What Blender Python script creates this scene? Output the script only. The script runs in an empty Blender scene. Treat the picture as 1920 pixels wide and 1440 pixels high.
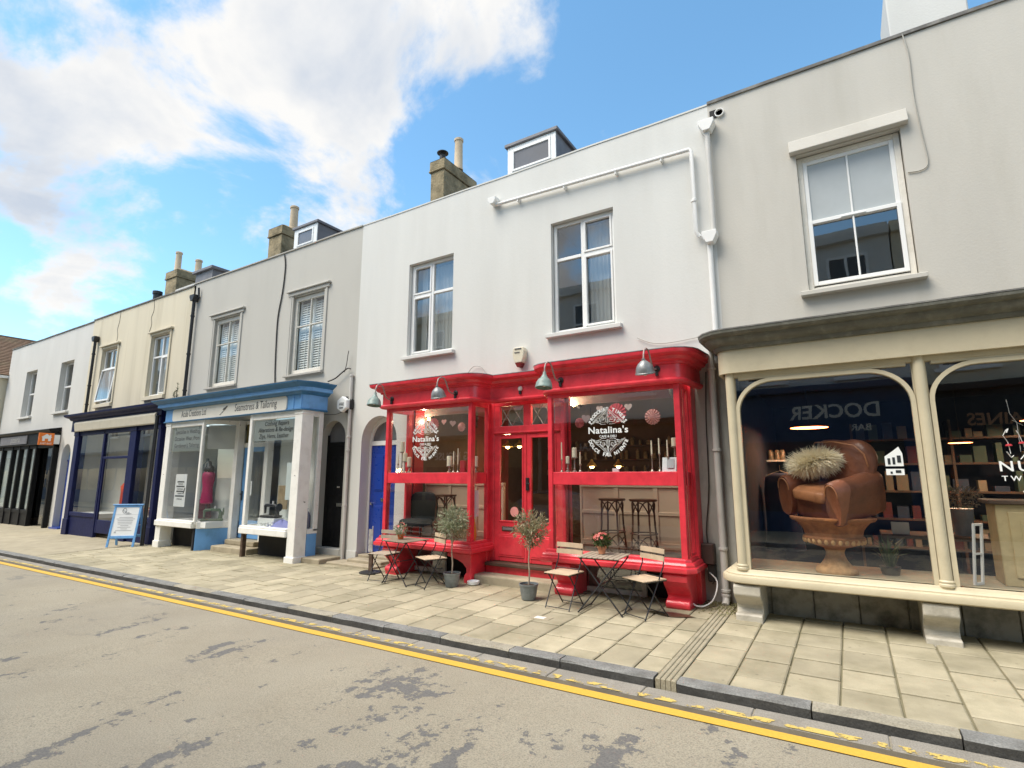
import bpy, bmesh, math, random
from mathutils import Vector, Matrix
R = math.radians
random.seed(7)
sc = bpy.context.scene
COL = sc.collection

# ------------------------------------------------------------------ camera
cam = bpy.data.cameras.new('camera'); cam.sensor_width = 36.0; cam.lens = 18.72
cam.clip_start = 0.05; cam.clip_end = 2000
camo = bpy.data.objects.new('camera', cam); COL.objects.link(camo)
camo.location = (0, 0, 1.75); camo.rotation_euler = (R(90 + 9.8), 0, R(32.0))
sc.camera = camo

# ------------------------------------------------------------------ sky, sun, exposure
SUN_EL, SUN_AZ = 59.0, 216.0        # azimuth clockwise from +Y
world = bpy.data.worlds.new('World'); sc.world = world; world.use_nodes = True
def build_sky():
    nt = world.node_tree; N = nt.nodes; L = nt.links; N.clear()
    out = N.new('ShaderNodeOutputWorld')
    sky = N.new('ShaderNodeTexSky'); sky.sky_type = 'NISHITA'; sky.sun_disc = False
    sky.sun_elevation = R(SUN_EL); sky.sun_rotation = R(SUN_AZ); sky.altitude = 20
    sky.air_density = 1.0; sky.dust_density = 0.3; sky.ozone_density = 1.6
    hs = N.new('ShaderNodeHueSaturation'); hs.inputs['Hue'].default_value = 0.485; hs.inputs['Saturation'].default_value = 1.12; hs.inputs['Value'].default_value = 1.0
    L.new(sky.outputs[0], hs.inputs['Color'])
    b1 = N.new('ShaderNodeBackground'); b1.inputs[1].default_value = SKY_STRENGTH
    L.new(hs.outputs[0], b1.inputs[0])
    tc = N.new('ShaderNodeTexCoord'); sep = N.new('ShaderNodeSeparateXYZ'); L.new(tc.outputs['Generated'], sep.inputs[0])
    def m(op, a, b=None, c=None):
        n = N.new('ShaderNodeMath'); n.operation = op
        for i, s in enumerate((a, b, c)):
            if s is None: continue
            if isinstance(s, (int, float)): n.inputs[i].default_value = s
            else: L.new(s, n.inputs[i])
        return n.outputs[0]
    zz = m('ADD', m('MAXIMUM', sep.outputs[2], 0.0), 0.42)
    cx = N.new('ShaderNodeCombineXYZ')
    L.new(m('DIVIDE', sep.outputs[0], zz), cx.inputs[0]); L.new(m('DIVIDE', sep.outputs[1], zz), cx.inputs[1])
    cx.inputs[2].default_value = CLOUD_SEED
    def noise(scale, detail, rough, vec, dist=0.0):
        n = N.new('ShaderNodeTexNoise'); n.inputs['Scale'].default_value = scale; n.inputs['Detail'].default_value = detail
        n.inputs['Roughness'].default_value = rough; n.inputs['Distortion'].default_value = dist
        L.new(vec, n.inputs['Vector']); return n.outputs[0]
    big = noise(1.5, 2, 0.5, cx.outputs[0]); fine = noise(3.0, 11, 0.60, cx.outputs[0], 0.25)
    def blob(d, w, amp):                       # a soft bank of cloud (or clear air) in one direction
        v = Vector(d).normalized(); dp = N.new('ShaderNodeVectorMath'); dp.operation = 'DOT_PRODUCT'
        nv = N.new('ShaderNodeVectorMath'); nv.operation = 'NORMALIZE'; L.new(tc.outputs['Generated'], nv.inputs[0])
        L.new(nv.outputs[0], dp.inputs[0]); dp.inputs[1].default_value = v
        mr = N.new('ShaderNodeMapRange'); mr.interpolation_type = 'SMOOTHERSTEP'
        mr.inputs['From Min'].default_value = math.cos(R(w)); mr.inputs['From Max'].default_value = 1.0
        mr.inputs['To Min'].default_value = 0; mr.inputs['To Max'].default_value = amp
        L.new(dp.outputs['Value'], mr.inputs['Value']); return mr.outputs[0]
    s = m('ADD', m('MULTIPLY', big, 0.25), m('MULTIPLY', fine, 0.75))
    for d, w, a in CLOUD_BANKS: s = m('ADD', s, blob(d, w, a))
    mr = N.new('ShaderNodeMapRange'); mr.interpolation_type = 'SMOOTHSTEP'
    mr.inputs['From Min'].default_value = 0.465; mr.inputs['From Max'].default_value = 0.575
    L.new(s, mr.inputs['Value'])
    # a denser middle of the cloud is a little greyer-blue than its sunlit rim
    sh = N.new('ShaderNodeMapRange'); sh.inputs['From Min'].default_value = 0.52; sh.inputs['From Max'].default_value = 0.80
    sh.inputs['To Min'].default_value = 0; sh.inputs['To Max'].default_value = 1
    s2 = m('ADD', s, m('MULTIPLY', m('SUBTRACT', noise(2.6, 5, 0.55, cx.outputs[0], 0.8), 0.5), 0.9))
    L.new(s2, sh.inputs['Value'])
    mix = N.new('ShaderNodeMix'); mix.data_type = 'RGBA'; L.new(sh.outputs[0], mix.inputs[0])
    mix.inputs[6].default_value = (1.0, 0.99, 0.97, 1); mix.inputs[7].default_value = (0.62, 0.69, 0.80, 1)
    b2 = N.new('ShaderNodeBackground'); b2.inputs[1].default_value = CLOUD_STRENGTH; L.new(mix.outputs[2], b2.inputs[0])
    ms = N.new('ShaderNodeMixShader'); L.new(mr.outputs[0], ms.inputs[0]); L.new(b1.outputs[0], ms.inputs[1]); L.new(b2.outputs[0], ms.inputs[2])
    L.new(ms.outputs[0], out.inputs[0])
SKY_STRENGTH = 0.125; CLOUD_STRENGTH = 0.43; CLOUD_SEED = 3.7
CLOUD_BANKS = [((-0.66, 0.42, 0.76), 26, 0.075), ((-0.98, 0.30, 0.50), 16, 0.05), ((0.10, 0.80, 0.72), 30, -0.34), ((-0.62, 0.90, 0.60), 15, -0.13), ((-0.92, 0.56, 0.48), 12, -0.09)]
build_sky()
sun = bpy.data.lights.new('sun', 'SUN'); sun.energy = 2.4; sun.angle = R(40); sun.color = (1.0, 0.92, 0.80)
suno = bpy.data.objects.new('sun', sun); COL.objects.link(suno)
_d = Vector((math.sin(R(SUN_AZ)) * math.cos(R(SUN_EL)), math.cos(R(SUN_AZ)) * math.cos(R(SUN_EL)), math.sin(R(SUN_EL))))
suno.rotation_euler = _d.to_track_quat('Z', 'Y').to_euler(); suno.location = (0, -3, 20)
vs = sc.view_settings; vs.view_transform = 'Standard'; vs.look = 'None'; vs.gamma = 1.0; vs.use_curve_mapping = False
vs.exposure = 1.2
sc.cycles.use_denoising = True; sc.cycles.max_bounces = 8; sc.cycles.transparent_max_bounces = 16
sc.cycles.glossy_bounces = 4; sc.cycles.diffuse_bounces = 4; sc.cycles.sample_clamp_indirect = 6.0
sc.cycles.caustics_reflective = False; sc.cycles.caustics_refractive = False

# ------------------------------------------------------------------ helpers
class MB:
    def __init__(s): s.v = []; s.f = []; s.m = []
    def add(s, vs, fs, mi=0):
        b = len(s.v); s.v += [tuple(p) for p in vs]
        for f in fs: s.f.append(tuple(b + i for i in f)); s.m.append(mi)
        return s
    def box(s, x0, x1, y0, y1, z0, z1, mi=0):
        if x0 > x1: x0, x1 = x1, x0
        if y0 > y1: y0, y1 = y1, y0
        if z0 > z1: z0, z1 = z1, z0
        return s.add([(x0,y0,z0),(x1,y0,z0),(x1,y1,z0),(x0,y1,z0),(x0,y0,z1),(x1,y0,z1),(x1,y1,z1),(x0,y1,z1)],
              [(0,3,2,1),(4,5,6,7),(0,1,5,4),(1,2,6,5),(2,3,7,6),(3,0,4,7)], mi)
    def quad(s, a, b, c, d, mi=0): return s.add([a,b,c,d], [(0,1,2,3)], mi)
    def prism(s, pts, ext, mi=0):                # polygon (3-D points) pushed along ext
        n = len(pts); e = Vector(ext); P = [Vector(p) for p in pts]
        nrm = Vector((0,0,0))
        for i in range(n): nrm += P[i].cross(P[(i+1) % n])
        if nrm.dot(e) > 0: P.reverse()
        vs = P + [p + e for p in P]
        return s.add(vs, [tuple(range(n)), tuple(range(2*n-1, n-1, -1))] + [((i+1) % n, i, n+i, n+(i+1) % n) for i in range(n)], mi)
    def tube(s, path, r, n=8, closed=False, mi=0, flat=None):
        P = [Vector(p) for p in path]; m = len(P); rr = r if isinstance(r, (list, tuple)) else [r]*m
        rings = []; up = None
        for i, p in enumerate(P):
            a = P[i-1] if (i > 0 or closed) else P[i]; b = P[(i+1) % m] if (i < m-1 or closed) else P[i]
            t = (b - a).normalized()
            if up is None:
                up = Vector((0,0,1)) if abs(t.z) < 0.9 else Vector((1,0,0))
            x = up.cross(t)
            if x.length < 1e-5: x = Vector((1,0,0)).cross(t)
            x.normalize(); y = t.cross(x).normalized(); up = y
            fy = flat if flat else 1.0
            rings.append([p + x*rr[i]*math.cos(2*math.pi*k/n) + y*rr[i]*fy*math.sin(2*math.pi*k/n) for k in range(n)])
        vs = [q for g in rings for q in g]; fs = []
        for i in range(m if closed else m-1):
            j = (i+1) % m
            for k in range(n): fs.append((i*n+k, i*n+(k+1) % n, j*n+(k+1) % n, j*n+k))
        if not closed: fs += [tuple(range(n-1, -1, -1)), tuple(range((m-1)*n, m*n))]
        return s.add(vs, fs, mi)
    def lathe(s, prof, c=(0,0,0), n=24, mi=0, axis=None, wob=None):      # prof: (radius, height)
        c = Vector(c); M = Matrix.Identity(3)
        if axis is not None: M = Vector((0,0,1)).rotation_difference(Vector(axis)).to_matrix()
        vs = []; m = len(prof)
        for r, h in prof:
            for k in range(n):
                a = 2*math.pi*k/n; q = r*(wob(a, h) if wob else 1.0)
                vs.append(c + M @ Vector((q*math.cos(a), q*math.sin(a), h)))
        fs = [(i*n+k, i*n+(k+1) % n, (i+1)*n+(k+1) % n, (i+1)*n+k) for i in range(m-1) for k in range(n)]
        if prof[0][0] > 1e-4: fs.append(tuple(range(n-1, -1, -1)))
        if prof[-1][0] > 1e-4: fs.append(tuple(range((m-1)*n, m*n)))
        return s.add(vs, fs, mi)
    def ellip(s, c, rx, ry, rz, n=16, m=10, e=1.0, mi=0, rot=None):       # (super)ellipsoid
        c = Vector(c); vs = []; sg = lambda v: math.copysign(abs(v)**e, v)
        for i in range(m+1):
            ph = -math.pi/2 + math.pi*i/m
            for k in range(n):
                a = 2*math.pi*k/n
                p = Vector((rx*sg(math.cos(ph))*sg(math.cos(a)), ry*sg(math.cos(ph))*sg(math.sin(a)), rz*sg(math.sin(ph))))
                if rot: p = rot @ p
                vs.append(c + p)
        fs = [(i*n+k, i*n+(k+1) % n, (i+1)*n+(k+1) % n, (i+1)*n+k) for i in range(m) for k in range(n)]
        return s.add(vs, fs, mi)
    def sweep(s, path, prof, mi=0):              # moulding: prof (outward, z) swept along an XY path, outward = right of travel
        P = [Vector((p[0], p[1])) for p in path]; n = len(P); k = len(prof); vs = []
        for i in range(n):
            nr = []
            if i > 0: d = (P[i]-P[i-1]).normalized(); nr.append(Vector((d.y, -d.x)))
            if i < n-1: d = (P[i+1]-P[i]).normalized(); nr.append(Vector((d.y, -d.x)))
            mv = nr[0] if len(nr) == 1 else (nr[0]+nr[1]) / max(0.35, 1+nr[0].dot(nr[1]))
            for o, z in prof: vs.append((P[i].x+mv.x*o, P[i].y+mv.y*o, z))
        fs = [(i*k+j, i*k+(j+1) % k, (i+1)*k+(j+1) % k, (i+1)*k+j) for i in range(n-1) for j in range(k)]
        fs += [tuple(range(k-1, -1, -1)), tuple(range((n-1)*k, n*k))]
        return s.add(vs, fs, mi)
    def join(s, o, M=None, mi=0):
        return s.add([M @ Vector(p) for p in o.v] if M else o.v, o.f, mi)
    def mesh(s, name, mats, smooth=None, recalc=True):
        me = bpy.data.meshes.new(name); me.from_pydata(s.v, [], s.f)
        mats = mats if isinstance(mats, (list, tuple)) else [mats]
        for q in mats: me.materials.append(q)
        if len(mats) > 1: me.polygons.foreach_set('material_index', s.m)
        if recalc:
            bm = bmesh.new(); bm.from_mesh(me); bmesh.ops.recalc_face_normals(bm, faces=bm.faces); bm.to_mesh(me); bm.free()
        if smooth is not None:
            me.polygons.foreach_set('use_smooth', [True]*len(me.polygons)); me.set_sharp_from_angle(angle=R(smooth))
        me.update(); return me
    def build(s, name, mats, parent=None, smooth=None, bevel=0, seg=1, local=False, recalc=True):
        o = bpy.data.objects.new(name, s.mesh(name, mats, smooth, recalc)); COL.objects.link(o)
        attach(o, parent, local)
        if bevel:
            b = o.modifiers.new('bevel', 'BEVEL'); b.width = bevel; b.segments = seg; b.limit_method = 'ANGLE'; b.angle_limit = R(40)
        return o
def build_pieces(mb, name, mats, parent, **kw):
    """every loose piece of the collected shapes becomes a part of its own"""
    up = list(range(len(mb.v)))
    def root(i):
        while up[i] != i: up[i] = up[up[i]]; i = up[i]
        return i
    for f in mb.f:
        r0 = root(f[0])
        for i in f[1:]: up[root(i)] = r0
    gr = {}
    for f, m_ in zip(mb.f, mb.m): gr.setdefault(root(f[0]), []).append((f, m_))
    out = []
    for fs in gr.values():
        q = MB(); mp = {}
        for f, m_ in fs:
            for i in f:
                if i not in mp: mp[i] = len(q.v); q.v.append(mb.v[i])
            q.f.append(tuple(mp[i] for i in f)); q.m.append(m_)
        out.append(q.build(name, mats, parent, **kw))
    return out
def part_root(name, house):
    o = bpy.data.objects.new(name, None); COL.objects.link(o); attach(o, house); o.empty_display_size = .2; return o
def attach(o, parent, local=False):
    # meshes are written in place coordinates; things' Empties only translate, so undo that for their direct parts
    if parent is not None:
        o.parent = parent
        if not local and parent.type == 'EMPTY' and parent.parent is None: o.location = -Vector(parent.location)
def tag(o, label=None, cat=None, group=None, kind=None):
    if label: o['label'] = label
    if cat: o['category'] = cat
    if group: o['group'] = group
    if kind: o['kind'] = kind
    return o
def thing(name, label, cat, loc=(0,0,0), group=None, rz=0.0):
    o = bpy.data.objects.new(name, None); COL.objects.link(o); o.location = loc; o.rotation_euler = (0,0,rz)
    o.empty_display_size = 0.2
    return tag(o, label, cat, group)
def copy_tree(o, parent=None):
    c = o.copy(); COL.objects.link(c)
    if parent is not None: c.parent = parent
    for ch in list(o.children): copy_tree(ch, c)
    return c
def arc(cx, cy, r, a0, a1, n=8):
    return [(cx + r*math.cos(R(a0+(a1-a0)*i/n)), cy + r*math.sin(R(a0+(a1-a0)*i/n))) for i in range(n+1)]
def GZ(x, y): return 0.0075*(x+2) - 0.016*(8.3-y)        # the pavement falls a little to the left and to the kerb
KERB = 5.09
def RZ(x): return GZ(x, KERB) - 0.092
_tc = {}
def text_mb(txt, size=1.0, bold=0.0, align='CENTER', shear=0.0, depth=0.0, spacing=1.0):
    key = (txt, bold, align, shear, spacing)
    if key not in _tc:
        cu = bpy.data.curves.new('lettering', 'FONT'); cu.body = txt; cu.align_x = align; cu.offset = bold; cu.shear = shear
        cu.space_character = spacing; cu.resolution_u = 3
        ob = bpy.data.objects.new('lettering', cu); COL.objects.link(ob)
        me = bpy.data.meshes.new_from_object(ob)
        _tc[key] = ([tuple(v.co) for v in me.vertices], [tuple(p.vertices) for p in me.polygons])
        bpy.data.objects.remove(ob); bpy.data.curves.remove(cu); bpy.data.meshes.remove(me)
    v, f = _tc[key]; b = MB(); b.add([(p[0]*size, p[1]*size, 0) for p in v], f); return b
def frame(ox, oy, oz, ux, uz):                # 4x4: local x -> ux, local y -> uz (3-D), origin o
    ux = Vector(ux); uz = Vector(uz); n = ux.cross(uz)
    return Matrix(((ux.x, uz.x, n.x, ox), (ux.y, uz.y, n.y, oy), (ux.z, uz.z, n.z, oz), (0,0,0,1)))
def wall_text(name, txt, size, x, y, z, mat, parent, bold=0.0, align='CENTER', sx=1.0, ux=(1,0,0), uz=(0,0,1), shear=0.0, spacing=1.0):
    ux = Vector(ux)*sx
    b = MB(); b.join(text_mb(txt, size, bold, align, shear, spacing=spacing), frame(x, y, z, ux, uz))
    return b.build(name, mat, parent, recalc=False)

# ------------------------------------------------------------------ materials
def new_mat(name):
    m = bpy.data.materials.new(name); m.use_nodes = True; m.node_tree.nodes.clear(); return m, m.node_tree.nodes, m.node_tree.links
def rgba(c): return (c[0], c[1], c[2], 1)
def pm(name, col, rough=0.6, var=0.08, scale=2.5, bump=0.15, bscale=80.0, spec=0.4, metal=0.0, dirt=None, dirt_amt=0.35, dirt_scale=1.2,
       stretch=(1,1,1), chip=None, chip_scale=9.0, chip_th=0.70, coat=0.0, fine=0.0, emit=None, estr=0.0, bdist=0.01, world_space=True, dirt_lo=0.5, dirt_hi=0.75):
    m, N, L = new_mat(name)
    out = N.new('ShaderNodeOutputMaterial'); p = N.new('ShaderNodeBsdfPrincipled'); L.new(p.outputs[0], out.inputs[0])
    p.inputs['Roughness'].default_value = rough; p.inputs['Metallic'].default_value = metal
    p.inputs['Specular IOR Level'].default_value = spec; p.inputs['Coat Weight'].default_value = coat
    if world_space:
        g = N.new('ShaderNodeNewGeometry'); vec = g.outputs['Position']
    else:
        g = N.new('ShaderNodeTexCoord'); vec = g.outputs['Object']
    mp = N.new('ShaderNodeMapping'); mp.inputs['Scale'].default_value = stretch; L.new(vec, mp.inputs[0]); vec2 = mp.outputs[0]
    def noise(sc_, det, v, ro=0.55):
        n = N.new('ShaderNodeTexNoise'); n.inputs['Scale'].default_value = sc_; n.inputs['Detail'].default_value = det
        n.inputs['Roughness'].default_value = ro; L.new(v, n.inputs['Vector']); return n.outputs[0]
    def ramp(v, a, b):
        r = N.new('ShaderNodeMapRange'); r.inputs['From Min'].default_value = a; r.inputs['From Max'].default_value = b
        L.new(v, r.inputs['Value']); return r.outputs[0]
    def mixc(f, a, b, mode='MIX'):
        n = N.new('ShaderNodeMix'); n.data_type = 'RGBA'; n.blend_type = mode
        if isinstance(f, float): n.inputs[0].default_value = f
        else: L.new(f, n.inputs[0])
        for i, s_ in ((6, a), (7, b)):
            if isinstance(s_, tuple): n.inputs[i].default_value = rgba(s_)
            else: L.new(s_, n.inputs[i])
        return n.outputs[2]
    hi = tuple(min(1, c*(1+var)) for c in col); lo = tuple(c*(1-var) for c in col)
    c = mixc(ramp(noise(scale, 6, vec2), 0.3, 0.7), lo, hi)
    if fine:
        c = mixc(ramp(noise(bscale*1.3, 2, vec), 0.25, 0.75), c, tuple(x*(1-fine) for x in col), 'MIX') if False else mixc(ramp(noise(bscale*1.7, 3, vec), 0.38, 0.75), c, mixc(1.0, c, (1-fine, 1-fine, 1-fine), 'MULTIPLY'))
    if dirt is not None:
        d = N.new('ShaderNodeMath'); d.operation = 'MULTIPLY'; d.inputs[1].default_value = dirt_amt
        L.new(ramp(noise(dirt_scale, 8, vec2, 0.62), dirt_lo, dirt_hi), d.inputs[0]); c = mixc(d.outputs[0], c, dirt)
    if chip is not None:
        c = mixc(ramp(noise(chip_scale, 7, vec, 0.65), chip_th, chip_th+0.015), c, chip)
    L.new(c, p.inputs['Base Color'])
    rr = N.new('ShaderNodeMapRange'); rr.inputs['To Min'].default_value = max(0, rough-0.1); rr.inputs['To Max'].default_value = min(1, rough+0.1)
    L.new(noise(scale*3, 4, vec), rr.inputs['Value']); L.new(rr.outputs[0], p.inputs['Roughness'])
    if bump:
        b = N.new('ShaderNodeBump'); b.inputs['Strength'].default_value = bump; b.inputs['Distance'].default_value = bdist
        L.new(noise(bscale, 5, vec), b.inputs['Height']); L.new(b.outputs[0], p.inputs['Normal'])
    if emit: p.inputs['Emission Color'].default_value = rgba(emit); p.inputs['Emission Strength'].default_value = estr
    return m
def glass_mat(name, tint=(0.93,0.95,0.94), refl=1.0, rough=0.0, ior=1.5, extra=0.0, bump=0.0):
    m, N, L = new_mat(name)
    out = N.new('ShaderNodeOutputMaterial'); t = N.new('ShaderNodeBsdfTransparent'); t.inputs[0].default_value = rgba(tint)
    g = N.new('ShaderNodeBsdfGlossy'); g.inputs['Roughness'].default_value = rough; g.inputs[0].default_value = (refl, refl, refl, 1)
    ge = N.new('ShaderNodeNewGeometry'); dp = N.new('ShaderNodeVectorMath'); dp.operation = 'DOT_PRODUCT'
    L.new(ge.outputs['Incoming'], dp.inputs[0]); L.new(ge.outputs['Normal'], dp.inputs[1])
    def mm(op, x, y, cl=False):
        n = N.new('ShaderNodeMath'); n.operation = op; n.use_clamp = cl
        for i, v in ((0, x), (1, y)):
            if isinstance(v, (int, float)): n.inputs[i].default_value = v
            else: L.new(v, n.inputs[i])
        return n
    f0 = 2*((ior-1)/(ior+1))**2 + extra                      # both faces of the pane, same from either side
    k = mm('SUBTRACT', 1.0, mm('ABSOLUTE', dp.outputs['Value'], 0).outputs[0], True)
    a = mm('ADD', mm('MULTIPLY', mm('POWER', k.outputs[0], 5.0).outputs[0], 1-f0).outputs[0], f0, True)
    if bump:
        tc = N.new('ShaderNodeNewGeometry'); n = N.new('ShaderNodeTexNoise'); n.inputs['Scale'].default_value = 1.3; L.new(tc.outputs['Position'], n.inputs['Vector'])
        b = N.new('ShaderNodeBump'); b.inputs['Strength'].default_value = bump; b.inputs['Distance'].default_value = 0.02
        L.new(n.outputs[0], b.inputs['Height']); L.new(b.outputs[0], g.inputs['Normal'])
    ms = N.new('ShaderNodeMixShader'); L.new(a.outputs[0], ms.inputs[0]); L.new(t.outputs[0], ms.inputs[1]); L.new(g.outputs[0], ms.inputs[2])
    L.new(ms.outputs[0], out.inputs[0]); return m
def cloth_mat(name, col, trans=0.4, alpha=1.0):
    m, N, L = new_mat(name)
    out = N.new('ShaderNodeOutputMaterial'); d = N.new('ShaderNodeBsdfDiffuse'); d.inputs[0].default_value = rgba(col)
    t = N.new('ShaderNodeBsdfTranslucent'); t.inputs[0].default_value = rgba(col)
    ms = N.new('ShaderNodeMixShader'); ms.inputs[0].default_value = trans; L.new(d.outputs[0], ms.inputs[1]); L.new(t.outputs[0], ms.inputs[2])
    if alpha < 1:
        tr = N.new('ShaderNodeBsdfTransparent'); m2 = N.new('ShaderNodeMixShader'); m2.inputs[0].default_value = alpha
        L.new(tr.outputs[0], m2.inputs[1]); L.new(ms.outputs[0], m2.inputs[2]); L.new(m2.outputs[0], out.inputs[0])
    else: L.new(ms.outputs[0], out.inputs[0])
    return m
M = {}
M['white_wall'] = pm('white_painted_render', (0.635,0.632,0.598), 0.75, 0.045, 1.1, 0.16, 28, dirt=(0.50,0.48,0.43), dirt_amt=0.20, dirt_scale=1.3, stretch=(1.5,1,0.22), bdist=0.012)
M['grey_wall'] = pm('warm_grey_render', (0.48,0.465,0.42), 0.8, 0.05, 1.2, 0.18, 30, dirt=(0.42,0.41,0.36), dirt_amt=0.3, stretch=(1,1,0.3), bdist=0.012)
M['taupe_wall'] = pm('pale_taupe_render', (0.515,0.492,0.44), 0.8, 0.045, 1.0, 0.16, 34, dirt=(0.36,0.34,0.28), dirt_amt=0.32, stretch=(1.4,1,0.22), bdist=0.012)
M['cream_wall'] = pm('cream_render', (0.64,0.58,0.445), 0.8, 0.05, 1.4, 0.3, 30, dirt=(0.34,0.29,0.19), dirt_amt=0.5, dirt_scale=1.6, stretch=(1.6,1,0.12), bdist=0.012, dirt_lo=0.52, dirt_hi=0.78)
M['offwhite_wall'] = pm('off_white_render', (0.61,0.60,0.565), 0.8, 0.04, 1.4, 0.3, 30, dirt=(0.5,0.5,0.47), dirt_amt=0.35, stretch=(1,1,0.3), bdist=0.012)
M['buff_wall'] = pm('buff_render', (0.66,0.60,0.46), 0.8, 0.05, 1.4, 0.3, 30)
M['dirty_wall'] = pm('grubby_render', (0.42,0.40,0.36), 0.85, 0.1, 3, 0.6, 24, dirt=(0.10,0.095,0.08), dirt_amt=0.8, dirt_scale=2.2, dirt_lo=0.42, dirt_hi=0.72)
M['upvc'] = pm('white_upvc', (0.80,0.80,0.78), 0.35, 0.02, 4, 0.0, spec=0.5)
M['old_white'] = pm('old_white_paint', (0.72,0.69,0.62), 0.55, 0.05, 5, 0.3, 40, dirt=(0.4,0.36,0.28), dirt_amt=0.4, dirt_scale=4)
M['red'] = pm('glossy_red_paint', (0.71,0.040,0.060), 0.34, 0.14, 6, 0.30, 30, spec=0.5, coat=0.3, bdist=0.006, dirt=(0.34,0.016,0.024), dirt_amt=0.5, dirt_scale=4.5, chip=(0.42,0.30,0.27), chip_scale=16, chip_th=0.735)
M['red_in'] = pm('red_painted_interior', (0.40,0.02,0.03), 0.6, 0.1, 3, 0.1, 30)
M['navy'] = pm('navy_paint', (0.008,0.012,0.062), 0.5, 0.15, 4, 0.15, 30, spec=0.2)
M['black_paint'] = pm('black_paint', (0.009,0.009,0.010), 0.5, 0.2, 4, 0.1, 30, spec=0.2)
M['blue'] = pm('sky_blue_paint', (0.155,0.37,0.70), 0.45, 0.06, 4, 0.2, 26, dirt=(0.05,0.12,0.22), dirt_amt=0.4, dirt_scale=3.5, chip=(0.10,0.10,0.11), chip_scale=7, chip_th=0.74)
M['blue_dark'] = pm('petrol_blue_paint', (0.04,0.16,0.33), 0.45, 0.08, 4, 0.2, 26, dirt=(0.02,0.06,0.1), dirt_amt=0.4, dirt_scale=3)
M['door_blue'] = pm('royal_blue_door_paint', (0.010,0.045,0.30), 0.3, 0.06, 4, 0.06, 30, spec=0.5, coat=0.3)
M['chip_white'] = pm('chipped_white_paint', (0.82,0.81,0.77), 0.5, 0.04, 4, 0.35, 30, dirt=(0.45,0.42,0.36), dirt_amt=0.3, dirt_scale=5, chip=(0.06,0.045,0.035), chip_scale=9, chip_th=0.69)
M['beige'] = pm('beige_shopfront_paint', (0.565,0.497,0.35), 0.45, 0.05, 4, 0.2, 26, dirt=(0.36,0.30,0.19), dirt_amt=0.35, dirt_scale=3)
M['cornice_grey'] = pm('weathered_olive_grey_lead', (0.12,0.12,0.098), 0.6, 0.2, 5, 0.5, 30, dirt=(0.30,0.29,0.25), dirt_amt=0.5, dirt_scale=7)
M['lead'] = pm('lead_flashing', (0.30,0.31,0.32), 0.6, 0.15, 6, 0.3, 20, dirt=(0.06,0.06,0.05), dirt_amt=0.7, dirt_scale=8)
M['slate'] = pm('roof_slate', (0.10,0.105,0.115), 0.7, 0.2, 5, 0.5, 10)
M['tile_roof'] = pm('brown_roof_tile', (0.17,0.105,0.065), 0.85, 0.3, 8, 0.6, 30, dirt=(0.16,0.15,0.08), dirt_amt=0.5)
M['chimney'] = pm('mossy_chimney_render', (0.33,0.26,0.155), 0.9, 0.2, 2.5, 0.8, 14, dirt=(0.075,0.065,0.035), dirt_amt=0.85, dirt_scale=2.4, bdist=0.03, dirt_lo=0.42, dirt_hi=0.7)
M['terracotta_pot'] = pm('buff_chimney_pot', (0.50,0.40,0.28), 0.85, 0.12, 4, 0.3, 30, dirt=(0.2,0.15,0.1), dirt_amt=0.5)
M['concrete'] = pm('stone_coping', (0.42,0.40,0.36), 0.85, 0.12, 5, 0.5, 30, dirt=(0.14,0.14,0.11), dirt_amt=0.6, dirt_scale=5)
M['dark_coping'] = pm('dark_coping', (0.16,0.155,0.145), 0.85, 0.2, 6, 0.5, 30, dirt=(0.35,0.34,0.30), dirt_amt=0.5, dirt_scale=6)
M['pipe_grey'] = pm('grey_painted_pipe', (0.56,0.545,0.51), 0.5, 0.04, 5, 0.1, 30, dirt=(0.35,0.33,0.28), dirt_amt=0.4, dirt_scale=3)
M['pipe_white'] = pm('white_painted_pipe', (0.76,0.755,0.73), 0.5, 0.03, 5, 0.1, 30)
M['iron'] = pm('black_iron', (0.014,0.014,0.015), 0.45, 0.2, 8, 0.1, 60, spec=0.5)
M['cable'] = pm('dark_cable', (0.05,0.045,0.04), 0.6, 0.1)
M['cable_grey'] = pm('painted_cable', (0.40,0.385,0.34), 0.7, 0.1)
M['glass'] = glass_mat('window_glass', bump=0.05)
M['glass_up'] = glass_mat('upper_window_glass', (0.88,0.90,0.90), 1.0, 0.0, 1.5, 0.08, bump=0.06)
M['glass_shop'] = glass_mat('shop_window_glass', (0.97,0.985,0.98), 1.0, 0.0, 1.5, 0.075, bump=0.05)
M['frost'] = pm('frosted_pane', (0.42,0.45,0.455), 0.35, 0.05, 2.5, 0.0, spec=0.5, dirt=(0.30,0.32,0.32), dirt_amt=0.4)
M['net'] = cloth_mat('net_curtain', (0.74,0.75,0.73), 0.35, 0.85)
M['room'] = pm('dim_room_wall', (0.34,0.33,0.31), 0.9, 0.05)
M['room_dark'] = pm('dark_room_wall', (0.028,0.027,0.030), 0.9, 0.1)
M['room_floor'] = pm('dark_floorboards', (0.085,0.055,0.035), 0.6, 0.2, 3, 0.1, 40)
M['shutter'] = pm('white_louvre_shutter', (0.76,0.78,0.77), 0.45, 0.02)
M['stone_step'] = pm('worn_stone_step', (0.36,0.31,0.22), 0.85, 0.15, 3, 0.6, 26, dirt=(0.13,0.11,0.07), dirt_amt=0.6, dirt_scale=4)
M['wood_dark'] = pm('dark_worn_wood', (0.075,0.045,0.03), 0.6, 0.25, 4, 0.4, 20, dirt=(0.25,0.2,0.14), dirt_amt=0.35, dirt_scale=8, stretch=(0.3,1,1))
M['brass'] = pm('brass', (0.55,0.40,0.16), 0.35, 0.1, 5, 0, metal=1.0)
M['chrome'] = pm('chrome', (0.75,0.75,0.75), 0.2, 0.02, 5, 0, metal=1.0)
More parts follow.
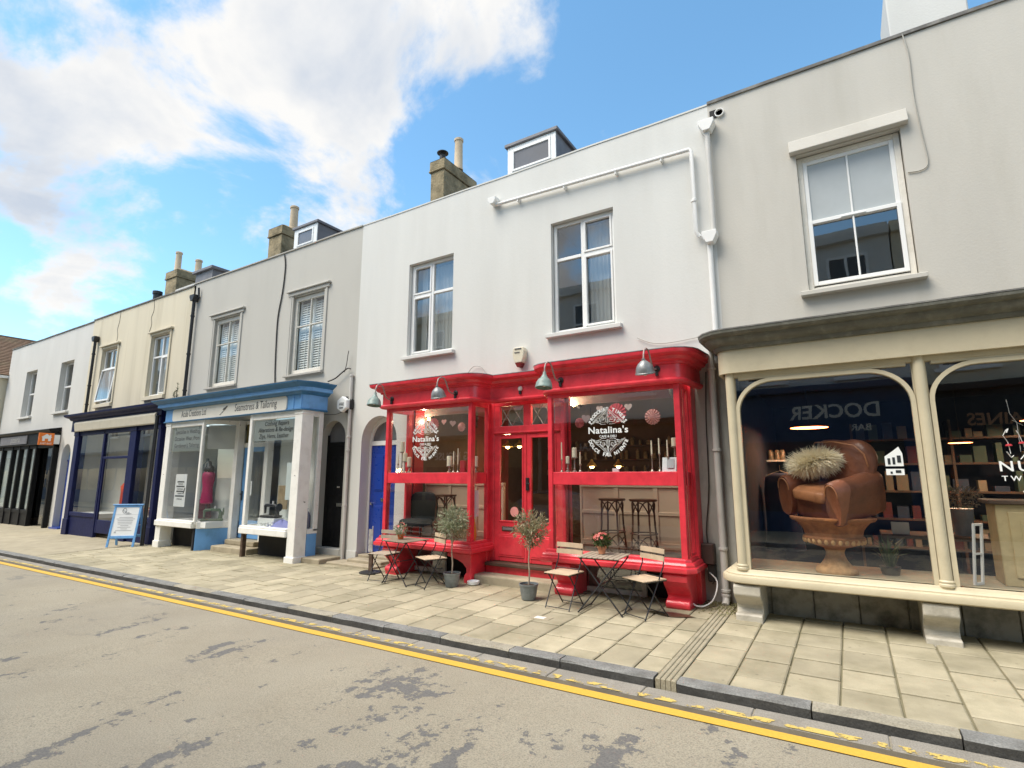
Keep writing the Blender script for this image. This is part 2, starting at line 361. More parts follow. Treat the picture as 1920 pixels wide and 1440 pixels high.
M['white_vinyl'] = pm('white_vinyl', (0.82,0.84,0.83), 0.5, 0.02, 5, 0)
M['paper'] = pm('white_paper', (0.80,0.82,0.83), 0.7, 0.03, 6, 0)
M['ink'] = pm('dark_ink', (0.02,0.025,0.03), 0.6, 0.05, 5, 0)
M['ink_grey'] = pm('grey_ink', (0.10,0.105,0.11), 0.6, 0.05, 5, 0)
# ------------------------------------------------------------------ ground
def slab_mat(name, col, amp=0.16, moss=0.35):
    m, N, L = new_mat(name)
    out = N.new('ShaderNodeOutputMaterial'); p = N.new('ShaderNodeBsdfPrincipled'); L.new(p.outputs[0], out.inputs[0])
    p.inputs['Specular IOR Level'].default_value = 0.3
    g = N.new('ShaderNodeNewGeometry'); oi = N.new('ShaderNodeObjectInfo')
    def noise(s_, d, ro=0.6):
        n = N.new('ShaderNodeTexNoise'); n.inputs['Scale'].default_value = s_; n.inputs['Detail'].default_value = d; n.inputs['Roughness'].default_value = ro
        L.new(g.outputs['Position'], n.inputs['Vector']); return n.outputs[0]
    def mr(v, a, b, c, d):
        r = N.new('ShaderNodeMapRange'); L.new(v, r.inputs['Value'])
        for k, x in zip(('From Min','From Max','To Min','To Max'), (a,b,c,d)): r.inputs[k].default_value = x
        return r.outputs[0]
    def mix(f, a, b, mode='MIX'):
        n = N.new('ShaderNodeMix'); n.data_type = 'RGBA'; n.blend_type = mode
        if isinstance(f, float): n.inputs[0].default_value = f
        else: L.new(f, n.inputs[0])
        for i, s_ in ((6,a),(7,b)):
            if isinstance(s_, tuple): n.inputs[i].default_value = rgba(s_)
            else: L.new(s_, n.inputs[i])
        return n.outputs[2]
    def val(v):
        c = N.new('ShaderNodeCombineColor')
        for i in range(3): L.new(v, c.inputs[i])
        return c.outputs[0]
    c = mix(mr(noise(3.0, 6), 0.3, 0.7, 0, 1), tuple(x*0.86 for x in col), tuple(x*1.12 for x in col))
    c = mix(1.0, c, val(mr(oi.outputs['Random'], 0, 1, 1-amp, 1+amp)), 'MULTIPLY')
    c = mix(mr(noise(130, 3), 0.45, 0.8, 0, 0.35), c, tuple(x*0.55 for x in col))
    vo = N.new('ShaderNodeTexVoronoi'); vo.inputs['Scale'].default_value = 5.5; L.new(g.outputs['Position'], vo.inputs['Vector'])
    c = mix(mr(vo.outputs['Distance'], 0.05, 0.10, 0.45, 0), c, (0.10,0.09,0.07))            # flattened gum
    sp = N.new('ShaderNodeSeparateXYZ'); L.new(g.outputs['Position'], sp.inputs[0])
    near = mr(sp.outputs[1], 6.7, 7.7, 0, 0.42)          # damp grime and moss gathers along the foot of the shopfronts
    ad = N.new('ShaderNodeMath'); ad.operation = 'ADD'; L.new(near, ad.inputs[0]); L.new(mr(noise(1.7, 7, 0.65), 0.42, 0.72, -0.1, 0.55), ad.inputs[1])
    cl = N.new('ShaderNodeMath'); cl.operation = 'MULTIPLY'; cl.use_clamp = True; cl.inputs[1].default_value = moss; L.new(ad.outputs[0], cl.inputs[0])
    c = mix(cl.outputs[0], c, (0.115,0.105,0.05))
    L.new(c, p.inputs['Base Color']); p.inputs['Roughness'].default_value = 0.82
    b = N.new('ShaderNodeBump'); b.inputs['Strength'].default_value = 0.35; b.inputs['Distance'].default_value = 0.006
    L.new(noise(70, 6), b.inputs['Height']); L.new(b.outputs[0], p.inputs['Normal']); return m
def road_mat():
    m, N, L = new_mat('worn_asphalt')
    out = N.new('ShaderNodeOutputMaterial'); p = N.new('ShaderNodeBsdfPrincipled'); L.new(p.outputs[0], out.inputs[0])
    p.inputs['Specular IOR Level'].default_value = 0.25; p.inputs['Roughness'].default_value = 0.88
    g = N.new('ShaderNodeNewGeometry')
    def vec(rot, scl, off=(0,0,0)):
        a = N.new('ShaderNodeMapping'); a.inputs['Rotation'].default_value = (0,0,R(rot)); a.inputs['Scale'].default_value = scl; a.inputs['Location'].default_value = off
        L.new(g.outputs['Position'], a.inputs[0]); return a.outputs[0]
    def noise(v, s_, d, ro=0.6, dist=0.0):
        n = N.new('ShaderNodeTexNoise'); n.inputs['Scale'].default_value = s_; n.inputs['Detail'].default_value = d; n.inputs['Roughness'].default_value = ro
        n.inputs['Distortion'].default_value = dist; L.new(v, n.inputs['Vector']); return n.outputs[0]
    def mr(v, a, b, c=0, d=1):
        r = N.new('ShaderNodeMapRange'); L.new(v, r.inputs['Value'])
        for k, x in zip(('From Min','From Max','To Min','To Max'), (a,b,c,d)): r.inputs[k].default_value = x
        return r.outputs[0]
    def mth(op, a, b, cl=False):
        n = N.new('ShaderNodeMath'); n.operation = op; n.use_clamp = cl
        for i, s_ in ((0,a),(1,b)):
            if isinstance(s_, (int, float)): n.inputs[i].default_value = s_
            else: L.new(s_, n.inputs[i])
        return n.outputs[0]
    def mix(f, a, b):
        n = N.new('ShaderNodeMix'); n.data_type = 'RGBA'; L.new(f, n.inputs[0])
        for i, s_ in ((6,a),(7,b)):
            if isinstance(s_, tuple): n.inputs[i].default_value = rgba(s_)
            else: L.new(s_, n.inputs[i])
        return n.outputs[2]
    w = vec(0, (1,1,1))
    c = mix(mr(noise(w, 0.9, 6), 0.35, 0.65), (0.315,0.280,0.212), (0.362,0.327,0.252))
    c = mix(mr(noise(w, 85, 3), 0.44, 0.70, 0, 0.75), c, (0.15,0.135,0.11))
    c = mix(mr(noise(vec(30,(1,1,1)), 110, 2), 0.62, 0.74, 0, 0.8), c, (0.50,0.46,0.39))
    c = mix(mr(noise(w, 0.35, 5, 0.6), 0.45, 0.62, 0, 0.22), c, (0.22,0.205,0.18))
    # where the binder has worn through: ragged dark patches, drawn out across the road and along the wheel tracks
    st = vec(-6, (1.35, 0.42, 1))
    ragged = noise(w, 7.0, 9, 0.74)
    wear = mth('ADD', mth('MULTIPLY', noise(st, 1.3, 3, 0.5, 0.6), 0.62), mth('MULTIPLY', ragged, 0.50))
    sp = N.new('ShaderNodeSeparateXYZ'); L.new(g.outputs['Position'], sp.inputs[0])
    track = mth('ADD', mr(sp.outputs[1], 4.55, 3.9, -0.03, 0.04), mr(sp.outputs[0], -6.0, -1.0, -0.02, 0.075))
    wear = mth('ADD', wear, track)
    wm = mr(wear, 0.676, 0.686)
    st2 = vec(0, (0.55, 2.3, 1), (3,0,0))                  # long streaks further up the street
    wear2 = mth('ADD', mth('MULTIPLY', noise(st2, 1.1, 3, 0.5, 0.4), 0.70), mth('MULTIPLY', ragged, 0.34))
    wear2 = mth('ADD', wear2, mr(sp.outputs[0], -5.0, -9.0, -0.10, 0.015))
    wm2 = mr(wear2, 0.62, 0.68, 0, 0.6)
    dark = mix(mr(noise(w, 60, 3), 0.35, 0.7), (0.125,0.122,0.118), (0.19,0.182,0.17))
    c = mix(mth('MAXIMUM', wm, wm2), c, dark)
    L.new(c, p.inputs['Base Color'])
    b = N.new('ShaderNodeBump'); b.inputs['Strength'].default_value = 0.55; b.inputs['Distance'].default_value = 0.008
    h = mth('SUBTRACT', noise(w, 120, 4), mth('MULTIPLY', wm, 0.5))
    L.new(h, b.inputs['Height']); L.new(b.outputs[0], p.inputs['Normal']); return m
M['road'] = road_mat()
M['slab'] = slab_mat('sandy_concrete_slab', (0.40,0.355,0.25), 0.16, 0.72)
M['pave_base'] = slab_mat('pavement_bedding', (0.21,0.19,0.12), 0.0, 0.45)
M['pave_far'] = slab_mat('far_paving', (0.37,0.325,0.235), 0.0, 0.35)
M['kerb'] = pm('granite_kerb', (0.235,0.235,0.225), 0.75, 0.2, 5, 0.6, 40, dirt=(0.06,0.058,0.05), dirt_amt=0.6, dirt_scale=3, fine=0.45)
M['kerb_face'] = pm('shaded_dirty_kerb_face', (0.075,0.074,0.07), 0.7, 0.3, 6, 0.6, 40, dirt=(0.03,0.03,0.028), dirt_amt=0.7, dirt_scale=5, fine=0.4)  # kerb front: its shade and wet dirt are both painted into this darker colour
M['kerb_buff'] = pm('buff_kerb', (0.36,0.33,0.26), 0.8, 0.15, 5, 0.6, 40, dirt=(0.1,0.09,0.07), dirt_amt=0.5, dirt_scale=4, fine=0.4)
M['drain_stone'] = pm('pale_drain_stone', (0.37,0.33,0.235), 0.8, 0.12, 4, 0.5, 40, dirt=(0.16,0.14,0.08), dirt_amt=0.5, dirt_scale=3, fine=0.3)
M['channel'] = pm('channel_concrete', (0.31,0.285,0.245), 0.85, 0.1, 3, 0.4, 60, dirt=(0.17,0.15,0.12), dirt_amt=0.4, dirt_scale=2.5, fine=0.4)
def paint_line(name, col, worn):
    m, N, L = new_mat(name)
    out = N.new('ShaderNodeOutputMaterial'); p = N.new('ShaderNodeBsdfPrincipled'); p.inputs['Roughness'].default_value = 0.7
    g = N.new('ShaderNodeNewGeometry'); n = N.new('ShaderNodeTexNoise'); n.inputs['Scale'].default_value = 7; n.inputs['Detail'].default_value = 9; n.inputs['Roughness'].default_value = 0.7
    L.new(g.outputs['Position'], n.inputs['Vector'])
    n2 = N.new('ShaderNodeTexNoise'); n2.inputs['Scale'].default_value = 60; L.new(g.outputs['Position'], n2.inputs['Vector'])
    mx = N.new('ShaderNodeMix'); mx.data_type = 'RGBA'; L.new(n2.outputs[0], mx.inputs[0]); mx.inputs[6].default_value = rgba([c*0.75 for c in col]); mx.inputs[7].default_value = rgba([min(1,c*1.15) for c in col])
    L.new(mx.outputs[2], p.inputs['Base Color'])
    r = N.new('ShaderNodeMapRange'); r.inputs['From Min'].default_value = worn-0.02; r.inputs['From Max'].default_value = worn+0.02; L.new(n.outputs[0], r.inputs['Value'])
    t = N.new('ShaderNodeBsdfTransparent'); ms = N.new('ShaderNodeMixShader'); L.new(r.outputs[0], ms.inputs[0]); L.new(p.outputs[0], ms.inputs[1]); L.new(t.outputs[0], ms.inputs[2])
    L.new(ms.outputs[0], out.inputs[0]); return m
M['yellow'] = paint_line('yellow_line_paint', (0.66,0.40,0.055), 0.68)
M['yellow_worn'] = paint_line('worn_yellow_line_paint', (0.62,0.46,0.13), 0.49)
M['gutter_dirt'] = pm('dirty_asphalt_strip', (0.135,0.115,0.08), 0.9, 0.2, 4, 0.5, 80, fine=0.3)

def ground_sheet(name, pts, nx, mat, zf):
    x0, x1, y0, y1 = pts; b = MB(); ys = (y0, y1)
    for i in range(nx+1):
        x = x0+(x1-x0)*i/nx
        for y in ys: b.v.append((x, y, zf(x, y)))
    for i in range(nx): b.f.append((2*i, 2*i+2, 2*i+3, 2*i+1)); b.m.append(0)
    return b.build(name, mat)
far = MB(); far.quad((-900,-900,-1.2),(900,-900,-1.2),(900,900,-1.2),(-900,900,-1.2))
tag(far.build('ground', M['pave_far']), kind='structure')
tag(ground_sheet('road', (-140, 40, -1.35, KERB+0.02), 60, M['road'], lambda x, y: RZ(x)), kind='structure')
tag(ground_sheet('far_pavement', (-140, 40, -6.0, -1.35), 60, M['pave_far'], lambda x, y: RZ(x)+0.10), kind='structure')
b = MB()
for i in range(60):
    xa, xb = -140+3*i, -137+3*i
    b.add([(xa,-1.35,RZ(xa)-0.05),(xb,-1.35,RZ(xb)-0.05),(xb,-1.35,RZ(xb)+0.104),(xa,-1.35,RZ(xa)+0.104),(xa,-1.5,RZ(xa)+0.104),(xb,-1.5,RZ(xb)+0.104)], [(0,3,2,1),(3,4,5,2)])
tag(b.build('opposite_kerb', M['kerb']), kind='structure')
# double yellow lines and the dirty strip between them
def stripe(name, y0, y1, dz, mat, xa=-60, xb=14, n=74, wob=0.0):
    b = MB(); rnd = random.Random(3)
    for i in range(n+1):
        x = xa+(xb-xa)*i/n
        b.v += [(x, y0+rnd.uniform(-wob, wob), RZ(x)+dz), (x, y1+rnd.uniform(-wob, wob), RZ(x)+dz)]
    for i in range(n): b.f.append((2*i, 2*i+2, 2*i+3, 2*i+1)); b.m.append(0)
    return tag(b.build(name, mat), kind='structure')
stripe('yellow_line', 4.615, 4.74, 0.008, M['yellow'], wob=0.006)
stripe('gutter_strip', 4.735, 4.86, 0.004, M['gutter_dirt'], wob=0.008)
# concrete channel blocks along the kerb: each block a piece
chan = tag(bpy.data.objects.new('gutter_channel', None), kind='structure'); COL.objects.link(chan)
def block(name, x0, x1, y0, y1, top, h, mat, parent, bev=0.01, tilt=0.0):
    """a paving piece that follows the slope of the street; top: function of x, y"""
    z = [top(x0,y0)+tilt, top(x1,y0), top(x1,y1), top(x0,y1)+tilt]
    b = MB(); e = bev
    vs = [(x0,y0,z[0]-h),(x1,y0,z[1]-h),(x1,y1,z[2]-h),(x0,y1,z[3]-h), (x0,y0,z[0]-e),(x1,y0,z[1]-e),(x1,y1,z[2]-e),(x0,y1,z[3]-e),
          (x0+e,y0+e,z[0]),(x1-e,y0+e,z[1]),(x1-e,y1-e,z[2]),(x0+e,y1-e,z[3])]
    b.add(vs, [(0,1,5,4),(1,2,6,5),(2,3,7,6),(3,0,4,7),(4,5,9,8),(5,6,10,9),(6,7,11,10),(7,4,8,11),(8,9,10,11)])
    return b.build(name, mat, parent, recalc=False)
rnd = random.Random(11)
x = 4.6
while x > -26:
    l = 0.905
    block('channel_block', x-l+0.006, x-0.006, 4.84, KERB-0.004, lambda a, c: RZ(a)+0.010, 0.1, M['channel'], chan, 0.006, rnd.uniform(-.002,.002)); x -= l
if x > -80: block('channel_run', -80, x-0.006, 4.84, KERB-0.004, lambda a, c: RZ(a)+0.010, 0.1, M['channel'], chan, 0.006)
stripe('yellow_line', 4.84, 4.925, 0.0145, M['yellow_worn'], wob=0.004)
kerb = tag(bpy.data.objects.new('kerb', None), kind='structure'); COL.objects.link(kerb)
x = 4.5; kerb_breaks = []
ksp = [1.06, 0.92, 1.16, 1.02, 0.84, 1.22, 0.97, 1.1]
k = 0
def kerb_stone(x0, x1, mat):
    b = MB(); n = max(3, int((x1-x0)/0.16)); rr = random.Random(int(x0*100)); pr = []
    for i in range(n+1):
        xx = x0+(x1-x0)*i/n; z = GZ(xx, KERB); j = lambda a: rr.uniform(-a, a)
        pr.append([(xx, KERB+j(.005), z-0.25), (xx, KERB-0.002+j(.006), z-0.016+j(.004)), (xx, KERB+0.012+j(.004), z+0.001+j(.003)), (xx, KERB+0.155, z+0.002), (xx, KERB+0.155, z-0.25)])
    for r_ in pr: b.v += r_
    for i in range(n):
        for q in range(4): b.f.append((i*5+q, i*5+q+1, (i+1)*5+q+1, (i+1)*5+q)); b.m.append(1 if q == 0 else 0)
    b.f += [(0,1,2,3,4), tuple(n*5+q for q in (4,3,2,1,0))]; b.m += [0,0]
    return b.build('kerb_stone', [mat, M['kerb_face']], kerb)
segs = [(4.5, 3.4), (3.4, 2.45), (2.45, 1.45), (1.45, 0.5), (0.5, -0.42), (-0.42, -1.47), (-1.67, -2.62), (-2.62, -3.22), (-3.22, -4.15), (-4.15, -5.05), (-5.05, -6.0), (-6.0, -6.95)]
x = -6.95
while x > -27: l = ksp[k % 8]; segs.append((x, x-l)); x -= l; k += 1
for i, (a, c) in enumerate(segs):
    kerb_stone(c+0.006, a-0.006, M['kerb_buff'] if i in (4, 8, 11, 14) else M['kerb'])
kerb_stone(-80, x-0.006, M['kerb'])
# the pavement: a bed with every slab laid on it as its own piece
pave = tag(ground_sheet('pavement', (-80, 12, KERB+0.15, 8.7), 90, M['pave_base'], lambda x, y: GZ(x, y)-0.022), kind='structure')
rnd = random.Random(5); nslab = 0; slab_var = {}
DRX0, DRX1 = -1.655, -1.47
def unit_slab(seed):
    if seed not in slab_var:
        r = random.Random(seed); b = MB(); e = 0.014
        dz = [r.uniform(-0.0022, 0.0022) for _ in range(4)]; c = [r.uniform(0, 0.02) for _ in range(8)]
        xs = [0+c[0]*.6, 1-c[1]*.6, 1-c[2]*.6, 0+c[3]*.6]; ys = [0+c[4]*.5, 0+c[5]*.5, 1-c[6]*.5, 1-c[7]*.5]
        vs = [(xs[i], ys[i], -0.06) for i in range(4)] + [(xs[i], ys[i], -0.008+dz[i]) for i in range(4)]
        ex = [e*2.2, -e*2.2, -e*2.2, e*2.2]; ey = [e*1.7, e*1.7, -e*1.7, -e*1.7]
        vs += [(xs[i]+ex[i], ys[i]+ey[i], dz[i]) for i in range(4)]
        b.add(vs, [(0,1,5,4),(1,2,6,5),(2,3,7,6),(3,0,4,7),(4,5,9,8),(5,6,10,9),(6,7,11,10),(7,4,8,11),(8,9,10,11)])
        slab_var[seed] = b.mesh('paving_slab', M['slab'], recalc=False)
    return slab_var[seed]
def lay(x0, x1, y0, y1, seed):
    global nslab
    o = bpy.data.objects.new('paving_slab', unit_slab(seed)); COL.objects.link(o); o.parent = pave
    g = 0.006; sx, sy = x1-x0-2*g, y1-y0-2*g-.005
    o.matrix_basis = Matrix(((sx,0,0,x0+g),(0,sy,0,y0+g),(0.0075*sx,0.016*sy,1,GZ(x0+g,y0+g)+rnd.uniform(-.0015,.0015)),(0,0,0,1))); nslab += 1
cols = []; x = 2.68
while x > DRX1+0.05: cols.append((max(x-0.415, DRX1), x)); x -= 0.415
x = DRX0
cols.append((-1.915, DRX0)); x = -1.915
while x > -16.6: cols.append((x-0.415, x)); x -= 0.415
for i, (a, c) in enumerate(cols):
    y = KERB+0.158; first = (0.28, 0.52, 0.40, 0.61)[i % 4] + rnd.uniform(-.03, .03); end = 8.28
    cuts = [y, y+first]
    while cuts[-1] < end-0.35: cuts.append(cuts[-1] + rnd.choice((0.46, 0.46, 0.52, 0.6)))
    cuts[-1] = end
    for j in range(len(cuts)-1): lay(a, c, cuts[j], cuts[j+1], rnd.randrange(9))
tag(ground_sheet('far_paving', (-80, x-0.01, KERB+0.158, 8.6), 40, M['pave_far'], lambda x, y: GZ(x, y)), kind='structure')
# grooved rainwater channel that crosses the pavement from the grey downpipe
d = thing('surface_drain', 'grooved stone rainwater channel crossing the pavement from the grey downpipe to the kerb', 'drain', ((DRX0+DRX1)/2, 5.1, 0))
for k, (a, c) in enumerate(((0.0, 0.043), (0.048, 0.089), (0.094, 0.136), (0.141, 0.185))):
    block('rib', DRX0+a, DRX0+c, KERB+0.0, 8.1, lambda p, q: GZ(p, q)+0.004, 0.16, M['drain_stone'], d, 0.006)
block('channel_bed', DRX0+0.002, DRX1-0.002, KERB+0.02, 8.1, lambda p, q: GZ(p, q)-0.008, 0.14, M['gutter_dirt'], d, 0.003)
# little inspection cover set among the slabs
d = thing('inspection_cover', 'small pale square inspection cover set into the pavement before the right café table', 'cover', (-3.53, 6.35, GZ(-3.53,6.35)))
block('surround', -3.66, -3.38, 6.26, 6.42, lambda p, q: GZ(p, q)+0.004, 0.05, M['stone_step'], d, 0.004)
block('lid', -3.60, -3.46, 6.29, 6.38, lambda p, q: GZ(p, q)+0.007, 0.04, M['old_white'], d, 0.003)
# weeds, grit and moss at the foot of the downpipe
rnd = random.Random(21); b = MB()
for i in range(420):
    px = rnd.gauss(-1.58, 0.22); py = 8.25-abs(rnd.gauss(0, 0.33)); z = GZ(px, py); s_ = rnd.uniform(0.006, 0.022)
    a = rnd.uniform(0, 6.28); b.add([(px+s_*math.cos(a+t), py+s_*math.sin(a+t), z+0.004) for t in (0, 2.1, 4.2)]+[(px, py, z+s_*0.9)], [(0,1,3),(1,2,3),(2,0,3)])
M['moss'] = pm('moss_and_grit', (0.16,0.15,0.07), 0.95, 0.4, 30, 0.3, 90)
tag(b.build('moss', M['moss']), 'moss and grit gathered on the pavement under the grey downpipe', 'moss', kind='stuff')
# more paints used by the buildings
M['frost_top'] = M['frost']
M['white_bracket'] = pm('grubby_white_bracket', (0.50,0.465,0.39), .6, .08, 4, .4, 26, dirt=(0.16,0.14,0.10), dirt_amt=.6, dirt_scale=5)
M['stall'] = pm('grubby_stall_boards', (0.30,0.285,0.25), .75, .12, 4, .4, 26, dirt=(0.03,0.03,0.025), dirt_amt=.85, dirt_scale=3.2, dirt_lo=.40, dirt_hi=.66)
M['bed'] = pm('sandy_window_bed', (0.36,0.31,0.21), .8, .15, 6, .4, 40)
M['shop_navy'] = pm('ink_blue_wall', (0.012,0.016,0.03), .8, .2, 2, .1)
M['sign_cream'] = pm('cream_sign_board', (0.72,0.70,0.63), .5, .03, 4, .05)
M['tailor_wall'] = pm('pale_grey_wall', (0.70,0.70,0.68), .85, .04)
M['tailor_panel'] = pm('pale_mint_panel', (0.70,0.74,0.71), .8, .04)
M['awning'] = pm('cream_awning_canvas', (0.62,0.58,0.48), .8, .05, 6, .2, 60)
M['pale_shop'] = pm('cream_shop_wall', (0.62,0.60,0.53), .85, .04)
M['pale_letters'] = pm('pale_grey_letters', (0.35,0.35,0.34), .6, .05)
M['pier'] = pm('dirty_grey_pier', (0.46,0.45,0.41), .85, .08, 3, .5, 24, dirt=(0.15,0.14,0.11), dirt_amt=.55, dirt_scale=2.6, stretch=(1,1,.4))
M['print_grey'] = pm('grey_print', (0.45,0.46,0.48), .7, .05, 5, 0)
M['black_fabric'] = pm('black_upholstery', (0.012,0.012,0.012), .8, .2, 10, .2, 50)
M['jars'] = leaf_like = pm('mixed_jars', (0.22,0.17,0.11), .3, .5, 14, 0)
M['banner'] = cloth_mat('frosted_vinyl', (0.52,0.58,0.55), .5, .72)
M['banner_white'] = cloth_mat('white_vinyl_sheet', (0.62,0.63,0.60), .5, .70)
M['blind'] = pm('pale_mint_blind', (0.52,0.57,0.53), .7, .06, 4, 0)
# ------------------------------------------------------------------ buildings: shared builders
WY = 8.3
def wall_mb(x0, x1, z0, z1, openings, y0=WY, th=0.30, arches=()):
    b = MB()
    xs = sorted({x0, x1} | {v for o in openings for v in o[:2]}); zs = sorted({z0, z1} | {v for o in openings for v in o[2:4]})
    inside = lambda x, z: any(o[0] < x < o[1] and o[2] < z < o[3] for o in openings)
    nx, nz = len(xs)-1, len(zs)-1
    solid = [[not inside((xs[i]+xs[i+1])/2, (zs[k]+zs[k+1])/2) for k in range(nz)] for i in range(nx)]
    ya, yb = y0, y0+th
    for i in range(nx):
        for k in range(nz):
            xa, xb, za, zb = xs[i], xs[i+1], zs[k], zs[k+1]
            if not solid[i][k]: continue
            b.quad((xa,ya,za),(xb,ya,za),(xb,ya,zb),(xa,ya,zb)); b.quad((xa,yb,za),(xa,yb,zb),(xb,yb,zb),(xb,yb,za))
            if i == 0 or not solid[i-1][k]: b.quad((xa,ya,za),(xa,ya,zb),(xa,yb,zb),(xa,yb,za))
            if i == nx-1 or not solid[i+1][k]: b.quad((xb,ya,za),(xb,yb,za),(xb,yb,zb),(xb,ya,zb))
            if k == 0 or not solid[i][k-1]: b.quad((xa,ya,za),(xa,yb,za),(xb,yb,za),(xb,ya,za))
            if k == nz-1 or not solid[i][k+1]: b.quad((xa,ya,zb),(xb,ya,zb),(xb,yb,zb),(xa,yb,zb))
    for (xa, xb, zs_, zt) in arches:                 # round heads: fill the corners above the springing
        n = 14; cx = (xa+xb)/2; a = (xb-xa)/2; r = zt-zs_
        P = [(cx-a*math.cos(math.pi*i/n), zs_+r*math.sin(math.pi*i/n)) for i in range(n+1)]
        for i in range(n):
            (p, q), (s, t) = P[i], P[i+1]
            b.quad((p,ya,q),(s,ya,t),(s,ya,zt),(p,ya,zt)); b.quad((p,yb,q),(p,yb,zt),(s,yb,zt),(s,yb,t)); b.quad((p,ya,q),(p,yb,q),(s,yb,t),(s,ya,t))
    return b
def room(parent, x0, x1, y0, y1, z0, z1, wall, floor=None, name='room_lining', ceil=None):
    b = MB(); m = [wall, floor or wall, ceil or wall]
    b.quad((x0,y1,z0),(x1,y1,z0),(x1,y1,z1),(x0,y1,z1), 0); b.quad((x0,y0,z0),(x0,y1,z0),(x0,y1,z1),(x0,y0,z1), 0)
    b.quad((x1,y0,z0),(x1,y0,z1),(x1,y1,z1),(x1,y1,z0), 0); b.quad((x0,y0,z0),(x1,y0,z0),(x1,y1,z0),(x0,y1,z0), 1); b.quad((x0,y0,z1),(x0,y1,z1),(x1,y1,z1),(x1,y0,z1), 2)
    return b.build(name, m, parent, recalc=False)
def pane(parent, x0, x1, z0, z1, y, mat, name='pane'):
    b = MB(); b.quad((x0,y,z0),(x1,y,z0),(x1,y,z1),(x0,y,z1)); return b.build(name, mat, parent, recalc=False)
def curtain(parent, x0, x1, z0, z1, y, mat, amp=0.018, waves=16, gap=None, name='curtain'):
    b = MB(); n = waves*6; rr = random.Random(int(x0*37))
    ph = [rr.uniform(-.6, .6) for _ in range(n+1)]
    for i in range(n+1):
        x = x0+(x1-x0)*i/n; o = amp*math.sin(2*math.pi*waves*i/n+ph[i]*0.5)*(0.6+0.4*math.sin(i*0.7))
        b.v += [(x, y+o, z0), (x, y+o*1.2, (z0+z1)/2), (x, y+o*0.8, z1)]
    for i in range(n):
        for k in range(2): b.f.append((3*i+k, 3*i+3+k, 3*i+4+k, 3*i+1+k)); b.m.append(0)
    return b.build(name, mat, parent, smooth=180)
def casement(parent, xa, xb, za, zb, y, vx, hz, fmat, gmat, fw=0.06, bw=0.06, depth=0.07, sash=(), sw=0.038, gm=None, rm=None, lining=True, label=None):
    """a window: frame mesh with panes as its pieces. vx / hz: positions of mullions and transoms"""
    b = MB(); y1 = y+depth
    b.box(xa, xa+fw, y, y1, za, zb); b.box(xb-fw, xb, y, y1, za, zb)
    b.box(xa+fw, xb-fw, y+.0015, y1, za, za+fw); b.box(xa+fw, xb-fw, y+.0015, y1, zb-fw, zb)
    for v in vx: b.box(v-bw/2, v+bw/2, y+.003, y1, za+fw, zb-fw)
    X = [xa+fw] + [e for v in vx for e in (v-bw/2, v+bw/2)] + [xb-fw]
    Z = [za+fw] + [e for h in hz for e in (h-bw/2, h+bw/2)] + [zb-fw]
    for i in range(0, len(X), 2):
        for h in hz: b.box(X[i], X[i+1], y+.0045, y1, h-bw/2, h+bw/2)
    for (i, k) in sash:
        x0, x1, z0, z1 = X[2*i]+.001, X[2*i+1]-.001, Z[2*k]+.001, Z[2*k+1]-.001
        b.box(x0, x0+sw, y-.014, y1-.02, z0, z1); b.box(x1-sw, x1, y-.014, y1-.02, z0, z1); b.box(x0+sw, x1-sw, y-.013, y1-.02, z0, z0+sw); b.box(x0+sw, x1-sw, y-.013, y1-.02, z1-sw, z1)
    w = b.build('window', fmat, parent, bevel=0.006)
    for i in range(0, len(X), 2):
        for k in range(0, len(Z), 2):
            g = gmat
            if gm and (i//2, k//2) in gm: g = gm[(i//2, k//2)]
            pane(w, X[i]-.004, X[i+1]+.004, Z[k]-.004, Z[k+1]+.004, y+depth*0.55, g)
    if lining: room(w, xa-0.35, xb+0.35, y+0.22, y+2.3, za-0.5, zb+0.35, rm or M['room'], name='room_lining')
    if label: w['label'] = label
    return w
def sill(parent, x0, x1, z, mat, out=0.10, h=0.09, y=WY):
    b = MB(); b.prism([(x0,y+0.06,z-h),(x0,y-out,z-h),(x0,y-out,z-0.018),(x0,y+0.06,z)], (x1-x0,0,0)); return b.build('sill', mat, parent, bevel=0.006)
def roof_of(house, x0, x1, mat, z0=7.32, y0=WY+0.3, pitch=31, y1=14.0):
    zr = z0+(y1-y0)*math.tan(R(pitch))
    b = MB(); b.prism([(x0,y0,z0),(x0,y1,zr),(x0,2*y1-y0,z0),(x0,2*y1-y0,z0-0.2),(x0,y0,z0-0.2)], (x1-x0,0,0))
    return b.build('roof', mat, house)
def coping(house, x0, x1, mat, z=7.70, h=0.055, out=0.03):
    b = MB(); n = max(2, int((x1-x0)/0.9)); rr = random.Random(int(x0*10))
    xs = [x0+(x1-x0)*i/n for i in range(n+1)]; dz = [rr.uniform(-.008, .008) for _ in xs]
    for i in range(n):
        za, zb = z+dz[i], z+dz[i+1]
        b.prism([(xs[i],WY-out,za),(xs[i],WY+0.34,za),(xs[i],WY+0.34,za+h),(xs[i],WY-out,za+h*0.8)], (xs[i+1]-xs[i],0,zb-za))
    return b.build('coping', mat, house)
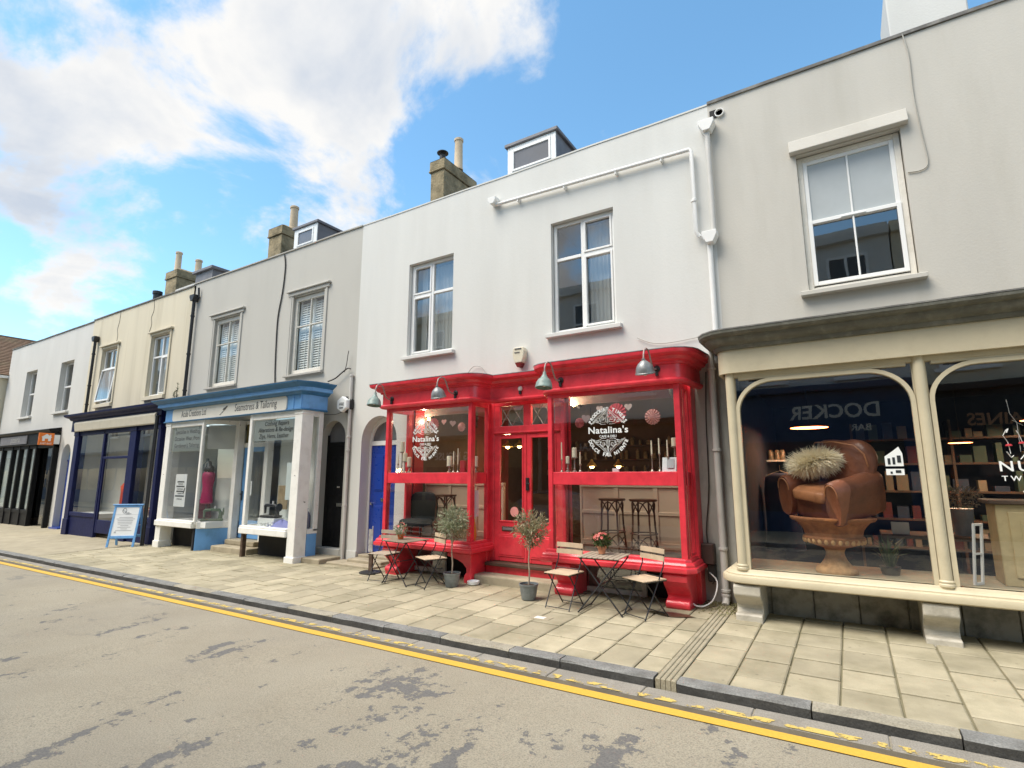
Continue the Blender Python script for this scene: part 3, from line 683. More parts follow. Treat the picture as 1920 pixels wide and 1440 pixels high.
def chimney(house, x0, x1, y0, y1, zt, pots, cowl=None):
    b = MB(); b.box(x0, x1, y0, y1, 7.2, zt-0.46)
    b.box(x0-0.05, x1+0.05, y0-0.05, y1+0.05, zt-0.46, zt-0.40); b.box(x0-0.03, x1+0.03, y0-0.03, y1+0.03, zt-0.40, zt-0.12)
    vs = [(x0-.03,y0-.03,zt-.12),(x1+.03,y0-.03,zt-.12),(x1+.03,y1+.03,zt-.12),(x0-.03,y1+.03,zt-.12),(x0+.14,y0+.16,zt),(x1-.14,y0+.16,zt),(x1-.14,y1-.16,zt),(x0+.14,y1-.16,zt)]
    b.add(vs, [(0,1,5,4),(1,2,6,5),(2,3,7,6),(3,0,4,7),(4,5,6,7)])
    c = b.build('chimney', M['chimney'], house, bevel=0.025, seg=2)
    cx = (x0+x1)/2
    for (py, ph, pr, dx) in pots:
        q = MB(); q.lathe([(pr*1.1,0),(pr*1.1,.06),(pr,.08),(pr*.92,ph-.1),(pr*1.08,ph-.09),(pr*1.08,ph-.02),(pr*.9,ph),(pr*.8,ph),(pr*.8,ph-.2)], (cx+dx, py, zt-.03), 18)
        q.build('chimney_pot', M['terracotta_pot'], c, smooth=35)
    if cowl:
        q = MB(); q.lathe([(.09,0),(.09,.18),(.07,.19)], (cx, cowl, zt-.02), 14); q.lathe([(.17,.24),(.17,.26),(.02,.33)], (cx, cowl, zt-.02), 16)
        for a in range(3): q.tube([(cx+.07*math.cos(a*2.1), cowl+.07*math.sin(a*2.1), zt+.16), (cx+.12*math.cos(a*2.1), cowl+.12*math.sin(a*2.1), zt+.23)], .008, 5)
        q.build('chimney_cowl', M['iron'], c, smooth=35)
    return c
def dormer(house, x0, x1, y0, y1, z0, zt, wx0, wx1, wz0, wz1, frame_mat, cheek):
    b = MB(); b.box(x0, x1, y0+.02, y1, z0, zt-.08, 0); b.box(x0-.06, x1+.06, y0-.06, y1, zt-.08, zt, 0)
    d = b.build('dormer', [cheek], house, bevel=0.01)
    q = MB(); q.box(x0, wx0, y0-.012, y0+.018, z0, zt-.085); q.box(wx1, x1, y0-.012, y0+.018, z0, zt-.085); q.box(wx0, wx1, y0-.012, y0+.018, wz1, zt-.085); q.box(wx0, wx1, y0-.012, y0+.018, z0, wz0)
    q.build('dormer_face', frame_mat, d, bevel=0.006)
    q = MB(); f = .05
    q.box(wx0, wx0+f, y0-.03, y0+.01, wz0, wz1); q.box(wx1-f, wx1, y0-.03, y0+.01, wz0, wz1); q.box(wx0+f, wx1-f, y0-.029, y0+.01, wz0, wz0+f); q.box(wx0+f, wx1-f, y0-.029, y0+.01, wz1-f, wz1)
    q.build('dormer_window_frame', M['upvc'], d, bevel=0.005)
    p_ = MB(); p_.quad((wx0+f,y0-.004,wz0+f),(wx1-f,y0-.004,wz0+f),(wx1-f,y0-.004,wz1-f),(wx0+f,y0-.004,wz1-f)); p_.build('pane', M['glass_dormer'], d, recalc=False)
    return d
M['glass_dormer'] = pm('dark_dormer_glass', (0.16,0.16,0.17), 0.05, 0.1, 2, 0, spec=0.6)
M['cheek'] = pm('dormer_lead_cheek', (0.17,0.165,0.175), 0.55, 0.15, 3, 0.2, 12)
def panelled_door(parent, x0, x1, z0, z1, y, mat, panels, name='door', depth=0.05):
    b = MB(); b.box(x0, x1, y, y+depth, z0, z1)
    for (a, c, d, e) in panels:                       # raised panels with a moulded edge
        b.box(x0+a, x0+c, y-.010, y+.004, d, e)
        b.box(x0+a+.03, x0+c-.03, y-.020, y+.004, d+.03, e-.03)
    return b.build(name, mat, parent, bevel=0.008)
GROUP_H = 'terraced houses of the shopping row'

# ------------------------------------------------------------------ white house with the red café
hw = thing('terraced_house', 'white rendered terraced house over the red café front', 'house', (-5.4, WY, 0), GROUP_H)
b = wall_mb(-9.42, -1.43, -0.5, 7.70, [(-7.87,-6.63,4.28,6.37), (-4.33,-3.10,4.28,6.41), (-9.13,-8.07,-0.5,3.05), (-7.62,-1.96,-0.5,3.22)], arches=[(-9.13,-8.07,2.52,3.05)])
b.build('wall', M['white_wall'], hw)
coping(hw, -9.42, -1.43, M['white_wall'], h=0.035, out=0.012)
roof_of(hw, -9.40, -1.45, M['slate'])
w1 = casement(hw, -7.86, -6.64, 4.29, 6.36, WY+0.10, [-7.27], [5.64], M['upvc'], M['glass_up'], sash=[(0,1),(0,0)])
sill(w1, -7.95, -6.55, 4.285, M['white_wall'])
curtain(w1, -7.55, -6.7, 4.33, 6.3, WY+0.30, M['net'], waves=9); curtain(w1, -7.74, -7.58, 4.33, 6.3, WY+0.31, M['net'], waves=3)
w2 = casement(hw, -4.32, -3.11, 4.29, 6.40, WY+0.10, [-3.74], [5.70], M['upvc'], M['glass_up'], sash=[(1,1),(1,0)])
sill(w2, -4.43, -3.0, 4.285, M['white_wall'])
curtain(w2, -3.70, -3.16, 4.33, 6.33, WY+0.32, M['net'], waves=7)
chimney(hw, -9.62, -9.12, 10.9, 12.45, 10.95, [(11.75, 1.05, 0.13, 0.1)], cowl=11.12)
dormer(hw, -5.92, -4.70, 9.3, 11.8, 7.6, 9.16, -5.80, -4.82, 8.46, 8.98, M['upvc'], M['cheek'])
# arched doorway with royal blue door
df = MB(); yD = WY+0.24
df.box(-9.13, -9.07, yD, yD+.08, -0.1, 2.52); df.box(-8.13, -8.07, yD, yD+.08, -0.1, 2.52); df.box(-9.07, -8.13, yD+.001, yD+.08, 2.42, 2.52)
n = 14
for i in range(n):
    a0, a1 = math.pi*i/n, math.pi*(i+1)/n; P = lambda a, r, q: (-8.6-r*math.cos(a), 2.52+q*math.sin(a))
    o0, o1, i0, i1 = P(a0,.53,.53), P(a1,.53,.53), P(a0,.45,.43), P(a1,.45,.43)
    df.prism([(o0[0],yD+.002,o0[1]),(o1[0],yD+.002,o1[1]),(i1[0],yD+.002,i1[1]),(i0[0],yD+.002,i0[1])], (0,.075,0))
df.build('door_frame', M['upvc'], hw, bevel=0.004)
d = panelled_door(hw, -9.07, -8.13, 0.10, 2.42, yD+.02, M['door_blue'], [(.12,.42,1.42,2.22),(.52,.82,1.42,2.22),(.12,.42,.22,1.12),(.52,.82,.22,1.12)])
q = MB(); q.box(-8.72,-8.48,yD+.004,yD+.022,1.20,1.27); q.build('letterbox', M['chrome'], d, bevel=.004)
q = MB(); q.lathe([(.022,0),(.022,.02),(.03,.035),(.028,.055),(0,.06)], (-8.98,yD+.02,1.15), 14, axis=(0,-1,0)); q.build('door_knob', M['chrome'], d, smooth=40)
q = MB(); pts = [(-8.6-.45*math.cos(math.pi*i/12), yD+.04, 2.52+.43*math.sin(math.pi*i/12)) for i in range(13)]; q.add(pts, [tuple(range(13))]); q.build('fanlight', M['glass_dormer'], hw, recalc=False)
q = MB(); q.box(-9.11,-8.09,WY+.02,yD+.25,-0.3,0.10); q.box(-9.10,-8.10,WY-.28,WY+.02,-0.3,0.045); q.build('doorstep', M['stone_step'], hw, bevel=.02, seg=2)
q = MB(); q.box(-9.45,-8.07,WY-.52,WY-.06,-0.3,-0.015); q.build('stone_kerb', M['stone_step'], hw, bevel=.02, seg=2)
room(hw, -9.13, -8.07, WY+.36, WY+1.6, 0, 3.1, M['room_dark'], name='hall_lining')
# projecting plinth pier between the arched door and the grey house
q = MB(); q.box(-9.42,-9.135,WY-.018,WY+.001,-.3,.16); q.build('plinth', M['white_wall'], hw, bevel=.006)

# ------------------------------------------------------------------ the red café front
FY = 7.6
sf = MB()
# posts, heads, sills of the two bays and the door recess: one joinery frame
XL0, XL1, XR0, XR1 = -7.65, -5.57, -4.05, -1.94
for x in (XL0, XL1-0.075, XR0, XR1-0.085):
    sf.box(x, x+(0.085 if x == XR1-0.085 else 0.075), FY-.035, FY+.045, 0.60, 3.08)
for a, c in ((XL0+.075, XL1-.075), (XR0+.075, XR1-.085)):
    sf.box(a, c, FY-.03, FY+.04, 2.985, 3.08); sf.box(a, c, FY-.03, FY+.045, 0.56, 0.635)
for xs_, sgn in ((XL0, 1), (XL1, -1), (XR0, 1), (XR1, -1)):                # the glazed returns
    xa, xb = (xs_, xs_+.06*sgn)
    sf.box(xa, xb, FY+.05, FY+.09, .63, 2.985); sf.box(xa, xb, 8.14, 8.30, .30, 3.08)
    sf.box(xa, xb, FY+.046, 8.14, 2.985, 3.08); sf.box(xa, xb, FY+.046, 8.14, .50, .635)
sf.box(XR1-.06, XR1+.05, 8.02, 8.29, -.1, 3.1); sf.box(XL1-.06, XL1+.02, 8.05, 8.20, .2, 3.1); sf.box(XR0-.02, XR0+.06, 8.05, 8.20, .2, 3.1)
shop = part_root('shopfront', hw); build_pieces(sf, 'frame_member', M['red'], shop, bevel=.008, seg=2)
q = MB()                                                                  # the deep shelf rail across each bay
for a, c in ((XL0+.075, XL1-.075), (XR0+.075, XR1-.085)): q.box(a, c, FY-.022, FY+.16, 1.615, 1.81)
for xs_, sgn in ((XL0, 1), (XL1, -1), (XR0, 1), (XR1, -1)): q.box(xs_+.004*sgn, xs_+.062*sgn, FY+.092, 8.14, 1.615, 1.81)
build_pieces(q, 'shelf_rail', M['red'], shop, bevel=.006)
# fascia, cornice and sill mouldings follow the bays, with rounded shoulders
def red_path(off, rec, xe=0.0):
    yb = 7.5-off; yr = rec-off
    return ([(-7.70-off*.6, 8.29), (-7.70-off*.6, yb), (-5.68, yb)] + [(-5.68+.22*math.sin(R(t)), yb+.22*(1-math.cos(R(t)))) for t in (25,50,75)] +
            [(-5.44, yr-.12), (-5.40, yr-.04), (-5.33, yr)] + [(-4.27, yr), (-4.20, yr-.04), (-4.16, yr-.12)] +
            [(-3.92-.22*math.sin(R(t)), yb+.22*(1-math.cos(R(t)))) for t in (75,50,25)] + [(-3.92, yb), (-2.05, yb)] + [(-2.05+.20*math.sin(R(t)), yb+.20*(1-math.cos(R(t)))) for t in (20,40,60,80)] + [(-1.80, 8.29)])
q = MB(); q.sweep(red_path(0, 7.95), [(0,3.05),(0,3.36),(-.06,3.36),(-.06,3.05)]); q.build('fascia', M['red'], shop, smooth=30)
q = MB(); q.sweep(red_path(0, 7.95), [(0,3.33),(.03,3.335),(.036,3.365),(.06,3.372),(.085,3.39),(.098,3.42),(.105,3.432),(.15,3.445),(.182,3.468),(.19,3.50),(.19,3.522),(-.06,3.552),(-.06,3.33)])
q.build('cornice', M['red'], shop, smooth=28)
q = MB(); q.sweep(red_path(0, 7.95), [(.196,3.524),(.196,3.534),(-.05,3.566),(-.05,3.556)]); q.build('flashing', M['lead'], shop)
q = MB(); q.sweep(red_path(0, 7.95), [(0,3.045),(.012,3.05),(.04,3.075),(.046,3.10),(.036,3.115),(.012,3.13),(0,3.132)]); q.build('fascia_moulding', M['red'], shop, smooth=28)
q = MB()
for P in ([(-7.66,8.29),(-7.66,FY-.04),(-5.56,FY-.04),(-5.56,8.2)], [(-4.06,8.2),(-4.06,FY-.04),(-1.98,FY-.04),(-1.93,FY+.01),(-1.93,8.29)]):
    q.sweep(P, [(0,.645),(.02,.64),(.03,.62),(.03,.60),(.055,.59),(.07,.565),(.07,.54),(.095,.53),(.10,.50),(.095,.47),(.07,.455),(-.05,.44),(-.05,.645)])
build_pieces(q, 'sill_moulding', M['red'], shop, smooth=28)
q = MB()
q.box(XL0+.05, XL1-.03, FY+.02, 8.75, .45, .60); q.box(XR0+.03, XR1-.05, FY+.02, 8.75, .45, .60); build_pieces(q, 'window_bed', M['wood_dark'], shop)
for a, c in ((XL0+.07, XL1-.07), (XR0+.07, XR1-.08)):                       # glazing
    pane(shop, a, c, 1.805, 2.99, FY, M['glass_shop']); pane(shop, a, c, .63, 1.62, FY, M['glass_shop'])
for xs_, sgn in ((XL0, 1), (XL1, -1), (XR0, 1), (XR1, -1)):
    for z0, z1 in ((.63,1.62),(1.80,2.99)):
        q = MB(); xx = xs_+.03*sgn; q.quad((xx,FY+.085,z0),(xx,8.145,z0),(xx,8.145,z1),(xx,FY+.085,z1)); q.build('pane', M['glass_shop'], shop, recalc=False)
q = MB()                                                                   # beaded stiles on the right return, as seen from the street
q.box(XR1, XR1+.018, FY+.10, FY+.14, .66, 3.0); q.box(XR1, XR1+.018, 7.93, 7.97, .66, 3.0); q.box(XR1, XR1+.012, FY+.14, 7.93, .66, .70); build_pieces(q, 'bead', M['red'], shop, bevel=.005)
# scrolled corbels under the bays
def corbel(x0, x1, mat, parent, top=.45, yt=7.50, yback=8.28, foot=7.63, z0=-.12, name='corbel'):
    P = [(yback, top), (yt+.02, top), (yt, top-.03), (yt+.005, top-.10), (yt+.05, top-.17), (yt+.12, top-.23), (yt+.18, top-.29), (yt+.20, top-.33), (foot+.02, .10), (foot-.03, .085), (foot-.055, .05), (foot-.05, .01), (foot-.03, -.02), (foot-.03, z0), (yback, z0)]
    q = MB(); q.prism([(x0, a, c) for a, c in P], (x1-x0, 0, 0)); return q.build(name, mat, parent, bevel=.018, seg=2)
corbel(-7.56, -7.26, M['red'], shop); corbel(-3.98, -3.66, M['red'], shop); corbel(-2.28, -1.95, M['red'], shop)
P = [(-5.58,8.0),(-5.58,7.56),(-6.12,7.56),(-6.05,7.6)]
q = MB()                                                                   # the long curved bracket at the café door corner
prof = [(-6.10,.44),(-5.585,.44),(-5.585,-.1),(-5.72,-.1),(-5.74,.02),(-5.72,.09),(-5.68,.13),(-5.69,.20),(-5.76,.27),(-5.87,.32),(-6.0,.35),(-6.10,.37)]
q.prism([(x, 7.62, z) for x, z in prof], (0, .5, 0)); q.build('corbel', M['red'], shop, bevel=.015, seg=2)
# cellar lights under the bays
for x0 in (-7.54, -3.73):
    q = MB(); x1 = x0+1.03; y = 8.08
    q.box(x0,x0+.07,y,y+.05,-.03,.44); q.box(x1-.07,x1,y,y+.05,-.03,.44); q.box(x0+.07,x1-.07,y+.001,y+.05,-.03,.05); q.box(x0+.07,x1-.07,y+.001,y+.05,.37,.44)
    cw = q.build('cellar_window', M['old_white'], shop, bevel=.006); pane(cw, x0+.065, x1-.065, .045, .375, y+.025, M['glass_up'])
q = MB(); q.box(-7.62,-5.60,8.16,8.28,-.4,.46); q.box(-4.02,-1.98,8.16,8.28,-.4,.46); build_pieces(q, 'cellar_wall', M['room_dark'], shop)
# the café door: two glazed leaves, leaded lights above
def glazed_leaf(x0, x1, gx0, gx1, y, z0=.285, z1=2.49, gz0=.97, gz1=2.42):
    q = MB(); q.box(x0,gx0,y,y+.05,z0,z1); q.box(gx1,x1,y,y+.05,z0,z1); q.box(gx0,gx1,y+.001,y+.05,gz1,z1); q.box(gx0,gx1,y+.001,y+.05,z0,gz0)
    q.box(gx0-.03,gx1+.03,y-.012,y+.004,.36,.74); q.box(gx0,gx1,y-.02,y+.004,.39,.71)
    for a, c, e, f in ((gx0-.02,gx0+.008,gz0-.02,gz1+.02),(gx1-.008,gx1+.02,gz0-.02,gz1+.02)): q.box(a,c,y-.012,y+.004,e,f)
    q.box(gx0,gx1,y-.011,y+.004,gz0-.02,gz0+.008); q.box(gx0,gx1,y-.011,y+.004,gz1-.008,gz1+.02)
    o = q.build('door', M['red'], hw, bevel=.006); pane(o, gx0-.004, gx1+.004, gz0-.004, gz1+.004, y+.025, M['glass_shop']); return o
DY = 8.15
dl = glazed_leaf(-5.47,-4.795,-5.35,-4.875,DY); dr = glazed_leaf(-4.785,-4.11,-4.70,-4.22,DY)
q = MB(); q.box(-5.30,-5.04,DY-.014,DY+.002,.795,.875); q.build('letterbox', M['wood_dark'], dl, bevel=.004)
q = MB(); q.box(-5.275,-5.065,DY-.022,DY-.01,.815,.855); q.build('letterbox_flap', M['cheek'], dl, bevel=.004)
q = MB(); q.lathe([(.085,0),(.085,.003)], (-5.05,DY+.012,1.13), 28, axis=(0,-1,0)); q.build('round_sticker', pm('pink_sticker', (0.72,0.30,0.27), .6, .1, 12, 0), dl)
q = MB(); q.box(-4.80,-4.74,DY-.022,DY+.002,1.50,1.72); q.tube([(-4.77,DY-.02,1.62),(-4.77,DY-.06,1.62),(-4.69,DY-.065,1.62)], .012, 8); q.build('door_handle', M['iron'], dr, bevel=.003)
q = MB(); q.box(-5.57,-5.47,DY-.01,DY+.07,.26,3.08); q.box(-4.11,-4.05,DY-.01,DY+.07,.26,3.08); q.box(-5.47,-4.11,DY-.02,DY+.07,2.495,2.64); q.box(-5.47,-4.11,DY-.008,DY+.07,3.01,3.10); q.box(-4.85,-4.70,DY-.008,DY+.07,2.64,3.01)
q.box(-5.47,-5.35,DY-.006,DY+.07,2.64,3.01); q.box(-4.22,-4.11,DY-.006,DY+.07,2.64,3.01); q.box(-5.49,-4.09,DY-.035,DY-.02,2.51,2.535)
tf = q.build('door_frame', M['red'], hw, bevel=.006)
for x0, x1 in ((-5.35,-4.85),(-4.70,-4.22)):
    pane(tf, x0-.004, x1+.004, 2.636, 3.014, DY+.03, M['glass_up']); q = MB(); w_ = (x1-x0)/2; y = DY+.022
    for i in range(2):
        for s_ in ((0,1),(1,0)):
            q.tube([(x0+i*w_, y, 2.64+.37*s_[0]), (x0+(i+1)*w_, y, 2.64+.37*s_[1])], .009, 6, flat=.6)
    q.build('lead_came', M['lead'], tf)
q = MB(); q.box(-5.56,-4.06,7.98,8.30,.215,.275); q.build('threshold', M['wood_dark'], hw, bevel=.012, seg=2)
q = MB(); q.box(-5.56,-4.06,8.04,8.28,-.1,.213); q.build('riser', M['red'], hw)
q = MB(); q.box(-5.74,-3.99,7.72,8.038,-.2,.10); q.build('doorstep', M['stone_step'], hw, bevel=.025, seg=2)
# café room
M['cafe_wall'] = pm('dark_cafe_wall', (0.10,0.060,0.038), .8, .25, 2, .1); M['cafe_red'] = pm('cafe_red_wall', (0.22,0.018,0.018), .7, .15, 2, .1)
room(hw, -7.60, -1.98, 8.61, 13.5, .28, 3.2, M['cafe_wall'], M['room_floor'], 'cafe_room', M['room'])
q = MB(); q.box(-7.60,-7.57,8.32,8.6,.3,3.2); q.box(-2.01,-1.98,8.32,8.6,.3,3.2); build_pieces(q, 'inner_jamb', M['red_in'], hw)
q = MB(); q.box(-7.6,-1.98,8.60,8.62,3.0,3.22); q.build('ceiling_edge', M['room'], hw)
M['tan_panel'] = pm('tan_panelling', (0.56,0.44,0.30), .6, .06, 3, .1)
q = MB()
for a, c in ((-7.56,-5.60),(-4.02,-2.02)):
    q.box(a, c, 8.68, 8.73, .60, 1.60); q.box(a, c, 8.655, 8.74, 1.56, 1.62)
    n = 3; w_ = (c-a)/n
    for i in range(n+1): q.box(max(a, a+i*w_-.04), min(c, a+i*w_+.04), 8.662, 8.68, .6, 1.56)
    q.box(a, c, 8.664, 8.68, .60, .70); q.box(a, c, 8.664, 8.68, 1.12, 1.18)
q.build('window_panelling', M['tan_panel'], hw, bevel=.006)
shop_red = shop
# old pier of grey render between café and the beige shop
q = MB(); q.box(-1.925,-1.40,WY-.022,WY+.002,-.3,3.42); q.build('pier', M['pier'] if 'pier' in M else M['taupe_wall'], hw)
q = MB(); q.box(-1.90,-1.43,WY-.032,WY-.02,-.3,.42); q.build('pier_foot', M['dirty_wall'], hw, bevel=.01)
# ------------------------------------------------------------------ taupe house with the beige shop (right)
hr = thing('terraced_house', 'pale taupe terraced house over the beige arched shop window', 'house', (2.5, WY, 0), GROUP_H)
b = wall_mb(-1.43, 7.0, -0.5, 7.72, [(-0.26,1.0,4.30,6.40), (-1.30,6.9,-0.5,3.25), (3.6,4.85,4.30,6.40)]); b.build('wall', M['taupe_wall'], hr)
coping(hr, -1.43, 7.0, M['dark_coping'], z=7.72, h=0.06, out=0.025); roof_of(hr, -1.41, 7.0, M['slate'])
for i, xo in enumerate((0.0, 3.86)):
    w = casement(hr, -0.25+xo, 0.99+xo, 4.31, 6.39, WY+0.09, [], [5.35], M['old_white'], M['glass_up'], fw=.07, bw=.02, lining=True, gm={(0,1): M['frost_top']} if 'frost_top' in M else None)
    q = MB(); a, c = -0.18+xo, .92+xo; y = WY+.075                      # two white sashes, each with a slim glazing bar
    for z0, z1, dy in ((5.32, 6.32, .03), (4.40, 5.38, 0.0)):
        s_ = .055; q.box(a, a+s_, y+dy, y+dy+.04, z0, z1); q.box(c-s_, c, y+dy, y+dy+.04, z0, z1); q.box(a+s_, c-s_, y+dy+.001, y+dy+.04, z0, z0+s_); q.box(a+s_, c-s_, y+dy+.001, y+dy+.04, z1-s_, z1)
        q.box((a+c)/2-.012, (a+c)/2+.012, y+dy+.004, y+dy+.038, z0+s_, z1-s_)
    q.box(.22+xo, .52+xo, y-.012, y, 5.335, 5.36); q.build('sash', M['upvc'], w, bevel=.005)
    sill(w, -.35+xo, 1.07+xo, 4.31, M['taupe_wall'], out=.12, h=.08)
    q = MB(); q.prism([(-.33+xo,WY,6.63),(-.33+xo,WY-.07,6.61),(-.33+xo,WY-.11,6.43),(-.33+xo,WY-.11,6.415),(-.33+xo,WY,6.415)], (1.42,0,0)); q.build('hood', M['taupe_wall'], w, bevel=.006)
    q = MB(); q.box(-.26+xo, -.252+xo, WY+.005, WY+.2, 4.3, 6.4); q.build('jamb_liner', M['old_white'], w)
# parapet stack above the roof at the far right
q = MB(); q.box(1.18,2.15,9.5,10.6,7.4,9.55); q.build('stack', M['offwhite_wall'], hr, bevel=.02)
# shopfront: beige joinery with arched heads
BY = 7.5
def beige_path(off=0.0, x1=6.9):
    r = .17; cx, cy = -1.22, BY+off+r
    return [(cx-r, 8.29)] + [(cx-r*math.cos(R(t)), cy-r*math.sin(R(t))) for t in (0,22,45,68,90)] + [(x1, BY+off)]
sf = MB()
for x in (-1.30, .72, 2.76, 4.80): sf.tube([(x+.055, BY-.01, .56), (x+.055, BY-.01, 3.1)], .058, 12)
sf.box(-1.30,-1.19,BY+.02,BY+.10,.55,3.1)
for x in (.72, 2.76, 4.80): sf.box(x-.012, x+.122, BY+.012, BY+.09, .56, 3.1)
sf.box(-1.28,6.9,BY-.03,BY+.08,3.035,3.10); sf.box(-1.28,6.9,BY-.02,BY+.10,.53,.60)
for x in (.72, 2.76, 4.80): sf.lathe([(.062,0),(.075,.01),(.075,.03),(.066,.04),(.072,.06),(.06,.075)], (x+.055,BY-.01,.585), 14)
sf.lathe([(.062,0),(.075,.01),(.075,.03),(.066,.04),(.072,.06),(.06,.075)], (-1.245,BY-.01,.585), 14)
shop = part_root('shopfront', hr); build_pieces(sf, 'frame_member', M['beige'], shop, smooth=35)
q = MB()
for x0, x1 in ((-1.19,.71),(.84,2.75),(2.88,4.79)):                       # three-centred arch bars
    rx, rz = .46, .42; zt = 3.0; T = .042
    def ring(t): return [(x0+rx-(rx-t)*math.cos(R(a)), zt-rz+(rz-t)*math.sin(R(a))) for a in range(0,91,9)] + [(x1-rx+(rx-t)*math.sin(R(a)), zt-rz+(rz-t)*math.cos(R(a))) for a in range(0,91,9)]
    A, B_ = ring(-.004), ring(T); n = len(A)
    for i in range(n-1): q.prism([(A[i][0],BY-.028,A[i][1]),(A[i+1][0],BY-.028,A[i+1][1]),(B_[i+1][0],BY-.028,B_[i+1][1]),(B_[i][0],BY-.028,B_[i][1])], (0,.08,0))
    q.box(x0-.004,x0+T,BY-.027,BY+.05,.6,zt-rz); q.box(x1-T,x1+.004,BY-.027,BY+.05,.6,zt-rz); q.box(x0+.05,x1-.05,BY-.02,BY+.05,3.0,3.035)
q.build('arched_frame', M['beige'], shop)
for x0, x1 in ((-1.20,.72),(.83,2.76),(2.87,4.80)): pane(shop, x0, x1, .59, 3.04, BY+.03, M['glass_shop'])
q = MB(); q.sweep(beige_path(-.11), [(0,3.09),(0,3.40),(-.05,3.40),(-.05,3.09)]); q.build('fascia', M['beige'], shop, smooth=30)
q = MB(); q.sweep(beige_path(-.11), [(0,3.395),(.03,3.40),(.05,3.43),(.055,3.45),(.09,3.465),(.13,3.50),(.15,3.535),(.155,3.55),(.20,3.56),(.23,3.59),(.235,3.625),(-.30,3.70),(-.3,3.395)]); q.build('cornice', M['cornice_grey'], shop, smooth=28)
q = MB(); q.sweep(beige_path(-.11), [(.24,3.628),(.24,3.645),(-.7,3.74),(-.7,3.72)]); q.build('flashing', M['dark_coping'], shop)
q = MB(); q.sweep(beige_path(-.02), [(0,.60),(.02,.595),(.03,.57),(.07,.56),(.085,.545),(.085,.53),(.12,.52),(.13,.49),(.125,.45),(.10,.435),(-.06,.42),(-.06,.60)]); q.build('sill_moulding', M['beige'], shop, smooth=28)
for x0 in (-1.36, .53, 2.42, 4.3):
    P = [(8.0,.42),(7.40,.42),(7.385,.39),(7.385,.30),(7.42,.26),(7.50,.21),(7.56,.16),(7.57,.12),(7.55,.075),(7.44,.07),(7.43,.05),(7.43,-.15),(8.0,-.15)]
    q = MB(); q.prism([(x0, a, c) for a, c in P], (.31,0,0)); q.build('bracket', M['white_bracket'], shop, bevel=.014, seg=2)
q = MB(); q.box(-1.28,6.9,7.97,8.0,-.3,.44); q.build('stall_wall', M['stall'], shop)
x = -1.0
while x < 4.5:
    q = MB(); q.box(x+.006, x+.474, 7.945, 7.972, -.05, .42); q.build('stall_board', M['stall'], shop, bevel=.006); x += .48
q = MB(); q.box(-1.30,6.9,7.54,8.75,.50,.565); q.build('window_bed', M['bed'], shop)
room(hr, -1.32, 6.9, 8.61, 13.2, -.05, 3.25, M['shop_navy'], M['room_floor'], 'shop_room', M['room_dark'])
q = MB(); q.box(-1.33,-1.30,7.62,8.60,.5,3.3); q.build('inner_jamb', M['room_dark'], hr)

shop_beige = shop
# ------------------------------------------------------------------ grey house with the blue shop
hg = thing('terraced_house', 'grey rendered terraced house over the blue tailoring shop', 'house', (-13.2, WY, 0), GROUP_H)
b = wall_mb(-17.0, -9.42, -0.5, 7.70, [(-15.62,-14.28,4.28,6.32), (-11.94,-10.66,4.28,6.36), (-10.46,-9.66,-0.5,3.02), (-16.2,-10.62,-0.5,3.25)], arches=[(-10.46,-9.66,2.62,3.02)]); b.build('wall', M['grey_wall'], hg)
coping(hg, -17.0, -9.42, M['concrete'], h=.04, out=.03); roof_of(hg, -16.98, -9.44, M['slate'])
for (x0, x1, z1) in ((-15.62,-14.28,6.32), (-11.94,-10.66,6.36)):
    w = casement(hg, x0, x1, 4.29, z1-.01, WY+.07, [(x0+x1)/2], [5.55], M['old_white'], M['glass'], fw=.11, bw=.03, rm=M['room'])
    sill(w, x0-.1, x1+.1, 4.285, M['concrete'], out=.09, h=.07)
    q = MB()                                                             # moulded surround with an entablature head
    for k, (o, pr) in enumerate(((.02,.018),(.075,.03))): 
        q.box(x0-.02-o, x0-.0-o+.05, WY-pr, WY, 4.28, z1+.05); q.box(x1-.05+o, x1+.02+o, WY-pr, WY, 4.28, z1+.05)
    q.box(x0-.16, x1+.16, WY-.045, WY, z1+.02, z1+.12); q.box(x0-.20, x1+.20, WY-.09, WY, z1+.12, z1+.155); q.box(x0-.18, x1+.18, WY-.07, WY, z1+.155, z1+.18)
    q.build('surround', M['grey_wall'], w, bevel=.008)
    q = MB(); n = 26                                                    # plantation shutters behind the glass
    for s_ in range(2):
        a = x0+.13+s_*((x1-x0)/2-.09); c = a+(x1-x0)/2-.17
        for zz, zt in ((4.42, 5.42), (5.52, z1-.14)):
            for k in range(int((zt-zz)/.062)):
                z = zz+.03+k*.062; q.add([(a,WY+.19,z-.028),(c,WY+.19,z-.028),(c,WY+.222,z+.030),(a,WY+.222,z+.030),(a,WY+.196,z-.031),(c,WY+.196,z-.031),(c,WY+.228,z+.027),(a,WY+.228,z+.027)], [(0,1,2,3),(4,7,6,5),(0,4,5,1),(3,2,6,7)])
        q.box(a-.045,a,WY+.185,WY+.22,4.38,z1-.1); q.box(c,c+.045,WY+.185,WY+.22,4.38,z1-.1); q.box(a,c,WY+.186,WY+.22,5.42,5.52); q.box((a+c)/2-.008,(a+c)/2+.008,WY+.178,WY+.186,4.45,z1-.16)
    sh = q.build('shutter', M['shutter'], w); sh['kind'] = 'stuff'
chimney(hg, -17.4, -16.62, 10.9, 12.0, 10.85, [(11.5, .95, .15, .15)])
dormer(hg, -13.68, -12.62, 9.4, 11.6, 7.6, 9.20, -13.52, -12.78, 8.55, 9.02, M['upvc'], M['cheek'])
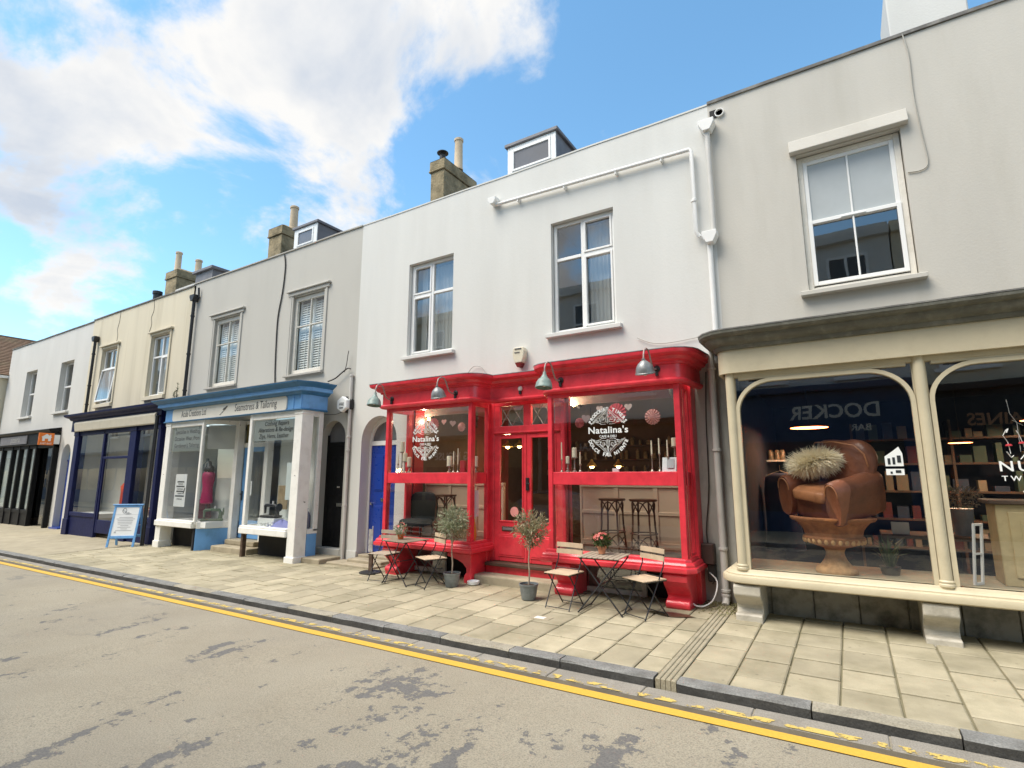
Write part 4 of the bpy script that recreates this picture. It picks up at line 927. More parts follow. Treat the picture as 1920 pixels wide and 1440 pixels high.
# arched black door
yD = WY+.16; d = panelled_door(hg, -10.40, -9.70, .17, 2.45, yD, M['black_paint'], [(.08,.31,1.3,2.2),(.39,.62,1.3,2.2),(.08,.31,.3,1.05),(.39,.62,.3,1.05)])
q = MB(); q.box(-10.02,-9.80,yD-.012,yD+.002,1.06,1.14); q.build('letterbox', M['chrome'], d, bevel=.004)
for x in (-9.98,-9.93): 
    q = MB(); q.lathe([(.02,0),(.026,.02),(.02,.04),(0,.045)], (x,yD,1.5), 12, axis=(0,-1,0)); q.build('door_knob', M['chrome'], d, smooth=40)
q = MB(); q.box(-10.46,-10.40,yD,yD+.06,0,2.7); q.box(-9.70,-9.66,yD,yD+.06,0,2.7); q.box(-10.40,-9.70,yD+.001,yD+.06,2.45,2.53); q.build('door_frame', M['black_paint'], hg, bevel=.004)
q = MB(); pts = [(-10.06-.40*math.cos(math.pi*i/12), yD+.03, 2.53+.50*math.sin(math.pi*i/12)) for i in range(13)]; q.add(pts, [tuple(range(13))]); q.build('fanlight', M['glass_dormer'], hg, recalc=False)
q = MB(); q.box(-10.46,-9.66,WY-.02,yD+.2,-.3,.16); q.build('sill_step', M['grey_wall'], hg, bevel=.012); q = MB(); q.box(-10.50,-9.55,WY-.62,WY-.022,-.3,.03); q.build('doorstep', M['stone_step'], hg, bevel=.02, seg=2)
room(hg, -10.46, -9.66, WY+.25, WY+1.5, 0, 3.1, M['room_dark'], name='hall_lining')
q = MB(); q.box(-10.52,-10.47,WY-.045,WY-.002,1.72,1.80); q.build('bell_push', M['white_vinyl'], hg, bevel=.006); q = MB(); q.box(-10.525,-10.465,WY-.05,WY-.002,1.56,1.68); q.build('key_safe', M['cheek'], hg, bevel=.012)
# blue shopfront
LY = 7.5; sf = MB()
def pil(q, x0, x1, y0, y1, z0, z1):
    q.box(x0, x1, y0, y1, z0, z1); q.box(x0-.025, x1+.025, y0-.025, y1+.01, z0, z0+.34); q.box(x0-.012, x1+.012, y0-.012, y1+.005, z1-.10, z1)
pil(sf, -10.42, -10.16, LY, LY+.30, -.3, 3.21); pil(sf, -16.09, -15.83, LY, LY+.3, -.3, 3.21)
sf.box(-15.83, -14.24, LY+.02, LY+.10, 3.06, 3.21); sf.box(-12.10, -10.42, LY+.02, LY+.10, 3.06, 3.21)
sf.box(-14.26, -14.18, LY+.01, LY+.09, .52, 3.21); sf.box(-12.14, -12.04, LY+.01, LY+.10, .52, 3.21)
# splayed lights back to the recessed door
def bar(q, x0, y0, x1, y1, z0, z1, t=.06):
    d_ = Vector((x1-x0, y1-y0)).normalized(); n_ = Vector((d_.y, -d_.x))*t/2
    q.prism([(x0+n_.x,y0+n_.y,z0),(x1+n_.x,y1+n_.y,z0),(x1-n_.x,y1-n_.y,z0),(x0-n_.x,y0-n_.y,z0)], (0,0,z1-z0))
bar(sf, -14.18, LY+.06, -13.80, 8.28, .43, .60, .09); bar(sf, -14.18, LY+.06, -13.80, 8.28, 3.10, 3.21, .08)
bar(sf, -12.10, LY+.08, -12.45, 8.28, .43, .60, .09); bar(sf, -12.10, LY+.08, -12.45, 8.28, 3.10, 3.21, .08)
sf.box(-13.86, -13.68, 8.18, 8.36, .12, 3.21); sf.box(-12.56, -12.40, 8.22, 8.38, .12, 3.21); sf.box(-13.70, -12.50, 8.36, 8.42, 2.50, 2.62); sf.box(-13.70, -12.50, 8.36, 8.42, 3.12, 3.21)
# right return, set back to the wall
sf.box(-10.235, -10.165, LY+.31, 8.06, 3.08, 3.21); sf.box(-10.24, -10.15, 7.95, 8.07, .55, 3.21); sf.box(-10.235, -10.15, LY+.31, 8.07, .50, .60)
shop = part_root('shopfront', hg); build_pieces(sf, 'frame_member', M['chip_white'], shop, bevel=.008)
q = MB(); q.box(-16.09,-14.22,LY-.05,LY+.12,.44,.58); q.box(-12.16,-10.42,LY-.05,LY+.12,.44,.58); q.box(-15.85,-14.20,LY-.03,LY+.1,.58,.62); q.box(-12.12,-10.43,LY-.03,LY+.1,.58,.62); build_pieces(q, 'sill', M['chip_white'], shop, bevel=.012)
pane(shop, -15.83, -14.25, .61, 3.07, LY+.06, M['glass_shop']); pane(shop, -12.05, -10.42, .61, 3.07, LY+.06, M['glass_shop'])
for (x0,y0,x1,y1) in ((-14.18,LY+.06,-13.80,8.24),(-12.10,LY+.08,-12.45,8.26),(-10.20,LY+.3,-10.20,8.0)):
    q = MB(); q.quad((x0,y0,.58),(x1,y1,.58),(x1,y1,3.12),(x0,y0,3.12)); q.build('pane', M['glass_shop'], shop, recalc=False)
q = MB(); bar(q, -14.20, LY+.07, -13.80, 8.24, -.3, .43, .05); q.box(-10.235,-10.155,LY+.31,8.06,-.3,.50); build_pieces(q, 'stall_riser', M['blue'], shop, bevel=.006)
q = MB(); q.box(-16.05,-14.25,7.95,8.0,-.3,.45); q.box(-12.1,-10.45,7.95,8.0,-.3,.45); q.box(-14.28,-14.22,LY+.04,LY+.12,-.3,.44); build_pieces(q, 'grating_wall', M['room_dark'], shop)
q = MB(); q.box(-12.14,-12.06,LY+.02,LY+.12,-.3,.44); q.build('brown_post', M['wood_dark'], shop, bevel=.006)
q = MB(); q.box(-13.72,-12.2,7.72,8.36,-.3,.04); q.box(-13.70,-12.45,8.05,8.40,.04,.16); build_pieces(q, 'doorstep', M['stone_step'], shop, bevel=.02, seg=2)
P = [(-16.12,8.29),(-16.12,LY-.03),(-10.16,LY-.03),(-10.09,LY+.10),(-10.09,8.1)]
q = MB(); q.sweep(P, [(0,3.20),(0,3.58),(-.08,3.58),(-.08,3.20)]); q.build('fascia', M['blue'], shop)
q = MB(); q.sweep(P, [(0,3.195),(.02,3.20),(.03,3.215),(.02,3.235),(0,3.24)]); q.build('fascia_bead', M['blue_dark'], shop)
q = MB(); q.box(-10.50,-10.44,LY-.045,LY-.03,3.24,3.56); q.box(-10.22,-10.17,LY-.045,LY-.03,3.24,3.56); build_pieces(q, 'fascia_block', M['blue'], shop, bevel=.004)
q = MB(); q.sweep(P, [(0,3.545),(.03,3.55),(.06,3.57),(.09,3.60),(.10,3.615),(-.08,3.615),(-.08,3.545)]); q.build('cornice_bed', M['blue_dark'], shop, smooth=28)
q = MB(); q.sweep(P, [(.10,3.615),(.16,3.62),(.16,3.70),(-.08,3.70),(-.08,3.615)]); q.build('cornice_band', M['blue'], shop)
q = MB(); q.sweep(P, [(.16,3.70),(.18,3.705),(.20,3.73),(.25,3.755),(.285,3.785),(.29,3.81),(-.08,3.86),(-.08,3.70)]); q.build('cornice', M['blue_dark'], shop, smooth=28)
q = MB(); q.sweep(P[:3], [(.293,3.812),(.293,3.822),(-.7,3.90),(-.7,3.885)]); q.build('flashing', M['lead'], shop)
q = MB()
x0, x1, z0, z1, rr_ = -15.70, -10.68, 3.225, 3.545, .07
pts = [(x0+rr_-rr_*math.cos(R(t)), z0+rr_-rr_*math.sin(R(t))) for t in range(0,91,30)] + [(x1-rr_+rr_*math.sin(R(t)), z0+rr_-rr_*math.cos(R(t))) for t in range(0,91,30)] + [(x1-rr_+rr_*math.cos(R(t)), z1-rr_+rr_*math.sin(R(t))) for t in range(0,91,30)] + [(x0+rr_-rr_*math.sin(R(t)), z1-rr_+rr_*math.cos(R(t))) for t in range(0,91,30)]
q.prism([(a, LY-.055, c) for a, c in pts], (0,.024,0)); sg = q.build('sign_board', M['sign_cream'], shop)
wall_text('sign_lettering', 'Acula Creations Ltd', .25, -14.62, LY-.058, 3.315, M['ink_grey'], shop, .004, sx=.60, shear=.06)
wall_text('sign_lettering', 'Seamstress & Tailoring', .26, -11.88, LY-.058, 3.32, M['ink_grey'], shop, .004, sx=.70, shear=.06)
q = MB(); q.tube([(-13.36,LY-.059,3.27),(-13.10,LY-.059,3.42)], .006, 5); q.tube([(-13.22,LY-.059,3.40),(-13.05,LY-.059,3.47)], .016, 5); q.build('needle_mark', M['ink_grey'], shop)
room(hg, -16.2, -10.62, 8.61, 10.4, .12, 3.2, M['tailor_wall'], M['room_floor'], 'shop_room')
q = MB(); q.box(-16.05,-13.86,LY+.12,8.9,.46,.60); q.box(-12.4,-10.25,LY+.12,8.04,.46,.60); q.box(-12.4,-10.68,8.041,8.6,.46,.60); build_pieces(q, 'window_bed', M['shutter'], shop)
q = MB(); q.box(-16.0,-13.9,8.50,8.54,.6,2.95); q.box(-12.3,-10.66,8.50,8.54,.6,2.9); build_pieces(q, 'display_back', M['tailor_panel'], shop)
q = MB(); q.box(-10.64,-10.25,8.075,8.115,-.3,3.2); q.build('return_panel', M['chip_white'], shop)
q = MB(); q.box(-16.2,-16.05,7.6,8.6,.4,3.2); q.build('inner_jamb', M['tailor_wall'], shop)
d = MB(); y = 8.38
d.box(-13.68,-13.56,y,y+.05,.17,2.50); d.box(-12.66,-12.54,y,y+.05,.17,2.50); d.box(-13.56,-12.66,y+.001,y+.05,.17,.62); d.box(-13.56,-12.66,y+.001,y+.05,2.38,2.50)
do = d.build('door', M['blue'], hg, bevel=.006); pane(do, -13.57, -12.65, .61, 2.39, y+.025, M['glass_shop'])
q = MB(); q.box(-13.64,-13.60,y-.015,y,1.12,1.36); q.tube([(-13.62,y-.01,1.28),(-13.62,y-.06,1.28),(-13.52,y-.065,1.28)], .011, 6); q.build('door_handle', M['iron'], do)
q = MB(); q.box(-13.50,-13.22,y-.004,y+.0,1.25,1.62); q.build('door_notice', M['paper'], do)
q = MB(); q.quad((-13.68,8.40,2.62),(-12.5,8.40,2.62),(-12.5,8.40,3.12),(-13.68,8.40,3.12)); q.build('transom_panel', pm('olive_blind', (0.16,0.135,0.05), .7, .1), hg, recalc=False)

shop_blue = shop
# ------------------------------------------------------------------ cream house with the navy shop
hc = thing('terraced_house', 'stained cream terraced house over the navy shop', 'house', (-20.6, WY, 0), GROUP_H)
b = wall_mb(-24.2, -17.0, -0.6, 7.66, [(-23.05,-21.85,4.30,6.33), (-19.38,-18.18,4.30,6.33), (-22.5,-16.9,-0.6,3.25)]); b.build('wall', M['cream_wall'], hc)
coping(hc, -24.2, -17.0, M['dark_coping'], z=7.66, h=.05, out=.03); roof_of(hc, -24.18, -17.02, M['slate'])
for i, x0 in enumerate((-23.05, -19.38)):
    x1 = x0+1.2
    w = casement(hc, x0+.01, x1-.01, 4.31, 6.32, WY+.08, [(x0+x1)/2], [5.62], M['upvc'], M['glass_up'], sash=[(1,0)] if i else ())
    sill(w, x0-.08, x1+.08, 4.31, M['cream_wall'], out=.09, h=.14)
    q = MB(); q.box(x0-.10, x0-.005, WY-.035, WY, 4.3, 6.42); q.box(x1+.005, x1+.10, WY-.035, WY, 4.3, 6.42); q.box(x0-.10, x1+.10, WY-.04, WY, 6.36, 6.44); q.box(x0-.16, x1+.16, WY-.10, WY, 6.44, 6.50); q.build('surround', M['cream_wall'], w, bevel=.008)
    if i: curtain(w, x0+.08, x1-.08, 4.36, 6.28, WY+.28, M['net'], waves=10)
    else:                                                               # the lower light stands open, hinged out at its top edge
        q = MB(); zt, a = 5.60, R(6); X0, X1 = x0+.0, x1-.06; h_ = 1.22
        f = frame(X0, WY+.05, zt, (1,0,0), Vector((0,math.sin(a),math.cos(a)))); t_ = MB(); wd = X1-X0
        t_.box(0,.06,-h_,0,-.02,.02); t_.box(wd-.06,wd,-h_,0,-.02,.02); t_.box(.06,wd-.06,-h_,-h_+.06,-.02,.02); t_.box(.06,wd-.06,-.06,0,-.02,.02)
        q.join(t_, f); os_ = q.build('open_light', M['upvc'], w, bevel=.005)
        g = MB(); g.add([f @ Vector(p) for p in ((.06,-h_+.06,0),(wd-.06,-h_+.06,0),(wd-.06,-.06,0),(.06,-.06,0))], [(0,1,2,3)]); g.build('pane', M['glass_up'], w, recalc=False)
        g = MB(); g.ellip((x0+.62,WY+.42,5.28),.16,.16,.13); g.tube([(x0+.62,WY+.42,5.38),(x0+.62,WY+.42,6.3)],.006,5); g.build('lampshade', pm('tan_lampshade',(0.45,0.33,0.2),.7,.1), w, smooth=60)
chimney(hc, -24.85, -23.92, 10.9, 12.5, 10.72, [(11.2, .95, .13, -.2), (11.9, .75, .14, .15)])
q = MB(); q.box(-21.1,-19.9,10.3,11.6,7.5,9.55); q.box(-21.2,-19.8,10.2,11.7,9.55,9.66); q.build('dormer', M['cheek'], hc, bevel=.01)
q = MB(); q.box(-20.3,-18.95,9.25,10.6,7.4,8.46); q.build('roof_box', M['offwhite_wall'], hc, bevel=.01); q = MB(); q.lathe([(.14,0),(.14,1.2),(.17,1.2),(.17,1.32),(.10,1.32)],(-22.2,9.5,7.5),12); q.build('vent_pipe', M['iron'], hc, smooth=35)
NYY = 7.62; sf = MB()
for x0, x1 in ((-22.55,-22.22),(-18.50,-18.10),(-16.80,-16.62)): sf.box(x0,x1,NYY,NYY+.25,-.4,3.25); sf.box(x0-.02,x1+.02,NYY-.02,NYY+.2,-.4,.35); sf.box(x0-.02,x1+.02,NYY-.02,NYY+.2,3.10,3.25)
sf.box(-20.36,-20.24,NYY+.02,NYY+.12,-.2,3.2); sf.box(-22.22,-20.36,NYY+.02,NYY+.12,.45,.58); sf.box(-18.10,-16.80,NYY+.02,NYY+.12,.45,.58); sf.box(-20.24,-18.5,NYY+.03,NYY+.10,2.28,2.36)
sf.box(-22.22,-20.36,NYY+.05,NYY+.1,-.4,.45); sf.box(-18.10,-16.80,NYY+.05,NYY+.1,-.4,.45); sf.box(-22.5,-16.7,NYY+.02,NYY+.14,3.10,3.25)
sf.box(-20.24,-20.14,NYY+.04,NYY+.09,.0,2.28); sf.box(-18.60,-18.50,NYY+.04,NYY+.09,.0,2.28); sf.box(-20.14,-18.60,NYY+.041,NYY+.09,0,.4)
shop = part_root('shopfront', hc); build_pieces(sf, 'frame_member', M['navy'], shop, bevel=.01)
pane(shop,-22.22,-20.36,.57,3.11,NYY+.06,M['glass_shop']); pane(shop,-18.10,-16.80,.57,3.11,NYY+.06,M['glass_shop']); pane(shop,-20.24,-18.5,2.35,3.11,NYY+.06,M['glass_shop']); pane(shop,-20.15,-18.59,.39,2.29,NYY+.065,M['glass_shop'])
q = MB(); P = [(-22.72,8.29),(-22.72,NYY-.06),(-16.58,NYY-.06),(-16.58,8.29)]; q.sweep(P, [(0,3.25),(0,3.62),(.04,3.63),(.07,3.67),(.08,3.70),(.14,3.72),(.20,3.76),(.21,3.82),(-.6,3.90),(-.6,3.25)]); q.build('cornice', M['navy'], shop, smooth=28)
q = MB(); q.prism([(-22.35,NYY-.07,3.22),(-22.35,NYY-.10,3.26),(-22.35,NYY-.14,3.50),(-22.35,NYY-.10,3.56),(-22.35,NYY-.07,3.56)], (5.55,0,0)); q.build('awning_box', M['awning'], shop, bevel=.01)
q = MB(); q.box(-22.40,-20.30,8.62,8.66,.5,3.15); q.box(-20.22,-18.55,8.95,9.0,-.1,3.15); q.box(-18.2,-16.9,8.62,8.66,.5,3.15); build_pieces(q, 'display_back', M['pale_shop'], shop)
room(hc, -22.45, -16.95, 8.61, 12.2, -.1, 3.2, M['pale_shop'], M['room_floor'], 'shop_room'); q = MB(); q.box(-22.2,-20.4,NYY+.15,8.6,.42,.55); q.box(-18.1,-16.85,NYY+.15,8.6,.42,.55); build_pieces(q, 'window_bed', M['shutter'], shop)
q = MB(); q.box(-22.54,-22.45,NYY+.25,8.65,-.2,3.2); q.box(-16.95,-16.86,NYY+.25,8.65,-.2,3.2); q.box(-22.5,-16.9,NYY+.2,8.65,3.2,3.25); build_pieces(q, 'inner_jamb', M['pale_shop'], shop)

shop_navy = shop
# ------------------------------------------------------------------ off-white house with the black shop
ho = thing('terraced_house', 'off-white terraced house over the black pizzeria front', 'house', (-28.5, WY, 0), GROUP_H)
b = wall_mb(-33.0, -24.2, -0.7, 7.60, [(-30.65,-29.40,4.27,6.30), (-26.85,-25.60,4.27,6.30), (-25.52,-24.72,-0.7,2.95), (-32.9,-25.85,-0.7,3.45)], arches=[(-25.52,-24.72,2.45,2.95)]); b.build('wall', M['offwhite_wall'], ho)
coping(ho, -33.0, -24.2, M['dark_coping'], z=7.60, h=.05, out=.03); roof_of(ho, -32.98, -24.22, M['slate'], z0=7.2)
for x0 in (-30.65, -26.85):
    w = casement(ho, x0+.01, x0+1.24, 4.28, 6.29, WY+.18, [], [5.30], M['upvc'], M['glass_up'], fw=.07, bw=.07); sill(w, x0-.1, x0+1.35, 4.275, M['offwhite_wall'], out=.10, h=.10)
    curtain(w, x0+.1, x0+1.15, 4.34, 6.2, WY+.38, M['net'], waves=9)
d = panelled_door(ho, -25.48, -24.76, -.12, 2.30, WY+.2, M['door_blue'], [(.08,.33,1.2,2.1),(.39,.64,1.2,2.1),(.08,.33,.1,1.0),(.39,.64,.1,1.0)])
q = MB(); pts = [(-25.12-.40*math.cos(math.pi*i/12), WY+.22, 2.34+.58*math.sin(math.pi*i/12)) for i in range(13)]; q.add(pts, [tuple(range(13))]); q.build('fanlight', M['blue'], ho, recalc=False)
q = MB(); q.box(-25.52,-24.72,WY+.19,WY+.26,2.30,2.36); q.box(-25.5,-24.7,WY-.1,WY+.4,-.5,-.12); q.build('door_frame', M['door_blue'], ho)
sf = MB(); y = 8.13
for x in (-32.8,-31.6,-30.4,-29.55,-28.6,-27.75,-26.0): sf.box(x,x+.13,y,y+.16,-.4,2.98)
sf.box(-32.8,-25.87,y+.02,y+.16,2.85,2.98); sf.box(-32.8,-27.6,y+.02,y+.16,.28,.42); sf.box(-32.8,-27.6,y+.04,y+.12,-.5,.28)
shop = part_root('shopfront', ho); build_pieces(sf, 'frame_member', M['black_paint'], shop, bevel=.008)
q = MB(); q.box(-32.85,-25.87,y-.12,y+.17,2.98,3.42); q.prism([(-32.9,y+.1,3.42),(-32.9,y-.16,3.42),(-32.9,y-.24,3.50),(-32.9,y-.24,3.54),(-32.9,y+.17,3.62)], (7.05,0,0)); q.build('fascia', M['black_paint'], shop, bevel=.01)
q = MB(); q.box(-31.4,-28.3,y-.15,y-.12,3.04,3.38); q.build('sign_board', M['cheek'], shop, bevel=.006)
wall_text('sign_lettering', 'pizzeria', .34, -29.6, y-.155, 3.13, M['pale_letters'], shop, .01)
XS = (-32.8,-31.6,-30.4,-29.55,-28.6,-27.75)
for i in range(5): pane(shop, XS[i]+.12, XS[i+1]+.01, .41, 2.86, y+.08, M['glass_shop'])
pane(shop, -27.63, -25.99, -.1, 2.86, y+.2, M['glass_shop'])
for i in range(5): curtain(shop, XS[i]+.14, XS[i+1]-.01,   .45, 2.84, y+.14, M['blind'], waves=4, amp=.01, name='blind')
room(ho, -32.9, -25.85, 8.61, 11.5, -.2, 3.4, M['room_dark'], M['room_floor'], 'shop_room')

# ------------------------------------------------------------------ gabled house beyond the row
hh = thing('gabled_house', 'cream gabled house with a brown tiled roof at the far left', 'house', (-37.5, 8, 0))
b = MB(); xa, xb, xm = -42.0, -33.15, -37.5; ze, zr = 6.5, 9.05
b.prism([(xa,8.05,-.8),(xb,8.05,-.8),(xb,8.05,ze),(xm,8.05,zr),(xa,8.05,ze)], (0,3.4,0)); b.build('wall', M['buff_wall'], hh)
def roof_slope(xe, sgn):
    b = MB(); n = 26; L_ = math.hypot(xm-xe, zr-ze); ux = Vector((xm-xe, 0, zr-ze)).normalized(); nn = Vector((-ux.z*sgn*-1, 0, abs(ux.x)))
    nn = Vector((ux.z*(1 if sgn > 0 else -1), 0, abs(ux.x))); s0 = Vector((xe, 7.75, ze)) - ux*.25
    for i in range(n):                           # overlapping courses of tiles
        a = s0+ux*(L_+.3)*i/n; c = s0+ux*(L_+.3)*(i+1.15)/n
        b.add([a+nn*.055, c+nn*.02, c+nn*.02+Vector((0,3.9,0)), a+nn*.055+Vector((0,3.9,0)), a, a+Vector((0,3.9,0))], [(0,3,2,1),(0,4,5,3)])
    return b
b = roof_slope(xb, 1); b.join(roof_slope(xa, -1)); r_ = b.build('roof', M['tile_roof'], hh, recalc=False); 
q = MB(); q.tube([(xb-.0,7.75,ze-.12),(xm,7.75,zr-.08)], .07, 4); q.tube([(xa,7.75,ze-.12),(xm,7.75,zr-.08)], .07, 4); q.box(xb+.05,xb+.2,7.7,11.6,ze-.25,ze-.13); q.build('bargeboard', M['upvc'], hh)
M_done = True
# ------------------------------------------------------------------ the other side of the street (seen mirrored in the shop windows)
def opposite(x0, x1, label, up, low, fz0, fz1, wins, texts=()):
    h = thing('opposite_house', label, 'house', ((x0+x1)/2, -5, 0), 'houses across the street')
    q = MB(); q.box(x0, x1, -9.5, -5.0, -.6, 10.6); q.build('wall', up, h); q = MB(); q.box(x0, x1, -5.0, -4.75, 10.1, 10.35); q.build('eaves_cornice', up, h)
    q = MB(); q.box(x0+.1, x1-.1, -5.0, -4.86, -.6, fz1); q.build('shopfront', low, h)
    q = MB(); q.box(x0+.05, x1-.05, -5.0, -4.62, fz1, fz1+.22); q.build('cornice', low, h, bevel=.03)
    n = max(2, int((x1-x0)/2.6)); s_ = (x1-x0-.5)/n
    for i in range(n):
        a = x0+.35+i*s_; q = MB(); q.box(a, a+s_-.25, -4.87, -4.855, .6, fz0-.15); q.build('shop_window', M['opp_glass'], h)
    for wx, zb in [(w_, z_) for w_ in wins for z_ in (4.9, 7.7)]:
        q = MB(); a, c, z0, z1 = wx-.62, wx+.62, zb, zb+1.9
        q.box(a,a+.09,-5.0,-4.93,z0,z1); q.box(c-.09,c,-5.0,-4.93,z0,z1); q.box(a+.09,c-.09,-5.0,-4.931,z0,z0+.09); q.box(a+.09,c-.09,-5.0,-4.931,z1-.09,z1); q.box(a+.09,c-.09,-5.0,-4.932,zb+.9,zb+.98); q.box(wx-.04,wx+.04,-5.0,-4.933,z0+.09,z1-.09); q.box(a-.12,c+.12,-5.0,-4.88,z0-.1,z0)
        w = q.build('window', M['upvc'], h); pane(w, a+.08, c-.08, z0+.08, z1-.08, -4.97, M['opp_glass'])
    for (t, size, x, z, mt) in texts: wall_text('sign_lettering', t, size, x, -4.85, z, M[mt], h, .02, ux=(-1,0,0))
    return h
M['opp_glass'] = pm('dark_opposite_glass', (0.03,0.035,0.04), .08, .1, 2, 0, spec=.6)
M['opp_navy'] = pm('deep_blue_shopfront', (0.018,0.045,0.10), .5, .1); M['opp_black'] = pm('black_shopfront', (0.012,0.012,0.013), .5, .1); M['opp_olive'] = pm('olive_shopfront', (0.13,0.115,0.06), .6, .1)
M['copper_letters'] = pm('copper_letters', (0.40,0.20,0.10), .5, .1); M['stone_letters'] = pm('pale_stone_letters', (0.60,0.58,0.52), .5, .1)
opposite(-3.3, 1.9, 'cream house with a blue bar front, mirrored in the beige shop window', M['white_wall'], M['opp_navy'], 3.0, 4.45, (-2.2, 0.6), (('DOCKER', .62, -.25, 3.6, 'stone_letters'), ('BAR', .3, .45, 3.15, 'stone_letters')))
opposite(1.95, 9.0, 'buff house with copper lettering, mirrored in the right beige arch', M['buff_wall'], M['opp_black'], 2.9, 4.2, (3.2, 6.5), (('RAINES', .45, 3.75, 3.2, 'copper_letters'),))
opposite(-11.8, -3.35, 'pale grey house with a black shopfront, mirrored in the right café bay', M['offwhite_wall'], M['opp_black'], 2.5, 3.7, (-9.6, -6.8, -4.6), (('THE', .42, -7.6, 2.75, 'pale_letters'), ('RAL', .42, -9.0, 2.75, 'pale_letters')))
opposite(-20.5, -11.85, 'tan house with an olive shopfront, mirrored in the left café bay', M['cream_wall'], M['opp_olive'], 2.3, 3.4, (-18.6, -15.6, -13.2), (('G HOUSE', .5, -15.9, 2.5, 'stone_letters'),))
opposite(-120, -45.05, 'far grey terrace across the street, mirrored in the navy shop window', M['offwhite_wall'], M['opp_navy'], 2.5, 3.5, (-52, -49, -46.5))
opposite(-45, -20.55, 'long white house across the street, mirrored in the tailoring shop window', M['white_wall'], M['opp_navy'], 2.5, 3.5, (-42, -38, -34, -30, -26, -22.5))
# parked hatchback across the road
def car(x, y):
    c = thing('parked_car', 'silver blue hatchback parked across the street, mirrored in the right café bay', 'car', (x, y, RZ(x)))
    z = 0.0; prof = [(-2.0,.35),(-2.02,.62),(-1.9,.86),(-1.62,.96),(-1.05,1.36),(-.7,1.47),(.35,1.48),(.8,1.36),(1.32,.98),(1.9,.84),(2.02,.64),(2.0,.35),(1.7,.25),(-1.7,.25)]
    q = MB()
    ring = lambda yy, k: [(px, yy*(1-.13*max(0, (pz-.9)/.6))*k, pz) for px, pz in prof]
    A, B_, C_, D_ = ring(-.80, 1), ring(-.86, 1), ring(.86, 1), ring(.80, 1); n = len(prof)
    A = [(p[0]*.97, p[1], p[2]) for p in A]; D_ = [(p[0]*.97, p[1], p[2]) for p in D_]
    q.v = A+B_+C_+D_
    for r_ in range(3):
        for i in range(n): q.f.append((r_*n+i, r_*n+(i+1) % n, (r_+1)*n+(i+1) % n, (r_+1)*n+i)); q.m.append(0)
    q.f += [tuple(range(n)), tuple(range(4*n-1, 3*n-1, -1))]; q.m += [0, 0]
    q.build('body', pm('silver_blue_car_paint', (0.30,0.36,0.42), .25, .05, 3, 0, metal=.5, coat=.8), c, smooth=30, local=True)
    g = MB()
    for s_ in (-1, 1):
        yy = s_*.80
        for P in ([(-1.15,1.0),(-.05,1.0),(-.05,1.40),(-.62,1.40),(-.9,1.28)], [(.03,1.0),(1.05,1.0),(.72,1.30),(.3,1.40),(.03,1.40)]):
            g.add([(px, s_*(.875-.13*max(0,(pz-.9)/.6)*.86), pz) for px, pz in P], [tuple(range(len(P)))])
    g.build('side_glass', M['opp_glass'], c, local=True, recalc=False)
    for wx in (-1.28, 1.28):
        for s_ in (-1, 1):
            t = MB(); t.lathe([(.30,-.1),(.33,-.06),(.33,.06),(.30,.1),(.2,.1),(.18,.06),(.05,.09),(0,.09)], (wx, s_*.76, .33), 20, axis=(0,s_,0)); t.build('wheel', M['iron'], c, smooth=35, local=True)
    for s_ in (-1, 1):
        t = MB(); t.ellip((1.93, s_*.58, .72), .06, .16, .07, 10, 6); t.build('headlight', M['chrome'], c, smooth=60, local=True)
        t = MB(); t.ellip((-1.93, s_*.62, .80), .05, .12, .09, 10, 6); t.build('tail_light', M['cafe_red'], c, smooth=60, local=True)
    return c
car(-8.3, -0.35)

# ------------------------------------------------------------------ pipes, cables and boxes on the walls
def hopper(q, x, y, z, s=.13, h=.2):
    P = [(-s,0),(s,0),(s,-.07),(s*.45,-h),(-s*.45,-h),(-s,-.07)]
    q.prism([(x+a, y, z+c) for a, c in P], (0, -.17, 0))
dp = thing('downpipe', 'grey painted downpipe with two box hoppers between the white and taupe houses', 'drainpipe', (-1.55, 8.2, 0))
q = MB(); hopper(q, -1.44, 8.28, 7.36, .12, .19); q.build('hopper', M['pipe_white'], dp, bevel=.006)
q = MB(); q.box(-1.40,-1.29,8.285,8.31,7.44,7.58); q.build('outlet_hole', M['black_paint'], dp); q = MB(); q.lathe([(.07,0),(.07,.04),(.058,.04),(.058,0)], (-1.25,8.30,7.5), 16, axis=(0,-1,0)); q.build('outlet_collar', M['pipe_white'], dp, smooth=40)
q = MB(); q.tube([(-1.44,8.20,7.2),(-1.44,8.20,5.5)], .042, 10); q.build('upper_pipe', M['pipe_grey'], dp, smooth=60)
q = MB(); hopper(q, -1.50, 8.28, 5.48, .11, .19); q.build('hopper', M['pipe_white'], dp, bevel=.006)
q = MB(); q.tube([(-1.52,8.24,5.3),(-1.52,8.24,3.72)], .04, 10); q.build('middle_pipe', M['pipe_white'], dp, smooth=60)
q = MB(); q.tube([(-1.60,8.17,3.6),(-1.60,8.17,.04)], .05, 12)
q.tube([(-1.60,8.17,.12),(-1.60,8.14,.05),(-1.60,8.06,.0)], .05, 12); q.build('lower_pipe', M['pipe_grey'], dp, smooth=60)
for z in (3.3, 2.1, .72, .16, .10):
    q = MB(); q.lathe([(.05,0),(.064,.005),(.064,.035),(.05,.04)], (-1.60,8.17,z), 14); q.build('joint_collar', M['pipe_grey'], dp, smooth=40)
wp = thing('waste_pipe', 'white sloping waste pipe running across the white house above its windows', 'pipe', (-3.6, 8.2, 6.9))
q = MB(); q.tube([(-5.53,8.22,7.10),(-1.74,8.22,6.985),(-1.71,8.22,6.95),(-1.71,8.22,5.55),(-1.66,8.24,5.46)], .033, 10); q.build('pipe', M['pipe_white'], wp, smooth=40)
